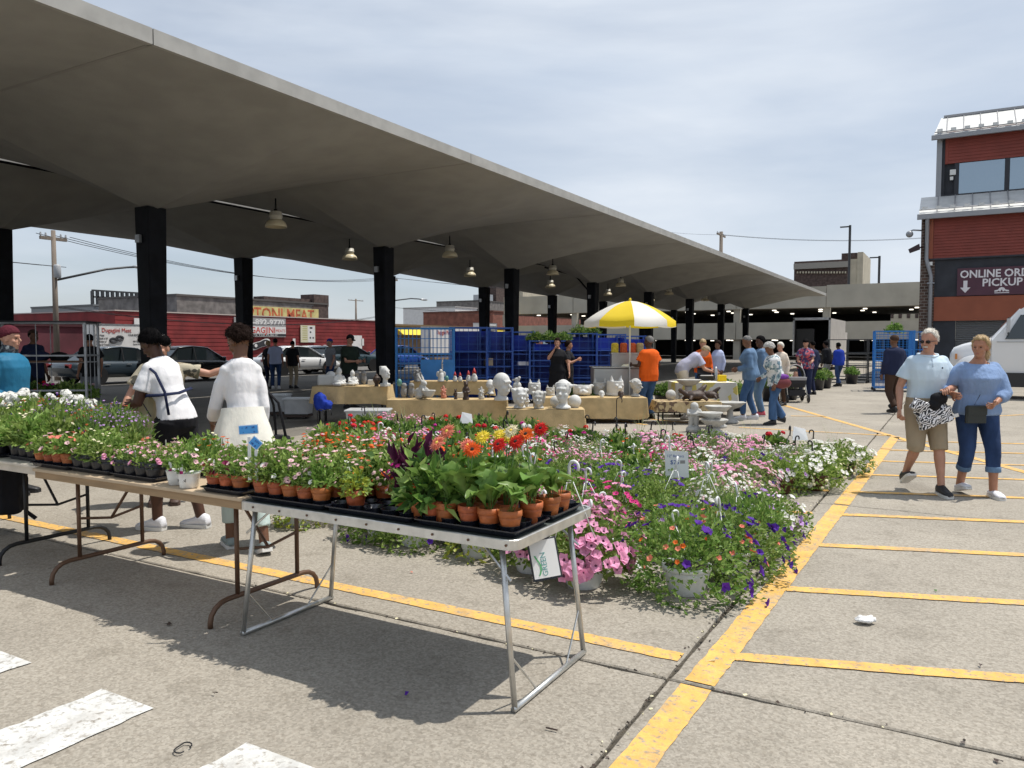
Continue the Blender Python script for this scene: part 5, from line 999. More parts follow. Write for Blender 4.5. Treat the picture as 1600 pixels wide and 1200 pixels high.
    b.tube([hp_(0, .086, .012), hp_(0, .100, -.012), hp_(0, .107, -.030)], [.007, .010, .0135], 8); b.tube([hp_(-.040, .071, .024), hp_(0, .084, .026), hp_(.040, .071, .024)], .011, 8)
    for q in (-1, 1): b.ball(hp_(.036 * q, .055, -.030), .025, 8, 6); b.ball(hp_(.074 * q, -.004, -.010), (.009, .021, .032), 8, 6, H3)
    b.tube([hp_(-.020, .078, -.064), hp_(0, .086, -.063), hp_(.020, .078, -.064)], .007, 6)
    for sd in (1, -1):
        a, e, w = arm[sd]; f = armf; b.ball(a - V((sd * .015, 0, .0)), .050 * f, 10, 8); b.tube([a - V((.02 * sd, 0, 0)), a.lerp(e, .3), a.lerp(e, .75), e, e.lerp(w, .25), e.lerp(w, .7), w + (w - e).normalized() * .008], [.052 * f, .050 * f, .042 * f, .038 * f, .040 * f, .030, .024], 12)
        h, k, n_ = leg[sd]; g = legf; b.tube([h + V((0, 0, .02)), h.lerp(k, .4), h.lerp(k, .85), k, k.lerp(n_, .28), k.lerp(n_, .7), n_ - V((0, 0, .03))], [.085 * g, .078 * g, .060 * g, .055 * g, .057 * g, .040 * g, .037 * g], 12)
    me = fused(b, 'body', SK[sk], vx * (.85 if near else 1), 3 if near else 2)
    hm = MB(); hm.smooth = True
    for sd in (1, -1): a, e, w = arm[sd]; hand(hm, w, (w - e), sd, curl, V(pnr) if sd == 1 and pnr else (V(pnl) if sd == -1 and pnl else None))
    bmm = bmesh.new(); bmm.from_mesh(me); tmp = hm.mesh('tmp', []); bmm.from_mesh(tmp); bmm.to_mesh(me); bmm.free(); bpy.data.meshes.remove(tmp)
    me.polygons.foreach_set('use_smooth', [True] * len(me.polygons)); inst('body', me, t)
    # --- clothes
    if top:
        m_, kind, hem = top[0], top[1], top[2]; o_ = top[3] if len(top) > 3 else {}; inf = o_.get('loose', .018); g = MB(); torso(g, hem, o_.get('neck', 1.478), inf, o_.get('flare', 1.0))
        for sd in (1, -1):
            a, e, w = arm[sd]; sl = o_.get('sl', .012)
            if kind == 'none': continue
            pts = [a - V((.03 * sd, 0, -.005)), a.lerp(e, .35)]; rd = [.050 * armf + sl * .8, .048 * armf + sl]
            if kind == 'short': pts.append(a.lerp(e, .66)); rd.append(.047 * armf + sl * 1.7)
            else:
                k_ = dict(long=.97, three=.60)[kind]; pts += [e, e.lerp(w, .4 * k_), e.lerp(w, k_)]; rd += [.046 * armf + sl, .044 + sl, (.030 if kind == 'long' else .036) + sl * o_.get('cuff', 1.0)]
            g.tube(pts, rd, 12)
            g.ball(a - V((sd * .018, 0, .006)), .050 * armf + .008 + sl * .5, 10, 8)
        inst(o_.get('name', 'shirt'), fused(g, 'shirt', m_, vx * 1.15, 4, .009 if near else .010), t)
    if bottom:
        m_, hem = bottom[0], bottom[1]; o_ = bottom[2] if len(bottom) > 2 else {}; inf = o_.get('loose', .012); g = MB(); torso(g, .86, o_.get('waist', 1.04), inf * .9)
        g.ball((0, -.005, .875), (.155 * fat, .118 * fat, .075), 14, 8)
        for sd in (1, -1):
            h, k, n_ = leg[sd]; gg = legf; L = (k - h).length; tot = L + (n_ - k).length; P = []; Q = []
            for q in (0, .15, .35, .48, .6, .75, .9, 1.0):
                z = q * tot * (1 - hem); pt = h.lerp(k, min(1, z / L)) if z < L else k.lerp(n_, (z - L) / (tot - L)); fr = z / tot
                base = .090 - .034 * min(1, fr / .5) if fr < .5 else .056 - .016 * (fr - .5) / .5; P.append(pt); Q.append(base * gg + inf + o_.get('flare', 0) * max(0, (fr - .45) / .55))
            P[0] = P[0] + V((0, 0, .03)); g.tube(P, Q, 14)
        inst(o_.get('name', 'trousers'), fused(g, 'trousers', m_, vx * 1.15, 4, .008 if near else .008), t)
        if o_.get('cuff'):
            for sd in (1, -1):
                h, k, n_ = leg[sd]; tot = (k - h).length + (n_ - k).length; zz = tot * (1 - hem) - (k - h).length; d = (n_ - k).normalized(); p = k + d * (zz - .02); r_ = Q[-1] + .006; mb = MB(); mb.smooth = True; mb.tube([p - d * .025, p - d * .02, p + d * .03, p + d * .035], [r_ - .004, r_, r_, r_ - .004], 16); mb.build('cuff', o_['cuff'], t)
    if shoes:
        for sd, an, pit, yw in ((1, leg[1][2], footr, toe[0]), (-1, leg[-1][2], footl, toe[1])):
            mS, mSo = shoes[0], shoes[1]; low = len(shoes) > 2; M = Matrix.Translation(an) @ Matrix.Rotation(R(yw), 4, 'Z') @ Matrix.Rotation(R(-pit), 4, 'X') @ Matrix.Translation(-V((0, 0, .085)))
            prof = [(-.068, .030, .062, .032), (-.055, .036, .118 if not low else .08, .040), (-.01, .040, .128 if not low else .085, .044), (.04, .040, .108 if not low else .08, .045), (.09, .036, .082, .049), (.14, .032, .066, .051), (.18, .028, .056, .044), (.205, .024, .044, .028)]
            g = MB(); g.smooth = True; rings = []
            for y, zc, zt, wx in prof: rings.append([M @ V((wx * math.cos(a), y, .018 + (zt - .018) * (.5 + .5 * math.sin(a)) if True else 0)) for a in [2 * math.pi * k / 14 for k in range(14)]])
            g.loft(rings); o = g.build('shoe', mS, t)
            g = MB(); out = [(wx * 1.06 * sg, y) for sg, seq in ((1, prof), (-1, prof[::-1])) for (y, zc, zt, wx) in seq]; g.loft([[M @ V((x, y, 0)) for x, y in out], [M @ V((x * 1.02, y, .030)) for x, y in out]]); so = g.build('sole', mSo, o)
    if hair:
        hm_, kw = hair[0], dict(hair[1]); bun = kw.pop('bun', None); g = MB(); shell_hair(g, HM, (0, -.012, .030), (.078, .098, .098), **kw)
        if bun: c, r_ = bun; g.ball(hp_(*c), r_, 14, 10, H3)
        tail = kw.get('tail')
        hme = fused(g, 'hair', HR[hm_], vx * .95, 2, .010, lump_tex); inst('hair', hme, t)
        if near:
            sr = random.Random(len(label)); st = MB(); vv = hme.vertices; hc = hp_(0, -.012, .03)
            for _ in range(700):
                q_ = vv[sr.randrange(len(vv))]; p_ = V(q_.co); n_ = V(q_.normal)
                if (p_ - hc).length < .078: continue
                dn = (V((0, 0, -1)) * sr.uniform(.2, 1) + (hp_(0, -1, 0) - hp_(0, 0, 0)) * sr.uniform(-.1, .9) + V((sr.uniform(-.6, .6), sr.uniform(-.6, .6), sr.uniform(-.3, .3)))); dn = (dn - n_ * dn.dot(n_)).normalized(); sd_ = n_.cross(dn) * .0016; L_ = sr.uniform(.02, .05); o0 = p_ - n_ * .003; o1 = p_ + dn * L_ * .5 + n_ * .006; o2 = p_ + dn * L_ + n_ * sr.uniform(-.004, .012)
                st.add([o0 - sd_, o0 + sd_, o1 + sd_, o1 - sd_, o2], [(0, 1, 2, 3), (3, 2, 4)])
            st.build('hair_strands', HR[hm_], t, kind='stuff')
    if hat:
        kind, m_ = hat; g = MB(); g.smooth = True
        if kind == 'beanie': shell_hair(g, HM, (0, -.012, .028), (.078, .100, .102), .14, .22, .0, -.18, 0); inst('beanie', fused(g, 'beanie', m_, vx, 3), t)
        else:
            shell_hair(g, HM, (0, -.012, .030), (.078, .100, .100), .10, .35, .20, .05, 0); g.loft([[hp_(x, .072 + y, .052 - .02 * y / .08 + zz) for x, y in [(.07 * math.cos(a), .085 * math.sin(a)) for a in [math.pi * k / 10 for k in range(11)]]] for zz in (0, .006)]); inst('cap', fused(g, 'cap', m_, vx * .8, 2), t)
    if near and not (extra and 'noeyes' in extra):
        for q in (-1, 1): MB().ball(hp_(.030 * q, .0795, .004), (.011, .006, .006), 8, 6, H3).build('eye', m_eye, t, smooth=True)
        MB().tube([hp_(-.018, .0845, -.064), hp_(0, .0915, -.063), hp_(.018, .0845, -.064)], .0045, 6).build('mouth', m_lip, t, smooth=True)
    return dict(o=t, hp=hp_, H3=H3, arm=arm, leg=leg, T=T, s=s, tab=tab, rz=rz)
def world_of(P, p): return Matrix.Translation(P['o'].location) @ Matrix.Rotation(P['rz'], 4, 'Z') @ Matrix.Diagonal((P['s'], P['s'], P['s'], 1)) @ V(p)
def strap(P, pts, r_, m, name='strap', flat=.35): return MB().tube([P['T'](p) for p in pts], r_, 8, flat=flat).build(name, m, P['o'], smooth=True)
def at(px, dep): p = AT(px, 537, dep); return (p.x, p.y)
def feet(px, py): p = G(px, py); return (p.x, p.y)
SHORT = dict(thick=.07, front=.50, side=.0, nape=-.50); FULL = dict(thick=.16, front=.42, side=-.25, nape=-.75, lump=.08)
# the two women at the table
P = person('woman in white t-shirt and black trousers bending over the brown table', feet(280, 826), (-.95, -.28), 1.75, 'f', 'dark', 20, 1.0, headpitch=26, hair=('black', dict(thick=.11, front=.34, side=-.30, nape=-.78, bun=((0, -.125, -.06), (.05, .045, .05)))), top=(C_['white'], 'short', .93, dict(loose=.014, sl=.012)), bottom=(C_['black'], .36, dict(loose=.014)), shoes=(m_shw, m_sole), wr=(.02, .36, -.30), wl=(-.04, .30, -.36), ar=(.09, -.16, .085), al=(-.09, .14, .085), footr=0, near=True, legf=1.12, armf=1.12)
strap(P, [(-.16, .02, 1.42), (-.17, .115, 1.30), (-.17, .15, 1.12), (-.18, .10, .98)], .011, C_['navy']); strap(P, [(-.165, .0, 1.43), (-.185, -.09, 1.32), (-.20, -.12, 1.15), (-.205, -.10, .98)], .011, C_['navy']); strap(P, [(.10, -.145, 1.16), (-.08, -.15, 1.13), (-.20, -.06, 1.14), (-.205, .05, 1.17), (-.14, .15, 1.18)], .014, C_['navy'])
p = world_of(P, P['T']((-.06, .25, 1.10))); o = tag(MB().bbox((0, 0, 0), (.13, .17, .24), .03).build('shoulder_bag', cloth('straw_bag', (.55, .50, .33)), None, loc=p, rz=P['rz'] + .4), 'pale straw bag with black edge held at the waist of the bending woman', 'bag')
W2 = person('woman in white top with flared ivory hem seen from behind', feet(384, 858), (-.50, -.87), 1.73, 'f', 'brown', 9, .80, headyaw=34, headpitch=22, hair=('brown', dict(thick=.22, front=.42, side=-.10, nape=-.72, lump=.20)), top=(C_['white'], 'three', 1.02, dict(loose=.009, sl=.010, cuff=1.5)), bottom=(C_['mint'], .13, dict(loose=.014)), shoes=(m_shg, m_sole, 1), wr=(.02, .06, -.52), wl=(-.05, .26, -.42), ar=(.10, -.20, .095), al=(-.09, .12, .085), footr=18, near=True, armf=.86)
g = MB(); g.smooth = True; n = 36
for k, (z, f, ry) in enumerate(((1.10, .155, .125), (1.04, .17, .14), (.94, .205, .175), (.82, .24, .21), (.72, .27, .24))): g_ = [W2['T']((f * (1 + .05 * k / 4 * math.sin(7 * a)) * math.cos(a), ry * (1 + .05 * k / 4 * math.sin(7 * a)) * math.sin(a), z)) for a in [2 * math.pi * q / n for q in range(n)]]; g.v += [tuple(p) for p in g_]
for k in range(4):
    for i in range(n): j = (i + 1) % n; g.f.append([k * n + j, k * n + i, (k + 1) * n + i, (k + 1) * n + j]); g.m.append(0); g.sm.append(True)
g.build('peplum', C_['ivory'], W2['o'])
p = W2['T']((.30, .05, .80)); w = world_of(W2, p); t = thing('tote_bag', 'large black tote bag hanging on the shoulder of the woman in ivory', 'bag', (w.x, w.y, w.z - .2), W2['rz'] + .25)
mb = MB(); mb.smooth = True; mb.loft([[(.16 * f * math.cos(a) * .45, .20 * f * math.sin(a), z) for a in [2 * math.pi * k / 14 for k in range(14)]] for z, f in ((-.20, .85), (-.19, 1.0), (0, .95), (.18, .75), (.26, .55))]); mb.build('bag_body', C_['black'], t); MB().tube([(0, -.08, .22), (-.04, -.03, .52), (-.10, 0, .60), (-.04, .05, .50), (0, .09, .22)], .011, 6).build('handle', C_['black'], t, smooth=True); MB().ball((.05, -.1, .20), .014, 8, 6).build('buckle', m_alu, t)
P = person('man in camouflage shirt and khaki trousers reaching out behind the two women', at(252, 7.5), (.35, .9), 1.66, 'm', 'fair', 4, 1.08, top=(C_['camo'], 'short', .90, dict(loose=.03, sl=.022)), bottom=(C_['khaki'], .04, dict(loose=.022)), shoes=(m_shbr, m_shbr), wr=(.20, .20, -.46), wl=(-.53, .03, .02), hl_=(0, -.2, -1), near=True, hair=('salt', SHORT), headyaw=-20)
P = person('man in maroon beanie and teal jacket standing at the left edge', (G(22, 772).x, G(22, 772).y), (1, -.05), 1.76, 'm', 'fair', 0, 1.05, top=(C_['teal'], 'long', .85, dict(loose=.035, sl=.02, name='jacket', neck=1.49)), bottom=(C_['black'], .03), shoes=(m_shb, m_shb), near=True, hair=None, hat=('beanie', C_['maroon']), wr=(.06, .08, -.50), wl=(-.06, .06, -.51))
MB().tube([P['T']((0, -.008, 1.45)), P['T']((0, 0, 1.50)), P['T']((0, .006, 1.545))], [.090, .082, .070], 14).build('snood', C_['scarf'], P['o'], smooth=True)
# the couple on the right
M_ = person('grey haired man in pale blue polo and khaki shorts walking with a zebra bag', feet(1442, 768), (-.10, 1), 1.735, 'm', 'fair', 3, 1.06, belly=1.12, headyaw=-48, headpitch=6, hair=('white', dict(thick=.06, front=.62, side=.05, nape=-.40)), top=(C_['pale'], 'short', .90, dict(loose=.024, sl=.022)), bottom=(C_['khaki'], .46, dict(loose=.032, name='shorts')), shoes=(m_shb, m_sole), wr=(.13, .08, -.50), wl=(.06, .24, -.28), hl_=(-.6, -.6, -.4), ar=(.13, -.16, .16), al=(-.10, .20, .085), footr=-28, near=True, extra=['noeyes'], legf=.98, curl=.55, pnl=(0, -.5, 1))
hp = M_['hp']
for q in (-1, 1): MB().ball(hp(.032 * q, .088, .004), (.026, .008, .018), 12, 8, M_['H3']).build('sunglasses_lens', m_eyew, M_['o'], smooth=True); MB().tube([hp(.055 * q, .078, .008), hp(.080 * q, .0, .004)], .003, 6).build('sunglasses_arm', m_bblk, M_['o'])
MB().tube([hp(-.022, .080, -.052), hp(0, .094, -.050), hp(.022, .080, -.052)], .008, 6).build('moustache', HR['white'], M_['o'], smooth=True); MB().tube([hp(-.016, .0835, -.068), hp(0, .0895, -.068), hp(.016, .0835, -.068)], .004, 6).build('mouth', m_lip, M_['o'])
T_ = M_['T']; MB().tube([T_((0, .150, 1.28)), T_((0, .140, 1.36)), T_((0, .105, 1.43))], .010, 6, flat=.4).build('placket', cloth('placket_blue', (.30, .38, .46)), M_['o']); MB().tube([T_((.098 * math.cos(a), -.008 + .095 * math.sin(a), 1.466 - .022 * max(0, math.sin(a)))) for a in [2 * math.pi * k / 18 + 1.57 for k in range(19)]], .017, 8, flat=.5).build('collar', C_['pale'], M_['o'], smooth=True)
MB().box(T_((-.09, .148, 1.34)), (.012, .006, .018)).build('logo', C_['navy'], M_['o'])
m_zeb = stripes('zebra_print', (.80, .80, .82), (.012, .012, .02), 17, 8.0)
wz = world_of(M_, (.03, .24, .86)); bg = thing('folded_bag', 'black and white zebra striped folded bag carried by the man in polo', 'bag', wz, M_['rz'])
g = MB(); g.ball((0, 0, .02), (.19, .07, .11), 18, 12); g.box((-.02, .02, -.04), (.34, .09, .16), 0, Matrix.Rotation(.35, 3, 'Y')); g.box((.08, .01, .05), (.26, .10, .12), 0, Matrix.Rotation(-.5, 3, 'Y')); inst('bag_body', fused(g, 'bag_body', m_zeb, .010, 3, .05), bg); MB().box((-.20, .03, -.02), (.09, .01, .035), 0, Matrix.Rotation(.3, 3, 'Y')).build('tag', tagm, bg)
wz = world_of(M_, (-.02, .27, 1.02)); g = MB(); g.ball((0, 0, 0), (.085, .06, .065), 14, 10); g.ball((.05, .01, -.07), (.06, .05, .06), 12, 8); inst('black_cap', fused(g, 'black_cap', C_['black'], .009, 3, .02), None, wz, (0, 0, M_['rz'])); tag(bpy.data.objects['black_cap'], 'black folded cap held on top of the zebra bag', 'cap')
F_ = person('blond woman in blue blouse and cuffed jeans walking arm in arm with the man', feet(1522, 772), (-.12, 1), 1.66, 'f', 'tan', 2, 1.24, belly=1.1, headyaw=-42, headpitch=-2, hair=('blond', dict(thick=.16, front=.56, side=-.38, nape=-.62, lump=.06, bun=((0, -.14, -.07), (.055, .06, .09)))), top=(C_['chambray'], 'three', .88, dict(loose=.030, sl=.034, cuff=.5, neck=1.466, name='blouse')), bottom=(C_['ddenim'], .24, dict(loose=.016, cuff=C_['ldenim'])), shoes=(m_shw, m_sole, 1), wr=(.17, .17, -.27), wl=(.10, .25, -.36), hl_=(-.8, -.5, -.3), hr_=(.6, -.3, -.8), ar=(.11, -.10, .105), al=(-.12, .16, .085), footr=-14, near=True, legf=1.12, armf=1.12, curl=.6)
strap(F_, [(-.06, -.06, 1.47), (-.075, .07, 1.45), (-.05, .165, 1.30), (.03, .165, 1.15), (.10, .17, 1.0)], .006, m_bblk)
wz = world_of(F_, (.10, .20, .90)); t = thing('crossbody_bag', 'small dark green crossbody bag worn by the woman in blue blouse', 'bag', wz, F_['rz'] + .15); MB().bbox((0, 0, 0), (.21, .05, .18), .015).build('bag_body', mat('dark_leather', (.020, .026, .025), .5, bump=.2), t); MB().bbox((0, .028, .04), (.20, .012, .09), .004).build('flap', bpy.data.materials['dark_leather'], t)
# people further back
person('man in navy jacket and brown trousers walking away near the blue cage', feet(1396, 646), (-.1, -1), 1.77, 'm', 'brown', 3, 1.08, headyaw=15, hair=None, hat=('beanie', C_['brown']), top=(C_['navy'], 'long', .86, dict(loose=.04, sl=.025, name='jacket')), bottom=(C_['brown'], .03, dict(loose=.025)), shoes=(m_shb, m_shb), ar=(.1, .18, .09), al=(-.1, -.22, .15), footl=-30)
person('food vendor in orange t-shirt and jeans standing beside the cart', feet(1013, 655), (-.55, -.8), 1.74, 'm', 'dark', 0, 1.10, hair=('salt', dict(thick=.10, front=.5, side=0, nape=-.5)), top=(C_['orange'], 'short', .80, dict(loose=.05, sl=.03)), bottom=(C_['denim'], .03, dict(loose=.03)), shoes=(m_shb, m_shb), wr=(.06, .22, -.33), wl=(-.02, .30, -.27), headyaw=25)
person('man in lavender t-shirt and khaki cap bent over the yellow table', at(1066, 17.6), (1, .02), 1.78, 'm', 'fair', 50, 1.08, hair=('blond', SHORT), hat=('cap', C_['khaki']), top=(C_['lav'], 'short', .88, dict(loose=.03, sl=.025)), bottom=(C_['cream'], .04, dict(loose=.03)), shoes=(m_shbr, m_shbr), wr=(.0, .36, -.34), wl=(0, .40, -.30), headpitch=10)
person('helper in orange top standing behind the yellow table', at(1098, 19.2), (-.2, .95), 1.70, 'f', 'fair', 8, 1.05, hair=('blond', FULL), top=(C_['orange'], 'long', .86, dict(loose=.03)), bottom=(C_['denim'], .04), shoes=(m_shb, m_shb), headpitch=18, wr=(.0, .30, -.30))
person('woman in navy dress and pale blue cardigan behind the grill table', at(1122, 21.5), (-.75, .45), 1.66, 'f', 'brown', 0, 1.05, hair=('brown', dict(thick=.28, front=.4, side=-.2, nape=-.4, lump=.1)), top=(C_['lblue'], 'long', .84, dict(loose=.03)), bottom=(C_['navy'], .2), shoes=(m_shb, m_shb))
person('woman in full denim with cropped grey hair standing in profile', feet(1172, 656), (-.92, -.30), 1.75, 'f', 'brown', 6, 1.10, hair=('salt', dict(thick=.03, front=.55, side=.05, nape=-.45)), top=(C_['ldenim'], 'long', .82, dict(loose=.04, sl=.025, name='jacket')), bottom=(C_['denim'], .05, dict(loose=.018)), shoes=(m_shw, m_sole), headpitch=22, wr=(-.04, .22, -.34), wl=(.02, .22, -.34), ar=(.1, -.1, .085), al=(-.1, .14, .085))
person('person in faded denim jacket standing behind the cropped haired woman', at(1192, 16.6), (-.9, -.2), 1.75, 'm', 'dark', 4, 1.08, hair=('black', FULL), top=(C_['ldenim'], 'long', .84, dict(loose=.035)), bottom=(C_['ldenim'], .03, dict(loose=.025)), shoes=(m_shpk, m_sole), headyaw=25, wr=(.0, .18, -.42))
FL = person('woman with curly grey hair in white floral top and flared jeans', feet(1212, 663), (-.85, .15), 1.62, 'f', 'brown', 14, 1.12, hair=('grey', dict(thick=.30, front=.42, side=-.25, nape=-.55, lump=.2)), top=(C_['floral'], 'long', .80, dict(loose=.035, flare=1.1)), bottom=(C_['denim'], .03, dict(loose=.018, flare=.035)), shoes=(m_shb, m_shb), headpitch=20, wr=(.0, .18, -.40), ar=(.1, -.22, .12), al=(-.1, .12, .085), footr=-20)
wz = world_of(FL, (-.20, -.02, .88)); g = MB(); g.ball((0, 0, 0), (.08, .19, .11), 14, 10); inst('handbag', fused(g, 'handbag', mat('red_leather', (.14, .018, .022), .4), .014, 2), None, wz, (0, 0, FL['rz'])); tag(bpy.data.objects['handbag'], 'dark red handbag on the arm of the woman in floral top', 'bag')
g = MB(); g.ball((0, 0, 0), (.06, .14, .06), 10, 8); inst('purple_scarf', fused(g, 'purple_scarf', mat('purple_cloth', (.16, .03, .30), .7), .014, 2, .03), None, wz + V((0, 0, .12)), (0, 0, FL['rz'])); tag(bpy.data.objects['purple_scarf'], 'purple cloth stuffed in the red handbag', 'scarf')
person('woman in red floral shirt and navy trousers pushing the pram', at(1259, 22.6), (-.35, .9), 1.72, 'f', 'fair', 8, 1.22, hair=('black', dict(thick=.14, front=.42, side=-.05, nape=-.4, lump=.08)), top=(C_['hawaii'], 'short', .84, dict(loose=.04, sl=.03)), bottom=(C_['navy'], .03, dict(loose=.03)), shoes=(m_shb, m_shb), headpitch=25, wr=(.0, .34, -.33), wl=(0, .34, -.33))
person('person in navy top standing behind the pram pusher', at(1270, 23.6), (-.4, -.9), 1.66, 'm', 'brown', 0, 1.1, top=(C_['navy'], 'long', .84, dict(loose=.03)), bottom=(C_['navy'], .03), shoes=(m_shb, m_shb))
person('person in pale patterned shirt half hidden behind the curly haired woman', at(1222, 19.5), (-.7, .5), 1.62, 'f', 'fair', 6, 1.1, hair=('white', FULL), top=(C_['cream'], 'long', .85), bottom=(C_['brown'], .03), shoes=(m_shb, m_shb))
person('person in black jacket and grey trousers near the railing', at(1294, 28.5), (-.6, -.6), 1.68, 'm', 'dark', 8, 1.1, hair=('black', FULL), top=(C_['black'], 'long', .84, dict(loose=.04)), bottom=(C_['grey'], .03, dict(loose=.02)), shoes=(m_shb, m_shb), wr=(.0, .3, -.1))
person('person in royal blue jacket and dark jeans near the railing', at(1312, 28.0), (-.3, -.9), 1.62, 'm', 'dark', 6, 1.08, hair=('black', FULL), top=(C_['royal'], 'long', .84, dict(loose=.04)), bottom=(C_['ddenim'], .03), shoes=(m_shb, m_shb), ar=(.1, .2, .09), al=(-.1, -.2, .12), footl=-20)
person('man in black shirt and cap looking at his phone beside the column', at(545, 18.6), (.75, .5), 1.80, 'm', 'fair', 3, 1.16, belly=1.15, hair=('black', SHORT), hat=('cap', C_['black']), top=(C_['dgreen'], 'short', .82, dict(loose=.035, sl=.03)), bottom=(C_['black'], .03), shoes=(m_shb, m_shb), headpitch=24, wr=(-.06, .32, -.28), wl=(.06, .32, -.28))
person('man in grey t-shirt and blue cap standing by the parked cars', at(517, 25), (-.6, .4), 1.74, 'm', 'fair', 3, 1.1, hair=('salt', SHORT), hat=('cap', C_['royal']), top=(C_['grey'], 'short', .84, dict(loose=.03)), bottom=(C_['ddenim'], .03), shoes=(m_shb, m_shb))
person('person in black t-shirt and beige trousers seen from behind by the white car', at(457, 27), (.1, -1), 1.68, 'm', 'fair', 0, 1.06, hair=('black', SHORT), top=(C_['black'], 'short', .82, dict(loose=.03)), bottom=(C_['khaki'], .03), shoes=(m_shb, m_shb))
person('man in pale blue shirt and jeans beside the white car', at(430, 26.5), (-.2, -.9), 1.76, 'm', 'tan', 2, 1.1, hair=('black', SHORT), hat=('cap', C_['black']), top=(C_['lblue'], 'short', .86, dict(loose=.03)), bottom=(C_['ddenim'], .03), shoes=(m_shw, m_sole))
person('person in black with straw hat left of the man in pale blue shirt', at(419, 26.8), (.2, -.9), 1.68, 'f', 'fair', 0, 1.0, hair=('blond', FULL), top=(C_['black'], 'short', .84), bottom=(C_['navy'], .03), shoes=(m_shb, m_shb))
person('woman in black dress with sunglasses and raised hand before the blue racks', at(871, 18.6), (-.3, .9), 1.72, 'f', 'fair', 0, 1.12, hair=('brown', dict(thick=.14, front=.45, side=-.35, nape=-.8)), top=(C_['black'], 'short', .50, dict(loose=.02, flare=1.25, name='dress')), shoes=(m_shb, m_shb), wr=(-.13, .22, .06), hr_=(.6, .2, -1), wl=(-.16, .05, -.50))
person('woman in black seen in profile behind the woman in black dress', at(888, 19.2), (.9, .1), 1.66, 'f', 'tan', 0, 1.06, hair=('brown', dict(thick=.14, front=.45, side=-.3, nape=-.8)), top=(C_['black'], 'short', .80), bottom=(C_['black'], .03), shoes=(m_shb, m_shb), wr=(.05, .25, -.15))
person('man in black t-shirt and grey trousers behind the plant rack', at(140, 17.5), (-.7, -.5), 1.80, 'm', 'tan', 0, 1.08, hair=('black', SHORT), top=(C_['black'], 'short', .80, dict(loose=.04, sl=.03)), bottom=(C_['grey'], .03, dict(loose=.025)), shoes=(m_shb, m_shb))
person('man in dark shirt and cap standing behind the plant rack at left', at(52, 15.5), (.8, .3), 1.86, 'm', 'brown', 0, 1.05, hair=('black', SHORT), hat=('cap', C_['brown']), top=(C_['navy'], 'short', .82), bottom=(C_['black'], .03), shoes=(m_shb, m_shb))
# ------------------------------------------------------------------ statue stall
m_burlap = mat('burlap_cloth', (.53, .39, .20), .9, var=.14, scale=5, bump=.5, bscale=70); m_stone = mat('cast_stone', (.47, .465, .44), .85, var=.10, scale=12, bump=.2, bscale=60); m_white = mat('plaster_white', (.60, .60, .58), .8, var=.05, scale=10); m_greyst = mat('grey_stone_statue', (.24, .24, .24), .9, var=.25, scale=25); m_drk = mat('bronze_brown', (.055, .033, .024), .6, var=.3, scale=25); m_grnst = mat('green_glaze', (.10, .25, .20), .4)
m_gred = mat('gnome_red', (.42, .03, .03), .6); m_gflesh = mat('gnome_flesh', (.55, .28, .17), .6); m_pnk = mat('toadstool_pink', (.50, .20, .14), .7); m_steel = mat('stainless', (.50, .50, .49), .34, .8, var=.06, scale=3)
def cloth_table(label, px0, px1, py, zc, depth=.75, drop=.34, m=m_burlap, cat='table', mid=None):
    a, b = AT(px0, py, zc), AT(px1, py, zc); z = (a.z + b.z) / 2; c = (a + b) / 2 + _f0 * depth / 2; w = (b - a).length
    t = thing('draped_table', label, cat, (c.x, c.y, 0), HEAD); n = 6; pts = []
    top = rrect(w / 2, depth / 2, .03, z - .004); mb = MB(); mb.poly(rrect(w / 2, depth / 2, .03, z)); ring = []
    big = []
    for i in range(len(top)):
        p, q = V(top[i]), V(top[(i + 1) % len(top)]); k = max(1, int((q - p).length / .05))
        for j in range(k): big.append(p.lerp(q, j / k))
    L = 0; rings = []
    for f in (0, .3, .65, 1.0):
        r_ = []
        for i, p in enumerate(big):
            o = V((p.x, p.y, 0)).normalized(); wv = math.sin(i * .55 + w * 3) * .5 + noise.noise(V((i * .21, w, px0))) ; off = f * (.035 + .035 * wv); dz = drop * f * (1 + .16 * noise.noise(V((i * .09, px0, 3))))
            r_.append((p.x + o.x * off, p.y + o.y * off, z - .002 - dz))
        rings.append(r_)
    mb.smooth = True; mb.loft(list(reversed(rings)), cap=False); mb.build('cloth', m, t)
    for sx in (-1, 1):
        for sy in (-1, 1): MB().tube([(sx * (w / 2 - .12), sy * (depth / 2 - .12), 0), (sx * (w / 2 - .12), sy * (depth / 2 - .12), z - .02)], .017, 8).build('leg', m_blktub, t, smooth=True)
    MB().box((0, 0, z - .022), (w - .05, depth - .05, .03)).build('table_top', m_lam, t)
    return z
TB = {}
TB[1] = (cloth_table('tan cloth statue table at the left with seated figures', 487, 605, 604, 15.0, .75, .34), 15.0); TB[2] = (cloth_table('tan cloth statue table in the middle with the rabbit', 604, 793, 625, 14.55, .6, .42), 14.55)
TB[3] = (cloth_table('low tan cloth table in front with head planters', 791, 914, 640, 13.4, .6, .40), 13.4); TB[4] = (cloth_table('tan cloth statue table before the food cart', 836, 1012, 622, 15.1, .75, .40), 15.1)
TB[5] = (cloth_table('rear tan cloth table with gnomes before the blue cage', 640, 770, 596, 16.9, .6, .30), 16.9); m_leo = cells('leopard_cloth', [(.48, .36, .19), (.52, .40, .22), (.46, .34, .17), (.14, .085, .05)], 16); TB[6] = (cloth_table('low patterned burlap table with dark animal figures', 1028, 1128, 628, 14.9, .7, .20, m_leo), 14.9)
m_lemon = cells('lemon_cloth', [(.70, .68, .60), (.72, .70, .64), (.70, .58, .16), (.70, .68, .60)], 9); TB[7] = (cloth_table('table with yellow and white cloth holding the grill', 1056, 1152, 598, 16.3, .8, .52, m_lemon), 16.3)
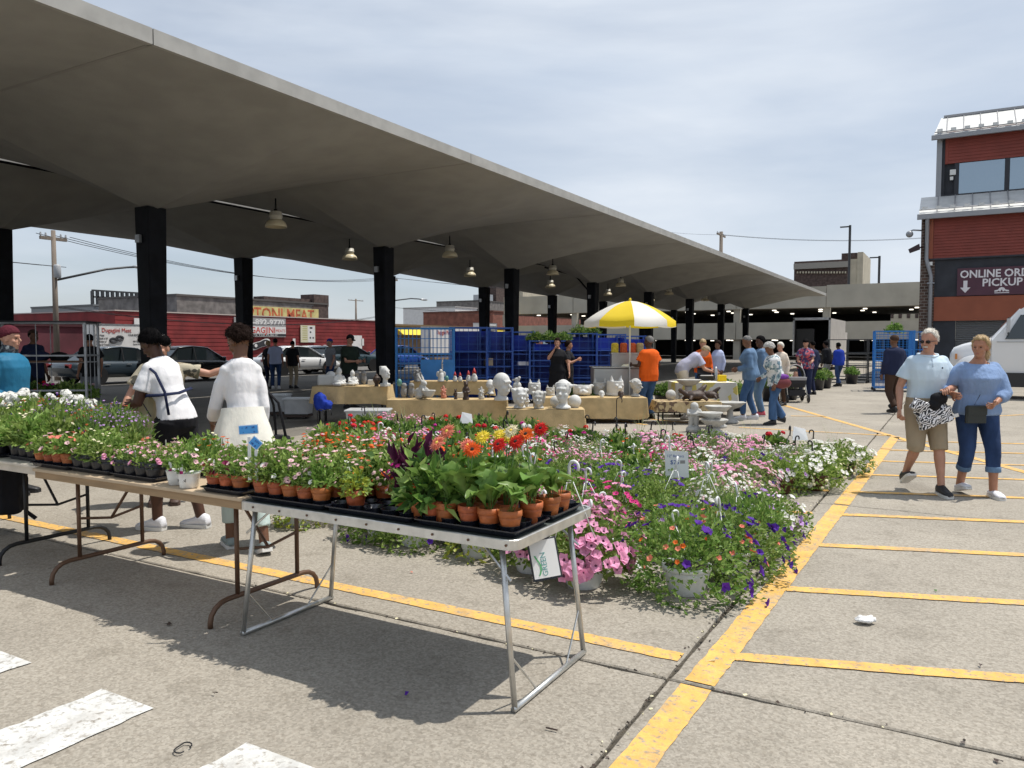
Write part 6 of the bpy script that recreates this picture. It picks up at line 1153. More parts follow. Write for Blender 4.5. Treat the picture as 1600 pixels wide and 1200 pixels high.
def headform(mb, c, k):
    def q(x, y, z): return V(c) + V((x, y, z)) * k
    mb.ball(q(0, 0, .03), V((.075, .09, .09)) * k, 16, 12); mb.ball(q(0, -.025, -.04), V((.055, .064, .075)) * k, 14, 10); mb.tube([q(0, -.085, .01), q(0, -.118, -.03)], [.010 * k, .018 * k], 8); mb.tube([q(-.045, -.072, .028), q(0, -.092, .032), q(.045, -.072, .028)], .015 * k, 6); mb.tube([q(-.02, -.08, -.064), q(0, -.088, -.063), q(.02, -.08, -.064)], .008 * k, 6)
    for s in (-1, 1): mb.ball(q(.036 * s, -.055, -.03), .026 * k, 8, 6)
def st_mesh(kind):
    b = MB(); vx = .012
    if kind == 'headpot':
        b.lathe([(.08, 0), (.11, .01), (.10, .035), (.06, .06), (.058, .12), (.06, .14)], 18); headform(b, (0, 0, .235), 1.42); b.lathe([(.095, .26), (.105, .32), (.10, .36), (.085, .36), (.08, .31)], 20)
        for k in range(9): q = 6.2832 * (k + .5) / 9; b.ball((.108 * math.cos(q), .02 + .112 * math.sin(q), .315 + .012 * (k % 2)), .026, 8, 6)
    elif kind == 'bust':
        b.lathe([(.08, 0), (.115, .01), (.10, .05), (.06, .08), (.055, .14)], 18); headform(b, (0, -.01, .24), 1.55); b.ball((0, .05, .27), (.11, .09, .10)); b.lathe([(.07, .30), (.085, .355), (.07, .36)], 18)
    elif kind == 'facepot':
        b.lathe([(.07, 0), (.09, .01), (.06, .05), (.09, .10), (.108, .18), (.11, .25), (.095, .25), (.09, .2)], 20); headform(b, (0, -.035, .16), 1.15)
        for k in range(8): q = 6.2832 * (k + .5) / 8; b.ball((.10 * math.cos(q), .10 * math.sin(q), .25), .030, 8, 6)
    elif kind == 'catpot':
        b.lathe([(.09, 0), (.12, .02), (.125, .12), (.12, .22), (.105, .22), (.10, .15)], 20); b.ball((0, -.11, .11), (.045, .035, .035)); b.ball((0, -.14, .12), .014)
        for s in (-1, 1): b.tube([(.075 * s, -.02, .20), (.09 * s, -.03, .30)], [.04, .006], 8); b.ball((.05 * s, -.105, .15), .028)
        b.lathe([(.10, 0), (.13, .005), (.13, .03)], 18)
    elif kind == 'dogpot':
        b.lathe([(.10, 0), (.13, .03), (.135, .11), (.12, .15), (.11, .15), (.11, .1)], 20); b.ball((0, -.12, .05), (.07, .05, .04)); b.ball((0, -.155, .07), .018)
        for s in (-1, 1): b.ball((.12 * s, -.03, .135), (.04, .03, .022)); b.ball((.05 * s, -.115, .10), .024)
    elif kind == 'buddha':
        b.ball((0, 0, .045), (.15, .11, .045)); b.ball((0, .01, .12), (.085, .065, .10)); b.ball((0, .0, .255), (.05, .055, .065)); b.ball((0, 0, .315), .022); b.tube([(0, 0, .17), (0, 0, .22)], .03)
        for s in (-1, 1): b.tube([(.08 * s, .01, .17), (.115 * s, -.02, .10), (.02 * s, -.08, .075)], [.03, .026, .02], 8); b.tube([(.10 * s, 0, .05), (.05 * s, -.10, .035)], .03, 8)
    elif kind == 'moai':
        b.box((0, 0, .03), (.15, .14, .06)); b.tube([(0, 0, .05), (0, 0, .14)], [.05, .045], 12); b.ball((0, .0, .25), (.075, .085, .12)); b.ball((0, -.045, .20), (.055, .055, .07)); b.tube([(0, -.07, .29), (0, -.115, .22)], [.012, .022], 8); b.tube([(-.05, -.06, .295), (.05, -.06, .295)], .018, 8); b.ball((0, -.09, .17), (.035, .02, .014)); b.box((0, .06, .30), (.14, .06, .16))
    elif kind == 'rabbit':
        b.ball((0, .03, .10), (.095, .12, .10)); b.ball((0, -.02, .17), (.07, .07, .09)); b.ball((0, -.05, .265), (.048, .06, .05)); b.ball((0, -.10, .255), .022)
        for s in (-1, 1): b.tube([(.025 * s, -.03, .29), (.035 * s, .02, .36), (.04 * s, .045, .41)], [.018, .022, .008], 8); b.ball((.075 * s, .0, .05), (.04, .085, .05)); b.tube([(.05 * s, -.07, .18), (.05 * s, -.12, .11)], .02, 8)
        b.lathe([(.02, .0), (.07, .02), (.11, .10), (.12, .13), (.10, .125), (.06, .05)], 16, c=(0, -.17, .03))
    elif kind == 'skull':
        b.ball((0, .01, .07), (.055, .07, .058)); b.ball((0, -.03, .035), (.038, .04, .035)); b.ball((0, -.045, .015), (.03, .03, .018))
        for s in (-1, 1): b.ball((.04 * s, -.03, .05), .018)
    elif kind == 'figure':
        b.lathe([(.05, 0), (.055, .01), (.04, .05), (.045, .12), (.05, .18), (.03, .21)], 14); b.ball((0, -.005, .245), (.038, .042, .045)); b.ball((0, -.045, .235), .018)
        for s in (-1, 1): b.tube([(.042 * s, 0, .17), (.05 * s, -.03, .12), (.015 * s, -.05, .11)], .016, 8); b.ball((.03 * s, .0, .285), .013)
    elif kind == 'birdball':
        b.lathe([(.05, 0), (.06, .01), (.05, .05)], 14); b.ball((0, 0, .12), .075); b.ball((.0, .0, .22), (.035, .06, .038)); b.ball((0, -.05, .255), .026); b.tube([(0, .05, .22), (0, .12, .21)], [.02, .008], 6); b.tube([(0, -.075, .255), (0, -.092, .25)], [.008, .002], 6)
    elif kind == 'ball': b.ball((0, 0, .095), .10, 18, 14); b.lathe([(.06, 0), (.06, .02)], 14)
    elif kind == 'urn': b.lathe([(.04, 0), (.045, .01), (.03, .03), (.075, .11), (.07, .16), (.03, .19), (.035, .205), (.015, .22), (.008, .24)], 18)
    elif kind == 'egg': b.ball((0, 0, .08), (.058, .058, .08))
    elif kind == 'block': b.box((0, 0, .05), (.16, .10, .10)); b.ball((.05, 0, .09), .05)
    elif kind == 'owls':
        for s in (-1, 1): b.ball((.05 * s, 0, .08), (.045, .045, .08)); b.ball((.05 * s, -.01, .165), .04)
    elif kind == 'turtle':
        b.ball((0, 0, .07), (.15, .11, .07)); b.tube([(-.12, 0, .08), (-.20, 0, .13), (-.23, 0, .16)], [.035, .03, .032], 8)
        for s in (-1, 1):
            for f in (-1, 1): b.tube([(.09 * f, .08 * s, .05), (.13 * f, .12 * s, .01)], [.03, .022], 8)
        b.tube([(.05, 0, .10), (.12, 0, .17), (.17, .02, .21)], [.05, .035, .02], 8)
    elif kind == 'pinecone':
        for k in range(6): b.ball((0, 0, .03 + .035 * k), .052 - .006 * k)
        for k in range(10): b.ball((.045 * math.cos(k * 2.4), .045 * math.sin(k * 2.4), .03 + .016 * k), .018, 6, 5)
    elif kind == 'angel':
        b.lathe([(.06, 0), (.05, .05), (.04, .12), (.02, .15)], 14); b.ball((0, 0, .175), .03)
        for s in (-1, 1): b.ball((.05 * s, .02, .12), (.035, .012, .05))
    return fused(b, kind, m_stone, vx * (.6 if kind in ('skull', 'figure', 'angel', 'owls', 'birdball') else .75), 1)
ST = {}; HT = dict(headpot=.37, bust=.36, facepot=.28, catpot=.30, dogpot=.16, buddha=.335, moai=.37, rabbit=.41, skull=.128, figure=.29, birdball=.28, ball=.195, urn=.24, egg=.16, block=.14, owls=.205, turtle=.21, pinecone=.25, angel=.205)
def statue(kind, px, py, tb, hpx, m, label, rz=0.0):
    z, zc = TB[tb]; p = G(px, py, z); zz = (p - CAMP).dot(FWD); s = hpx / 1200 * zz / HT[kind] * (.88 if kind in ('headpot', 'bust', 'facepot', 'moai') else 1)
    if kind not in ST: ST[kind] = st_mesh(kind)
    o = inst('statue', ST[kind], None, (p.x, p.y, z + .003), (0, 0, HEAD + rz), s); o.material_slots[0].link = 'OBJECT'; o.material_slots[0].material = m; tag(o, label, 'statue'); return o
for a in (('block', 509, 602, 1, 22, m_white, 'low white plaster block ornament at the left end of the statue table', .3), ('buddha', 530, 603.5, 1, 30, m_white, 'larger white seated figure on the left statue table', .9), ('buddha', 551, 603, 1, 25, m_white, 'smaller white seated figure on the left statue table', .9), ('owls', 563, 601, 1, 22, m_greyst, 'pair of grey owls behind the seated figures', .2), ('block', 582, 602, 1, 12, m_white, 'small white box ornament beside the bronze urn', 0), ('urn', 588.5, 603.5, 1, 20, m_drk, 'bronze lidded urn on the left statue table', 0), ('moai', 602, 604, 1, 35, m_white, 'tall white head sculpture at the corner of the left table', .9), ('egg', 624, 604, 5, 12, m_grnst, 'green glazed egg beside the left table corner', 0),
    ('owls', 637, 622, 2, 24, m_greyst, 'grey stone rabbits at the left end of the middle table', .2), ('rabbit', 659, 623.5, 2, 38, m_stone, 'white stone rabbit holding a shell on the middle table', .9), ('pinecone', 693, 622.5, 2, 22, m_pnk, 'pink capped toadstool figure on the middle table', 0), ('figure', 712, 624, 2, 16, m_drk, 'short dark bronze figure on the middle table', -.4), ('block', 721, 622, 2, 12, m_white, 'little white ornament between the two bronze figures', 0), ('figure', 728, 624.5, 2, 29, m_drk, 'tall dark bronze figure on the middle table', .3), ('pinecone', 752, 624, 2, 22, m_stone, 'grey pine cone ornament on the middle table', 0), ('bust', 783, 626, 2, 42, m_white, 'white head planter leaning at the right end of the middle table', .9), ('bust', 766, 616, 2, 22, m_white, 'white head planter seen from behind on the middle table', 2.6),
    ('angel', 652, 596, 5, 18, m_greyst, 'small grey cherub on the rear table left', 0), ('angel', 689, 596, 5, 19, m_white, 'white cherub on the rear table', 0), ('egg', 698, 596, 5, 9, m_grnst, 'tiny green frog ornament on the rear table', 0),
    ('facepot', 812, 638, 3, 36, m_white, 'white face planter with curly rim on the low front table, left', .2), ('figure', 823, 636, 3, 20, m_white, 'white figure behind the left face planter', .5), ('facepot', 842, 638.5, 3, 31, m_stone, 'stone face planter in the middle of the low front table', -.2), ('headpot', 880, 639, 3, 48, m_white, 'tall white woman head planter at the front table end', -.35), ('ball', 898, 637, 3, 20, m_white, 'white stone ball right of the tall head planter', 0), ('ball', 869, 637, 3, 19, m_white, 'white stone ball left of the tall head planter', 0),
    ('birdball', 808, 614, 4, 26, m_white, 'white bird perched on a ball', .8), ('catpot', 835, 616, 4, 24, m_white, 'white cat face planter at the left of the cart table', 0), ('catpot', 860, 618, 4, 17, m_stone, 'small stone cat face planter on the cart table', 0), ('dogpot', 910, 618, 4, 18, m_white, 'white bulldog face planter on the cart table', 0), ('catpot', 937, 617, 4, 27, m_stone, 'stone owl face planter on the cart table', 0), ('skull', 940, 621, 4, 11, m_white, 'small white skull on the cart table', 0), ('catpot', 961, 618.5, 4, 32, m_white, 'large white horned cat planter on the cart table', .5), ('skull', 970, 621.5, 4, 11, m_drk, 'small dark skull on the cart table', 0), ('headpot', 993, 620, 4, 30, m_stone, 'stone face planter at the right end of the cart table', .9),
    ('ball', 1048, 625, 6, 16, m_stone, 'grey stone ball on the patterned table', 0), ('figure', 1063, 624, 6, 18, m_greyst, 'dark grey bird figure on the patterned table', -.6), ('turtle', 1086, 626, 6, 24, m_drk, 'dark bronze turtle on the patterned table', .2), ('turtle', 1110, 623, 6, 18, m_drk, 'smaller dark bronze lizard on the patterned table end', -.4)): statue(*a)
def gnome(px, h, label, hat):
    z, zc = TB[5]; p = G(px, 596, z); s = h / 1200 * zc / .26; t = thing('garden_gnome', label, 'gnome', (p.x, p.y, z + .003), HEAD); t.scale = (s, s, s)
    MB().lathe([(.05, 0), (.065, .02), (.06, .08), (.04, .13)], 14).build('body', m_grnst if hat is m_white else m_white, t, smooth=True); MB().ball((0, -.01, .145), .036).build('head', m_gflesh, t, smooth=True); MB().ball((0, -.035, .115), (.035, .02, .04)).build('beard', m_white, t, smooth=True); MB().lathe([(.044, .16), (.03, .20), (.004, .265)], 14).build('hat', hat, t, smooth=True)
gnome(711, 15, 'leftmost red capped gnome on the rear table', m_gred); gnome(719, 14, 'second red capped gnome from the left on the rear table', m_gred); gnome(732, 17, 'third red capped gnome on the rear table', m_gred); gnome(741, 21, 'tallest red hatted gnome at the right of the rear table', m_gred)
# bird baths and fountain figures on the ground
def birdbath(label, px, ytop, zc, w_px, m=m_stone):
    p = AT(px, ytop, zc); h = p.z; w = w_px / 1200 * zc / 2; t = thing('bird_bath', label, 'bird bath', (p.x, p.y, 0)); MB().lathe([(.16, 0), (.17, .04), (.10, .08), (.06, .16), (.055, h * .6), (.08, h - .14)], 20).build('pedestal', m, t, smooth=True)
    mb = MB(); n = 28; mb.smooth = True; mb.loft([[(r_ * w * (1 + .05 * e * math.cos(7 * 6.2832 * k / n)) * math.cos(6.2832 * k / n), r_ * w * (1 + .05 * e * math.cos(7 * 6.2832 * k / n)) * math.sin(6.2832 * k / n), h + z) for k in range(n)] for r_, z, e in ((.25, -.14, 0), (.7, -.09, .3), (1, -.01, 1), (1.02, .0, 1), (.94, -.01, 1), (.6, -.055, .3), (.05, -.065, 0))]); mb.build('basin', m, t)
birdbath('scalloped stone bird bath right of the boy fountain', 1122, 634, 14.4, 40); birdbath('wide stone bird bath behind the scalloped one', 1141, 628, 15.2, 46); birdbath('low round stone bird bath in front of the others', 1116, 655, 13.4, 42); birdbath('tall stone bird bath standing at the yellow table', 1076, 593, 15.9, 38)
p = AT(1084, 632, 13.7); t = thing('fountain_statue', 'white stone boy holding a shell bowl at the back of the flowers', 'statue', (p.x, p.y, 0), HEAD); b = MB(); hh = p.z; b.lathe([(.13, 0), (.14, .05), (.10, .10)], 14)
for s in (-1, 1): b.tube([(.05 * s, 0, .08), (.05 * s, -.01, hh * .40), (.045 * s, 0, hh * .55)], [.04, .045, .06], 10); b.tube([(.09 * s, 0, hh * .82), (.13 * s, -.06, hh * .68), (.20, -.10, hh * .62)], [.035, .03, .025], 8)
b.ball((0, 0, hh * .70), (.10, .07, hh * .17)); b.ball((.01, -.01, hh * .94), .075); b.lathe([(.03, 0), (.14, .06), (.24, .14), (.22, .14), (.1, .06)], 18, c=(.28, -.08, hh * .46)); b.tube([(.28, -.08, 0), (.28, -.08, hh * .48)], [.10, .06], 10); inst('statue_body', fused(b, 'statue_body', m_stone, .014, 2), t)
# ------------------------------------------------------------------ hot food cart with umbrella
c = AT(967, 575, 16.9); zt_ = c.z; t = thing('food_cart', 'stainless steel food cart under the yellow and white umbrella', 'food cart', (c.x, c.y, 0), HEAD)
MB().bbox((0, .35, zt_ / 2 + .08), (1.10, .72, zt_ - .16), .02).build('body', m_steel, t); MB().box((0, .35, zt_ + .012), (1.16, .78, .022)).build('counter', m_steel, t)
for k in range(3): MB().box((-.36 + .36 * k, -.018, zt_ * .45), (.34, .012, zt_ * .62)).build('panel', m_steel, t)
for s in (-1, 1): MB().lathe([(.02, -.03), (.20, -.03), (.22, 0), (.20, .03), (.02, .03)], 18).build('wheel', m_bpot, t, loc=(.60 * s, .35, .22)).rotation_euler = (0, R(90), 0)
MB().span((-.10, .45, zt_ + .024), (.60, .70, zt_ + .30)).build('food_box', m_steel, t); MB().span((-.12, .40, zt_ + .30), (.62, .72, zt_ + .33)).build('shelf', m_steel, t)
cart_loc = t.location.copy(); RM = Matrix.Rotation(HEAD, 3, 'Z')
for i, (x, cc, nm) in enumerate(((-.02, (.62, .50, .05), 'yellow tub of chips on the cart shelf'), (.18, (.55, .10, .03), 'orange tub on the cart shelf'), (.38, (.55, .09, .03), 'second orange tub on the cart shelf'), (.55, (.42, .33, .2), 'tan packet on the cart shelf'))):
    g = MB().bbox((0, 0, .11), (.16, .14, .22), .03); o = g.build('snack_tub', mat('tub_%d' % i, cc, .5, var=.2, scale=20), None, loc=cart_loc + RM @ V((x, .55, zt_ + .333)), rz=HEAD); tag(o, nm, 'tub')
o = MB().prism([(-.14, 0, 0), (.14, .02, 0), (.10, .12, .05), (-.08, .10, .04)], (0, 0, 1), .01).build('napkins', m_paper, None, loc=cart_loc + RM @ V((.20, .05, zt_ + .026)), rz=HEAD); tag(o, 'stack of white napkins on the cart counter', 'napkins')
m_uy = mat('umbrella_yellow', (.80, .58, .015), .7, trans=.25); m_uw = mat('umbrella_white', (.80, .78, .74), .7, trans=.25)
c = AT(984, 537, 16.75); t = thing('market_umbrella', 'yellow and white market umbrella over the food cart', 'umbrella', (c.x, c.y, 0), HEAD - .06); top_z, rim_z, rad = 2.50, 2.06, .98; MB().tube([(0, 0, .02), (0, 0, top_z)], .018, 8).build('pole', m_wpot, t, smooth=True); MB().ball((0, 0, top_z + .02), (.03, .03, .045)).build('finial', m_uy, t, smooth=True)
for k in range(8):
    mb = MB(); mb.smooth = True; a0, a1 = math.pi / 4 * k, math.pi / 4 * (k + 1); n = 6; rows = []
    for i in range(n + 1):
        f = i / n; r_ = rad * f; z = rim_z + (top_z - rim_z) * (1 - f ** 1.7); row = []
        for j in range(5):
            u = j / 4; sag = .06 * f * math.sin(math.pi * u); p0 = V((math.cos(a0), math.sin(a0), 0)); p1 = V((math.cos(a1), math.sin(a1), 0)); d = p0.lerp(p1, u); row.append((d.x * (r_ + .01), d.y * (r_ + .01), z - sag * .4))
        rows.append(row)
    e = rows[-1]; rows.append([(p[0] * 1.01, p[1] * 1.01, p[2] - .13 - .02 * math.sin(6 * j)) for j, p in enumerate(e)])
    mb.loft(rows, cap=False, closed=False); mb.build('panel', m_uy if k % 2 else m_uw, t)
    MB().tube([(0, 0, rim_z + .05), (rad * .5 * math.cos(a0), rad * .5 * math.sin(a0), rim_z + .25)], .006, 5).build('rib', m_wpot, t)
# ------------------------------------------------------------------ blue cages, racks, totes
m_cage = mat('cage_blue', (.025, .19, .52), .5, var=.1, scale=6); m_navyc = mat('crate_navy', (.012, .045, .36), .45, var=.2, scale=4); m_shelf = mat('shelf_blue', (.03, .10, .38), .5)
def cage(label, px, zc, w, d, h, m, rz, bars=11, panel=None, shelves=(.15, .62, 1.1), solid=None, hb=0, name='roll_cage', cat='cage'):
    p = AT(px, 537, zc); t = thing(name, label, cat, (p.x, p.y, 0), rz)
    for x in (-w / 2, w / 2):
        for y in (-d / 2, d / 2): MB().box((x, y, h / 2 + .05), (.04, .04, h - .1)).build('post', m, t); MB().lathe([(.02, -.02), (.05, -.02), (.05, .02), (.02, .02)], 10).build('castor', m_bpot, t, loc=(x, y, .05)).rotation_euler = (R(90), 0, 0)
    mb = MB()
    for z in (.12, h * .35, h * .68, h - .02):
        for y in (-d / 2, d / 2): mb.box((0, y, z), (w - .04, .025, .03))
        for x in (-w / 2, w / 2): mb.box((x, 0, z), (.025, d - .04, .03))
    for k in range(1, bars):
        for y in (-d / 2, d / 2): mb.box((-w / 2 + w * k / bars, y, h / 2 + .05), (.011, .011, h - .14))
    for k in range(1, max(3, int(bars * d / w))):
        for x in (-w / 2, w / 2): mb.box((x, -d / 2 + d * k / max(3, int(bars * d / w)), h / 2 + .05), (.011, .011, h - .14))
    for k in range(hb):
        for y in (-d / 2, d / 2): mb.box((0, y, .16 + (h - .2) * k / hb), (w - .04, .011, .011))
    mb.build('bars', m, t, kind='stuff')
    for z in shelves: MB().box((0, 0, z), (w - .05, d - .05, .02)).build('shelf', m if solid is None else m_shelf, t)
    if solid:
        MB().box((0, d / 2 - .03, h / 2), (w - .05, .02, h - .2)).build('back_panel', solid, t)
        for s in (-1, 1): MB().box((s * (w / 2 - .03), 0, h / 2), (.015, d - .08, h - .2)).build('side_panel', solid, t)
    if panel: MB().box((w * .10, -d / 2 - .02, h * .46), (w * .36, .02, .60)).build('door_panel', m, t); MB().box((w * .40, -d / 2 - .02, h * .46), (w * .18, .02, .60)).build('door_panel', m, t); MB().box((w * .29, -d / 2 - .035, h * .46), (.02, .02, .5)).build('latch', m_galv, t)
    return t
cage('bright blue barred roll cage with door panels beside the column', 664, 18.4, 1.35, .85, 1.95, m_cage, HEAD + .12, 14, True, hb=8)
labs = ('first', 'second', 'third', 'fourth', 'fifth', 'sixth', 'seventh')
for i, (px, zc, w, h) in enumerate(((735, 20.0, .95, 2.0), (775, 20.4, .85, 2.0), (812, 20.8, .80, 1.9), (858, 20.6, 1.1, 1.66), (905, 21.0, .95, 1.86), (948, 21.4, .9, 1.84), (985, 22.0, .8, 1.80))):
    t = cage('%s navy blue shelf rack from the left in the row behind the statues' % labs[i], px, zc, w, .75, h, m_shelf, HEAD + (.05 if i % 2 else -.08), 4, None, (.15, .55, .98, 1.38), m_navyc, 9, 'storage_rack', 'rack')
def loose_box(px, zc, z, s, c, label, name='carton', cat='box', m=None): p = AT(px, 537, zc); o = MB().bbox((0, 0, s[2] / 2), s, .01).build(name, m or mat('box_%d' % px, c, .8, var=.08), None, loc=(p.x, p.y, z), rz=HEAD + .2); return tag(o, label, cat)
loose_box(763, 20.15, .995, (.22, .2, .20), (.42, .33, .22), 'brown carton on the navy shelf rack'); loose_box(757, 20.0, .57, (.25, .2, .04), (.6, .6, .58), 'white tray on the lower navy shelf'); loose_box(817, 20.5, .995, (.30, .2, .10), (.7, .7, .7), 'white folded sheet on the rack shelf')
for i, (px, zc, z) in enumerate(((836, 20.4, 1.58), (858, 20.5, 1.58), (880, 20.6, 1.58), (905, 21, 1.75), (925, 21.2, 1.75))):
    p = AT(px, 537, zc); t = thing('potted_shrub', '%s leafy plant from the left standing on top of the blue racks' % labs[i], 'plant', (p.x, p.y, z), i, 'plants on top of the racks'); inst('pot', POT['b'], t); inst('foliage', SP['impat'][1][i % 2][0], t, sc=(.85, .85, .75), kind='stuff')
for i, (px, zc, zz) in enumerate(((895, 16.2, .55), (912, 16.0, .55), (1040, 17.6, .45), (1140, 18.6, .50), (1152, 18.0, .5), (1205, 21, .4), (1278, 26, .4), (1290, 27, .45), (1332, 30, .4), (1235, 21.5, .4))):
    p = AT(px, 537, zc); t = thing('planter_tub', '%s green leafy planter tub standing beside the walkers' % px, 'plant', (p.x, p.y, 0), i); t['label'] = ('green leafy tub left of the food cart', 'second green leafy tub left of the food cart', 'green leafy tub right of the vendor', 'green leafy tub right of the yellow table', 'second green leafy tub right of the yellow table', 'green leafy tub behind the denim couple', 'green leafy tub right of the pram', 'second green leafy tub right of the pram', 'green leafy tub near the railing', 'green leafy tub left of the pram')[i]
    MB().lathe([(.16, 0), (.20, .02), (.24, .38), (.26, .40), (.24, .40)], 18).build('tub', m_bpot, t, smooth=True); inst('foliage', SP['impat'][1][i % 2][0], t, (0, 0, .26), sc=1.0, kind='stuff'); inst('foliage', SP['bacopa'][1][i % 2][0], t, (.1, .1, .35), sc=.8, kind='stuff')
m_tote = mat('clear_tote', (.50, .51, .52), .35, var=.1, scale=5)
def tote(px, py, zc, w, h, label):
    p = AT(px, py, zc); t = thing('storage_tote', label, 'tote', (p.x, p.y, 0), HEAD); MB().loft([rrect(w / 2 * .9, .2, .04, .10), rrect(w / 2, .23, .05, .10 + h)]).build('bin', m_tote, t); MB().bbox((0, 0, .10 + h + .015), (w * 1.04, .50, .03), .01).build('lid', m_tote, t); MB().box((0, 0, .06), (w * .95, .40, .05)).build('pallet', m_drk, t)
    for s in (-1, 1): MB().lathe([(.02, -.02), (.045, -.02), (.045, .02), (.02, .02)], 10).build('castor', m_bpot, t, loc=(s * w * .35, -.1, .045)).rotation_euler = (0, R(90), 0)
tote(576, 640, 13.2, .72, .32, 'clear plastic tote under the left statue table'); tote(466, 610, 16.2, .55, .30, 'clear plastic tote on the shaded floor left of the statues'); tote(437, 612, 16.8, .4, .34, 'grey plastic tote behind the tote on the shaded floor')
g = MB(); g.ball((0, 0, 0), (.15, .11, .19)); g.ball((.14, .05, -.06), (.12, .09, .10)); p = AT(500, 622, 14.7); inst('blue_sack', fused(g, 'blue_sack', C_['royal'], .016, 2, .06), None, (p.x, p.y, .46)); tag(bpy.data.objects['blue_sack'], 'blue cloth sack hanging under the left statue table', 'sack')
for i, (px, py) in enumerate(((497, 690), (508, 690), (963, 660), (757, 648))):
    p = G(px, py + 14); o = MB().tube([(0, 0, 0), (0, 0, .55)] + [(.05 - .05 * math.cos(k * math.pi / 6), 0, .55 + .06 * math.sin(k * math.pi / 6)) for k in range(1, 8)], .008, 6).build('shepherd_hook', m_bpot, None, smooth=True, loc=(p.x, p.y, 0), rz=HEAD); tag(o, ('leftmost thin black crook near the totes', 'second thin black crook near the totes', 'thin black crook before the cart table', 'thin black crook before the low front table')[i], 'plant hook')
# grill things on the yellow table
z7, zc7 = TB[7]; p = G(1102, 594, z7); t = thing('grill', 'black table grill on the yellow cloth', 'grill', (p.x, p.y, z7 + .003), HEAD); MB().bbox((0, 0, .06), (.34, .28, .12), .02).build('tray', m_bpot, t); MB().box((0, .1, .2), (.32, .03, .16), 0, Matrix.Rotation(-.3, 3, 'X')).build('lid', m_bpot, t)
p = G(1128, 596, z7); o = MB().bbox((0, 0, .07), (.17, .14, .14), .01).build('snack_box', m_uy, None, loc=(p.x, p.y, z7 + .003), rz=HEAD); tag(o, 'small yellow box on the yellow table end', 'box'); p = G(1118, 594, z7); o = MB().lathe([(.04, 0), (.045, .02), (.045, .22), (.03, .24), (.03, .30)], 14).build('thermos', m_steel, None, smooth=True, loc=(p.x, p.y, z7 + .003)); tag(o, 'steel thermos on the yellow table', 'thermos')
# pram
p = G(1242, 628); t = thing('pram', 'black pram with silver frame and grey hood facing the camera', 'pram', (p.x, p.y, 0), FACE(-.12, 1)); m_prm = mat('pram_fabric', (.022, .022, .026), .8); m_prg = mat('pram_grey', (.33, .33, .35), .7)
for s in (-1, 1): MB().tube([(.25 * s, .30, .12), (.24 * s, .02, .60), (.22 * s, -.30, 1.02)], .014, 8).build('frame_bar', m_alu, t, smooth=True); MB().tube([(.25 * s, -.34, .12), (.24 * s, .02, .60)], .014, 8).build('frame_bar', m_alu, t, smooth=True)
for s in (-1, 1):
    for y, r_ in ((.32, .10), (-.34, .14)): w = MB().lathe([(.02, -.02), (r_, -.022), (r_ + .01, 0), (r_, .022), (.02, .02)], 18).build('wheel', m_bpot, t, loc=(.27 * s, y, r_ + .01)); w.rotation_euler = (0, R(90), 0)
MB().tube([(-.22, -.30, 1.02), (0, -.36, 1.05), (.22, -.30, 1.02)], .016, 8).build('handle', m_bpot, t, smooth=True); MB().loft([rrect(.20, .24, .06, .40), rrect(.23, .30, .08, .52), rrect(.235, .30, .08, .66)]).build('seat', m_prm, t); g = MB(); g.smooth = True
n = 12; g.loft([[(.235 * math.cos(math.pi * k / n), .02 - .30 * f, .66 + .34 * math.sin(math.pi * k / n) * (1 - .1 * f)) for k in range(n + 1)] for f in (0, .5, 1)], cap=False, closed=False); g.build('hood', m_prm, t); MB().tube([(.24 * math.cos(math.pi * k / n), .03, .66 + .345 * math.sin(math.pi * k / n)) for k in range(n + 1)], .013, 6).build('hood_rim', m_prg, t, smooth=True); MB().loft([rrect(.225, .16, .06, .60), rrect(.235, .17, .06, .68)]).build('blanket', m_prg, t, loc=(0, .16, 0)); MB().box((0, 0, .26), (.40, .5, .16)).build('basket', m_prm, t)
g = MB(); g.ball((0, 0, .76), (.062, .065, .075)); g.ball((0, -.02, .66), (.09, .08, .09)); o = fused(g, 'baby', SK['fair'], .012, 2); o = inst('baby', o, None, t.location + Matrix.Rotation(t.rotation_euler.z, 3, 'Z') @ V((0, .02, 0)), (0, 0, t.rotation_euler.z)); tag(o, 'baby sitting in the black pram', 'baby')
# right hand cage, railing racks and left plant rack
cage('tall blue mesh roll cage behind the man in navy jacket', 1396, 25.5, 1.15, .9, 2.0, m_cage, .15, 10, None, (.12, 1.0), None, 22); t = cage('small blue rack with leafy plant by the brick pier', 1432, 27.0, .45, .5, 2.0, m_cage, .1, 4, None, (.12, .9), None); inst('foliage', SP['impat'][1][0][0], t, (-.7, 0, 1.85), sc=1.1, kind='stuff')
for i, (px, zc, w) in enumerate(((1325, 31, 1.5), (1352, 33, 1.4))): cage('%s galvanised plant rack near the box truck' % ('left', 'right')[i], px, zc, w, .6, 1.75, m_pole, .2 * i, 2, None, (.25, .7, 1.15), None, 0, 'plant_rack', 'rack')
t = cage('metal plant rack with shelves and black top sheet at the left', 68, 14.6, 1.75, .55, 1.98, m_galv, HEAD + .1, 2, None, (.42, 1.22), None, 0, 'plant_rack', 'rack'); MB().box((0, 0, 1.98), (1.85, .65, .03)).build('top_sheet', m_bpot, t)
MB().box((0, -.27, 1.235), (1.72, .02, .035)).build('shelf_edge', m_brntub, t); p0 = t.location.copy()
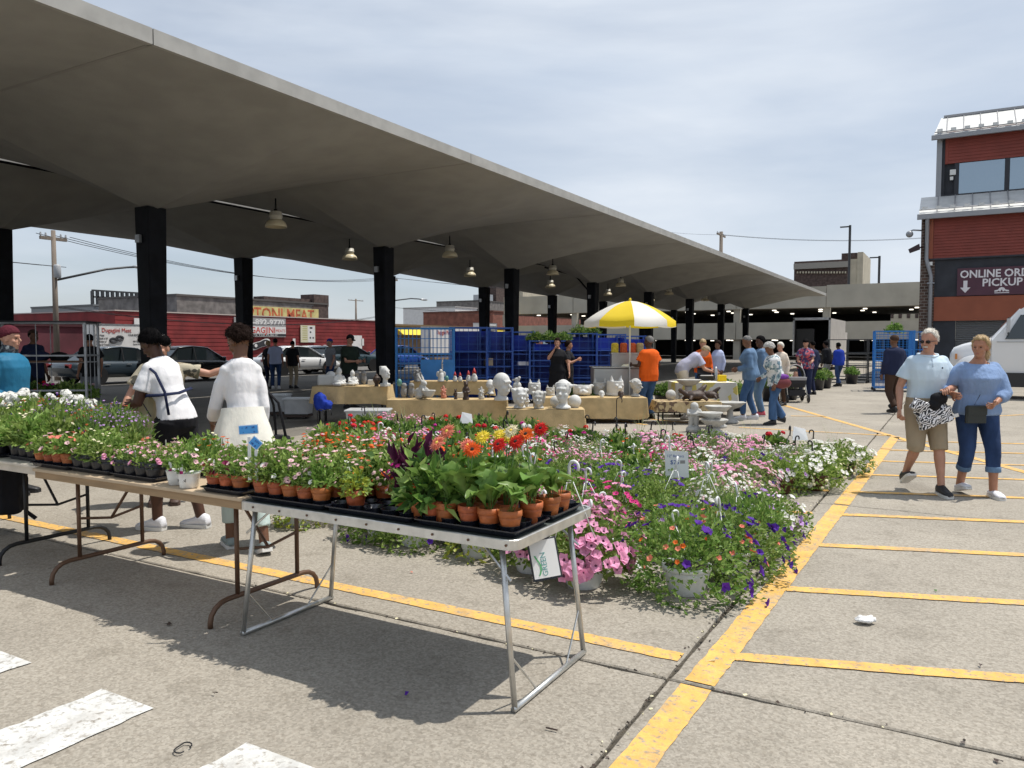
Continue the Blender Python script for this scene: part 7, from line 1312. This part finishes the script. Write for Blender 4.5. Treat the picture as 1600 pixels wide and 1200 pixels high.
for k in range(6):
    q = p0 + Matrix.Rotation(HEAD + .1, 3, 'Z') @ V((-.70 + .28 * k, 0, .435)); o = thing('potted_geranium', '%s geranium pot from the left on the metal rack' % labs[k], 'plant', q, k, 'geraniums on the left rack'); kk = SP[('gerred', 'impat', 'gerred', 'germag', 'impat', 'gerpink')[k]][1][0]; inst('pot', POT['b'], o); inst('foliage', kk[0], o, kind='stuff'); inst('flowers', kk[1], o, kind='stuff')
for i, (x, s) in enumerate(((-.10, (.24, .18, .12)), (.28, (.20, .16, .10)))):
    g = MB(); g.ball((0, 0, s[2] * .8), s); q = p0 + Matrix.Rotation(HEAD + .1, 3, 'Z') @ V((x, 0, 1.235)); o = inst('dark_bundle', fused(g, 'dark_bundle', C_['navy' if i == 0 else 'black'], .018, 2, .05), None, q); tag(o, ('large navy coat bundle on the rack shelf', 'smaller black bag on the rack shelf')[i], 'bundle')
# black backpack hanging below the far left table
g = MB(); g.bbox((0, 0, .24), (.34, .26, .46), .08); g.ball((0, 0, .44), (.17, .13, .10)); p = G(5, 832); o = thing('backpack', 'black backpack with straps hanging under the far left table', 'backpack', (p.x, p.y, .16), .5); inst('bag_body', fused(g, 'bag_body', C_['black'], .014, 3, .04), o); MB().tube([(.17, 0, .44), (.22, -.02, .30), (.20, 0, .02), (.28, 0, -.04)], .018, 6, flat=.4).build('strap', C_['black'], o, smooth=True)
# ------------------------------------------------------------------ vehicles
m_tyre = mat('tyre', (.018, .018, .018), .85); m_rim = mat('wheel_rim', (.45, .45, .46), .3, .8); m_cgl = glass('car_glass', (.025, .035, .040), .05); m_head = mat('headlamp', (.62, .60, .55), .15); m_amber = mat('amber_lens', (.55, .22, .05), .3); m_trim = mat('car_black_trim', (.02, .02, .022), .5)
WH = MB(); WH.smooth = True; WH.lathe([(.20, -.10), (.31, -.10), (.33, -.07), (.33, .07), (.31, .10), (.20, .10)], 22, cap=False); WH = WH.mesh('tyre', m_tyre); RM_ = MB(); RM_.lathe([(.001, -.06), (.05, -.09), (.19, -.08), (.205, -.10), (.205, .10), (.19, .08), (.05, .09), (.001, .06)], 12); RM_ = RM_.mesh('rim', m_rim)
def cpos(px, X): p = ONX(px, 592, X); return (X, p.y, -.03)
def car(label, loc, rz, paint, L=4.75, W=1.84, H=1.45, suv=False):
    t = thing('parked_car', label, 'car', loc, rz); hl = L / 2; hw = W / 2; zb = .28; belt = .92 if not suv else 1.02; hood = .80 if not suv else .98; mb = MB(); mb.smooth = True
    st = [(-hl, .62, hood - .02, .80), (-hl + .12, .36, hood + .10, .93), (-hl + .6, zb, belt, 1.0), (-1.0, zb, belt + .01, 1.0), (.9, zb, belt - .02, 1.0), (1.35, zb, belt - .06, .985), (hl - .45, zb, hood - .04, .95), (hl - .10, .32, hood - .14, .86), (hl, .42, hood - .28, .74)]
    rings = []
    for x, z0, z1, wf in st:
        w = hw * wf; rings.append([(x, -w * .92, z0), (x, -w, z0 + .16), (x, -w * .99, (z0 + z1) / 2 + .06), (x, -w * .93, z1 - .04), (x, -w * .80, z1), (x, w * .80, z1), (x, w * .93, z1 - .04), (x, w * .99, (z0 + z1) / 2 + .06), (x, w, z0 + .16), (x, w * .92, z0)])
    mb.loft(rings); mb.build('body', paint, t)
    gh = [(-1.75 if not suv else -2.15, belt - .03, .90), (-1.05 if not suv else -1.9, H - .06, .70), (-.3, H, .72), (.35, H - .05, .72), (1.25, belt - .06, .90)]
    mb = MB(); mb.smooth = False; mb.loft([[(x, -hw * .90 * (1 if z < belt + .1 else wf / .9), belt - .03), (x, -hw * wf, z), (x, hw * wf, z), (x, hw * .90 * (1 if z < belt + .1 else wf / .9), belt - .03)] for x, z, wf in gh]); mb.build('glasshouse', m_cgl, t)
    mb = MB(); mb.smooth = True; rf = [(gh[1][0] - .10, H - .10, .66), (gh[1][0] + .1, H - .03, .715), (-.3, H + .022, .73), (.33, H - .03, .725), (.55, H - .12, .70)]; mb.loft([[(x, -hw * wf, z - .03), (x, -hw * wf * .9, z + .012), (x, hw * wf * .9, z + .012), (x, hw * wf, z - .03)] for x, z, wf in rf]); mb.build('roof', paint, t)
    for s in (-1, 1):
        for x0, x1 in ((1.25, .36), (gh[0][0], gh[1][0])): MB().tube([(x0, s * hw * .90, belt - .04), (x1, s * hw * .715, H - .05)], .035, 5).build('pillar', paint, t)
        MB().tube([(-.32, s * hw * .905, belt - .02), (-.32, s * hw * .735, H - .02)], .03, 5).build('pillar', m_trim, t); MB().ball((1.0, s * (hw + .08), belt + .06), (.06, .10, .07), 8, 6).build('mirror', paint, t, smooth=True)
        for x in (-.15, -1.05): MB().box((x, s * (hw + .002), belt - .13), (.20, .03, .03)).build('door_handle', m_alu, t)
        for x in (-L * .29, L * .30):
            w = inst('wheel', WH, t, (x, s * (hw - .09), .33), (R(90), 0, 0)); inst('rim', RM_, w); MB().lathe([(.37, -.02), (.37, .02)], 18).build('wheel_arch', m_trim, t, loc=(x, s * (hw - .006), .36)).rotation_euler = (R(90), 0, 0)
        MB().box((hl - .10, s * hw * .62, hood - .19), (.16, .36, .12)).build('headlight', m_head, t); MB().box((-hl + .06, s * hw * .66, hood - .05), (.12, .34, .14)).build('tail_light', m_gred, t)
    MB().box((hl - .035, 0, hood - .30), (.10, W * .42, .14)).build('grille', m_trim, t); MB().box((hl - .06, 0, .42), (.16, W * .70, .10)).build('bumper', m_trim, t)
    return t
def paint(name, c): return mat(name, c, .25, .1, coat=.6, spec=.5)
YD = R(90)
car('dark blue grey sedan parked before the white trailer', cpos(186, -29.5), YD, paint('paint_slate', (.03, .045, .06)), 4.9, 1.86, 1.46); car('black saloon car behind the two women', cpos(296, -28.8), YD, paint('paint_black', (.012, .013, .016)), 5.2, 1.95, 1.48)
car('white sedan parked beside the standing people', cpos(462, -29.6), YD - .15, paint('paint_white', (.70, .71, .72)), 4.7, 1.82, 1.46); car('silver car parked behind the white sedan', cpos(494, -33.5), YD, paint('paint_silver', (.42, .43, .44)), 4.6, 1.82, 1.46); car('dark teal car parked behind the man with the phone', cpos(538, -30.5), YD - .1, paint('paint_teal', (.02, .04, .05)), 4.8, 1.84, 1.48, True); car('bright blue car beside the blue cage', cpos(622, -30), YD, paint('paint_blue', (.015, .07, .36)), 4.6, 1.82, 1.46)
# trailers and lorries on the street
def trailer(label, X, px0, px1, ytop, name='box_trailer', cat='trailer', dp=.9):
    a, b = ONX(px0, ytop, X), ONX(px1, ytop, X); L = b.y - a.y; h = a.z; t = thing(name, label, cat, (X, a.y, 0)); MB().span((-dp, 0, .75), (0, L, h)).build('box', m_bwh, t); MB().span((-dp - .02, -.02, h), (.02, L + .02, h + .05)).build('top_rail', m_galv, t); MB().span((-dp + .1, .1, .55), (-.1, L - .1, .75)).build('chassis', m_trim, t)
    for y in (0, L): MB().span((-.05, y - .04, .75), (.03, y + .04, h)).build('corner_post', m_galv, t)
    for y in (L * .55, L * .72): w = inst('wheel', WH, t, (-.2, y, .36), (0, R(90), 0), 1.1); inst('rim', RM_, w)
    return t, L, h
t, L, h = trailer('white meat trailer with red lettering parked across the street', -34.5, 147, 236, 507); hh = h - .75
def wtext(s, y, z, sz, m, sx=1.0): lettering('lettering', s, sz, m, t, frame((.012, L * y, .75 + hh * z), (0, 1, 0), (0, 0, 1)), .004, sx=sx)
wtext('Dugagjini Meat', .12, .80, hh * .165, m_bred, L / hh * .52); wtext('YOUR BEST CHOICE', .57, .70, hh * .075, m_bblk, L / hh * .47)
for k, s in enumerate(('Fresh Meats', 'Wholesale of All', 'Distribution of', 'Chicken & Turkey', 'Lamb & Premium')): wtext(s, .02, .69 - .085 * k, hh * .07, m_bblk, L / hh * .42)
wtext('7000 Dequindre St', .66, .53, hh * .055, m_bblk, L / hh * .42); wtext('Detroit, MI 48211', .66, .45, hh * .055, m_bblk, L / hh * .42); wtext('586-489-9770', .14, .25, hh * .13, m_bred, L / hh * .75)
for s in (-1, 1): MB().tube([(.015, L * (.37 + .055 * s + .055 * math.cos(a)), .75 + hh * (.60 + .03 * s + .055 * math.sin(a))) for a in [k * math.pi / 7 for k in range(15)]], .06, 5).build('emblem', m_bblk, t)
t, L, h = trailer('white meat truck box seen above the navy racks', -36, 672, 752, 511); hh = h - .75; wtext('Dugagjini Meat', .12, .74, hh * .22, m_bred, L / hh * .20)
t, L, h = trailer('white refrigerated truck box between the rear columns', -38, 752, 776, 505); MB().span((.0, L * .2, h - .7), (.3, L * .8, h - .2)).build('cooling_unit', m_galv, t)
# open box truck at the end of the lot
YT = 46.0; a, b = ONY(1240, 500, YT), ONY(1297, 500, YT); W_ = b.x - a.x; h = a.z; t = thing('box_truck', 'white box truck with open dark rear facing the market', 'truck', (a.x, YT, 0)); MB().span((0, 0, .95), (W_, 7, 1.05)).build('floor', m_galv, t)
for x0, x1 in ((0, .06), (W_ - .06, W_)): MB().span((x0, 0, 1.05), (x1, 7, h)).build('side_wall', m_bwh, t)
MB().span((0, 0, h), (W_, 7, h + .08)).build('roof', m_bwh, t); MB().span((.06, 6.9, 1.05), (W_ - .06, 7, h)).build('front_wall', m_trim, t); MB().span((0.06, .15, 1.05), (.09, 6.9, h)).build('lining', m_trim, t); MB().span((W_ - .09, .15, 1.05), (W_ - .06, 6.9, h)).build('lining', m_trim, t); MB().span((.06, .15, h - .03), (W_ - .06, 6.9, h)).build('lining', m_trim, t); MB().span((.1, .4, 1.05), (W_ * .55, 1.4, h - .5)).build('load', m_trim, t)
for x0, x1, z0, z1 in ((-.03, .06, .9, h + .1), (W_ - .06, W_ + .03, .9, h + .1)): MB().span((x0, -.04, z0), (x1, .1, z1)).build('rear_post', m_galv, t)
MB().span((-.03, -.04, h - .02), (W_ + .03, .1, h + .12)).build('rear_header', m_galv, t); MB().span((.1, .3, .45), (W_ - .1, 6.5, .95)).build('chassis', m_trim, t); MB().span((.1, 7.1, .5), (W_ - .1, 9, 2.3)).build('cab', m_bwh, t)
for x in (.3, W_ - .3): w = inst('wheel', WH, t, (x, 1.6, .42), (0, R(90), 0), 1.25); inst('rim', RM_, w)
# white medium lorry on the right, nose to the left
o_ = G(1482, 622); p_w = paint('lorry_white', (.74, .75, .76)); t = thing('flatbed_truck', 'white medium duty flatbed truck parked before the roller door', 'truck', (o_.x, o_.y + 1.15, 0), R(180)); t.location = (o_.x, o_.y + .2, 0); t.rotation_euler = (0, 0, 0); mb = MB(); mb.smooth = True; hw = 1.12
rings = []
for x, z0, z1, wf in ((0, .85, 1.28, .80), (.10, .75, 1.46, .90), (.32, .75, 1.56, .96), (.68, .8, 1.66, .98), (1.04, .8, 1.74, 1.0)): w = hw * wf * .86; rings.append([(x, -w + 1.1, z0), (x, -w * 1.02 + 1.1, (z0 + z1) / 2), (x, -w * .96 + 1.1, z1 - .08), (x, -w * .82 + 1.1, z1), (x, w * .82 + 1.1, z1), (x, w * .96 + 1.1, z1 - .08), (x, w * 1.02 + 1.1, (z0 + z1) / 2), (x, w + 1.1, z0)])
mb.loft(rings); mb.build('hood', p_w, t); mb = MB(); mb.smooth = True; mb.loft([[(.62 + r_ * .58 * math.cos(a), y, .62 + r_ * .62 * math.sin(a)) for a in [math.pi * k / 14 for k in range(15)]] for y, r_ in ((-.02, .98), (.02, 1.0), (.42, 1.0))], closed=True); mb.build('fender', p_w, t)
mb = MB(); mb.loft([[(x, .12, z0), (x, .10, 1.65), (x + xo, .24, z1), (x + xo, 1.96, z1), (x, 2.10, 1.65), (x, 2.08, z0)] for x, xo, z0, z1 in ((1.03, .0, .75, 1.74), (1.12, .55, .75, 2.50), (1.37, .42, .75, 2.60), (2.72, 0, .75, 2.60), (2.9, 0, .75, 2.50))]); mb.build('cab', p_w, t)
MB().prism([(1.10, .28, 1.80), (1.66, .36, 2.48), (1.66, 1.84, 2.48), (1.10, 1.92, 1.80)], (-.6, 0, .5), .03).build('windscreen', m_cgl, t); MB().prism([(1.34, .065, 1.70), (1.70, .19, 2.38), (2.32, .19, 2.38), (2.32, .065, 1.70)], (0, 1, .0), .03).build('side_window', m_cgl, t); MB().tube([(1.07, .26, 1.76), (1.70, .30, 2.54)], .035, 6).build('pillar', p_w, t); MB().box((1.40, -.16, 2.08), (.08, .22, .38)).build('mirror', m_rim, t); MB().tube([(1.40, .10, 1.85), (1.40, -.12, 1.85), (1.40, -.12, 2.3), (1.45, .14, 2.3)], .014, 5).build('mirror_arm', m_trim, t); MB().box((.16, .10, 1.20), (.06, .06, .16)).build('indicator', m_amber, t); MB().box((2.10, .08, 1.55), (.18, .05, .05)).build('door_handle', m_trim, t); MB().box((1.80, .10, 1.62), (1.3, .03, .025)).build('body_line', m_galv, t)
for y in (.15, 2.0): w = inst('wheel', WH, t, (.62, y, .46), (R(90), 0, 0), 1.38); inst('rim', RM_, w)
MB().span((1.30, .02, .35), (2.8, .6, .74)).build('fuel_tank', m_trim, t); MB().span((1.6, .5, .5), (9, 1.7, .74)).build('chassis', m_trim, t); MB().span((3.1, -.1, 1.0), (9.5, 2.3, 1.12)).build('flat_bed', m_trim, t)
# ------------------------------------------------------------------ litter on the ground
m_cr = mat('tissue', (.80, .80, .79), .8, bump=.5, bscale=60); g = MB(); g.ball((0, 0, .02), (.055, .035, .018)); g.box((.03, .01, .022), (.06, .04, .02), .5); p = G(1350, 975); o = inst('crumpled_tissue', fused(g, 'crumpled_tissue', m_cr, .006, 1, .03, lump_tex), None, (p.x, p.y, .004), (0, 0, .3)); tag(o, 'crumpled white tissue lying on the parking bay', 'tissue')
def bit(px, py, s, m, name, label, cat):
    p = G(px, py); mb = MB(); mb.add([(rnd.uniform(-1, 1) * s, rnd.uniform(-1, 1) * s, rnd.uniform(.002, .012)) for _ in range(6)], [(0, 1, 2), (1, 2, 3), (2, 3, 4), (3, 4, 5)]); o = mb.build(name, m, None, loc=(p.x, p.y, .004)); tag(o, label, cat)
bit(637, 1087, .018, Pt['purple'], 'fallen_petal', 'purple petal in the shadow of the silver table', 'petal'); bit(643, 896, .022, Pt['coral'], 'fallen_petal', 'coral petal on the concrete behind the silver table', 'petal'); bit(262, 978, .025, m_drk, 'dead_leaf', 'dark leaf in the shadow of the brown table', 'leaf'); bit(1530, 1042, .02, m_drk, 'dead_leaf', 'dark leaf on a yellow bay line', 'leaf'); bit(335, 1086, .016, m_drk, 'dead_leaf', 'small leaf left of the pavement scratch', 'leaf'); bit(1462, 925, .012, m_stem, 'dead_leaf', 'tiny green scrap near the tissue', 'leaf'); bit(1112, 1035, .02, Pt['cream'], 'fallen_petal', 'pale petal on the thick yellow line', 'petal'); bit(1560, 1192, .02, m_drk, 'dead_leaf', 'dark scrap at the bottom right', 'leaf')
p = G(286, 1172); o = MB().tube([(.025 * math.cos(a) * (1 + .3 * math.sin(2 * a)), .040 * math.sin(a), .006) for a in [k * math.pi / 8 for k in range(15)]], .003, 5).build('rubber_band', m_trim, None, loc=(p.x, p.y, .004), rz=.6); tag(o, 'black loop of cord on the concrete by the crosswalk', 'cord'); p = G(853, 1140); o = MB().tube([(0, 0, .006), (.05, .004, .006)], .0035, 5).build('twig', m_drk, None, loc=(p.x, p.y, .003)); tag(o, 'short dark twig right of the table leg', 'twig')
mb = MB()
for k in range(420):
    x = rnd.choice((-1.125, -1.125, -1.125, 0)); y = rnd.uniform(1.0, 12)
    if x == 0: x, y = rnd.uniform(-4, 2), 3.42
    c = V((x + rnd.gauss(0, .022), y + rnd.gauss(0, .014), .003)); s = rnd.uniform(.003, .010); a = rnd.uniform(0, 6.28); d = V((math.cos(a), math.sin(a), 0)) * s; e = V((-d.y, d.x, 0)) * .5; mb.mi = rnd.randrange(3); mb.add([c - d - e, c + d - e, c + d + e + V((0, 0, .003)), c - d + e + V((0, 0, .004))], [(0, 1, 2, 3)])
o = mb.build('joint_litter', [m_drk, m_peat, Pt['cream']]); tag(o, 'dry plant crumbs caught along the pavement joints', 'litter', kind='stuff')
bpy.data.scenes.remove(scratch)
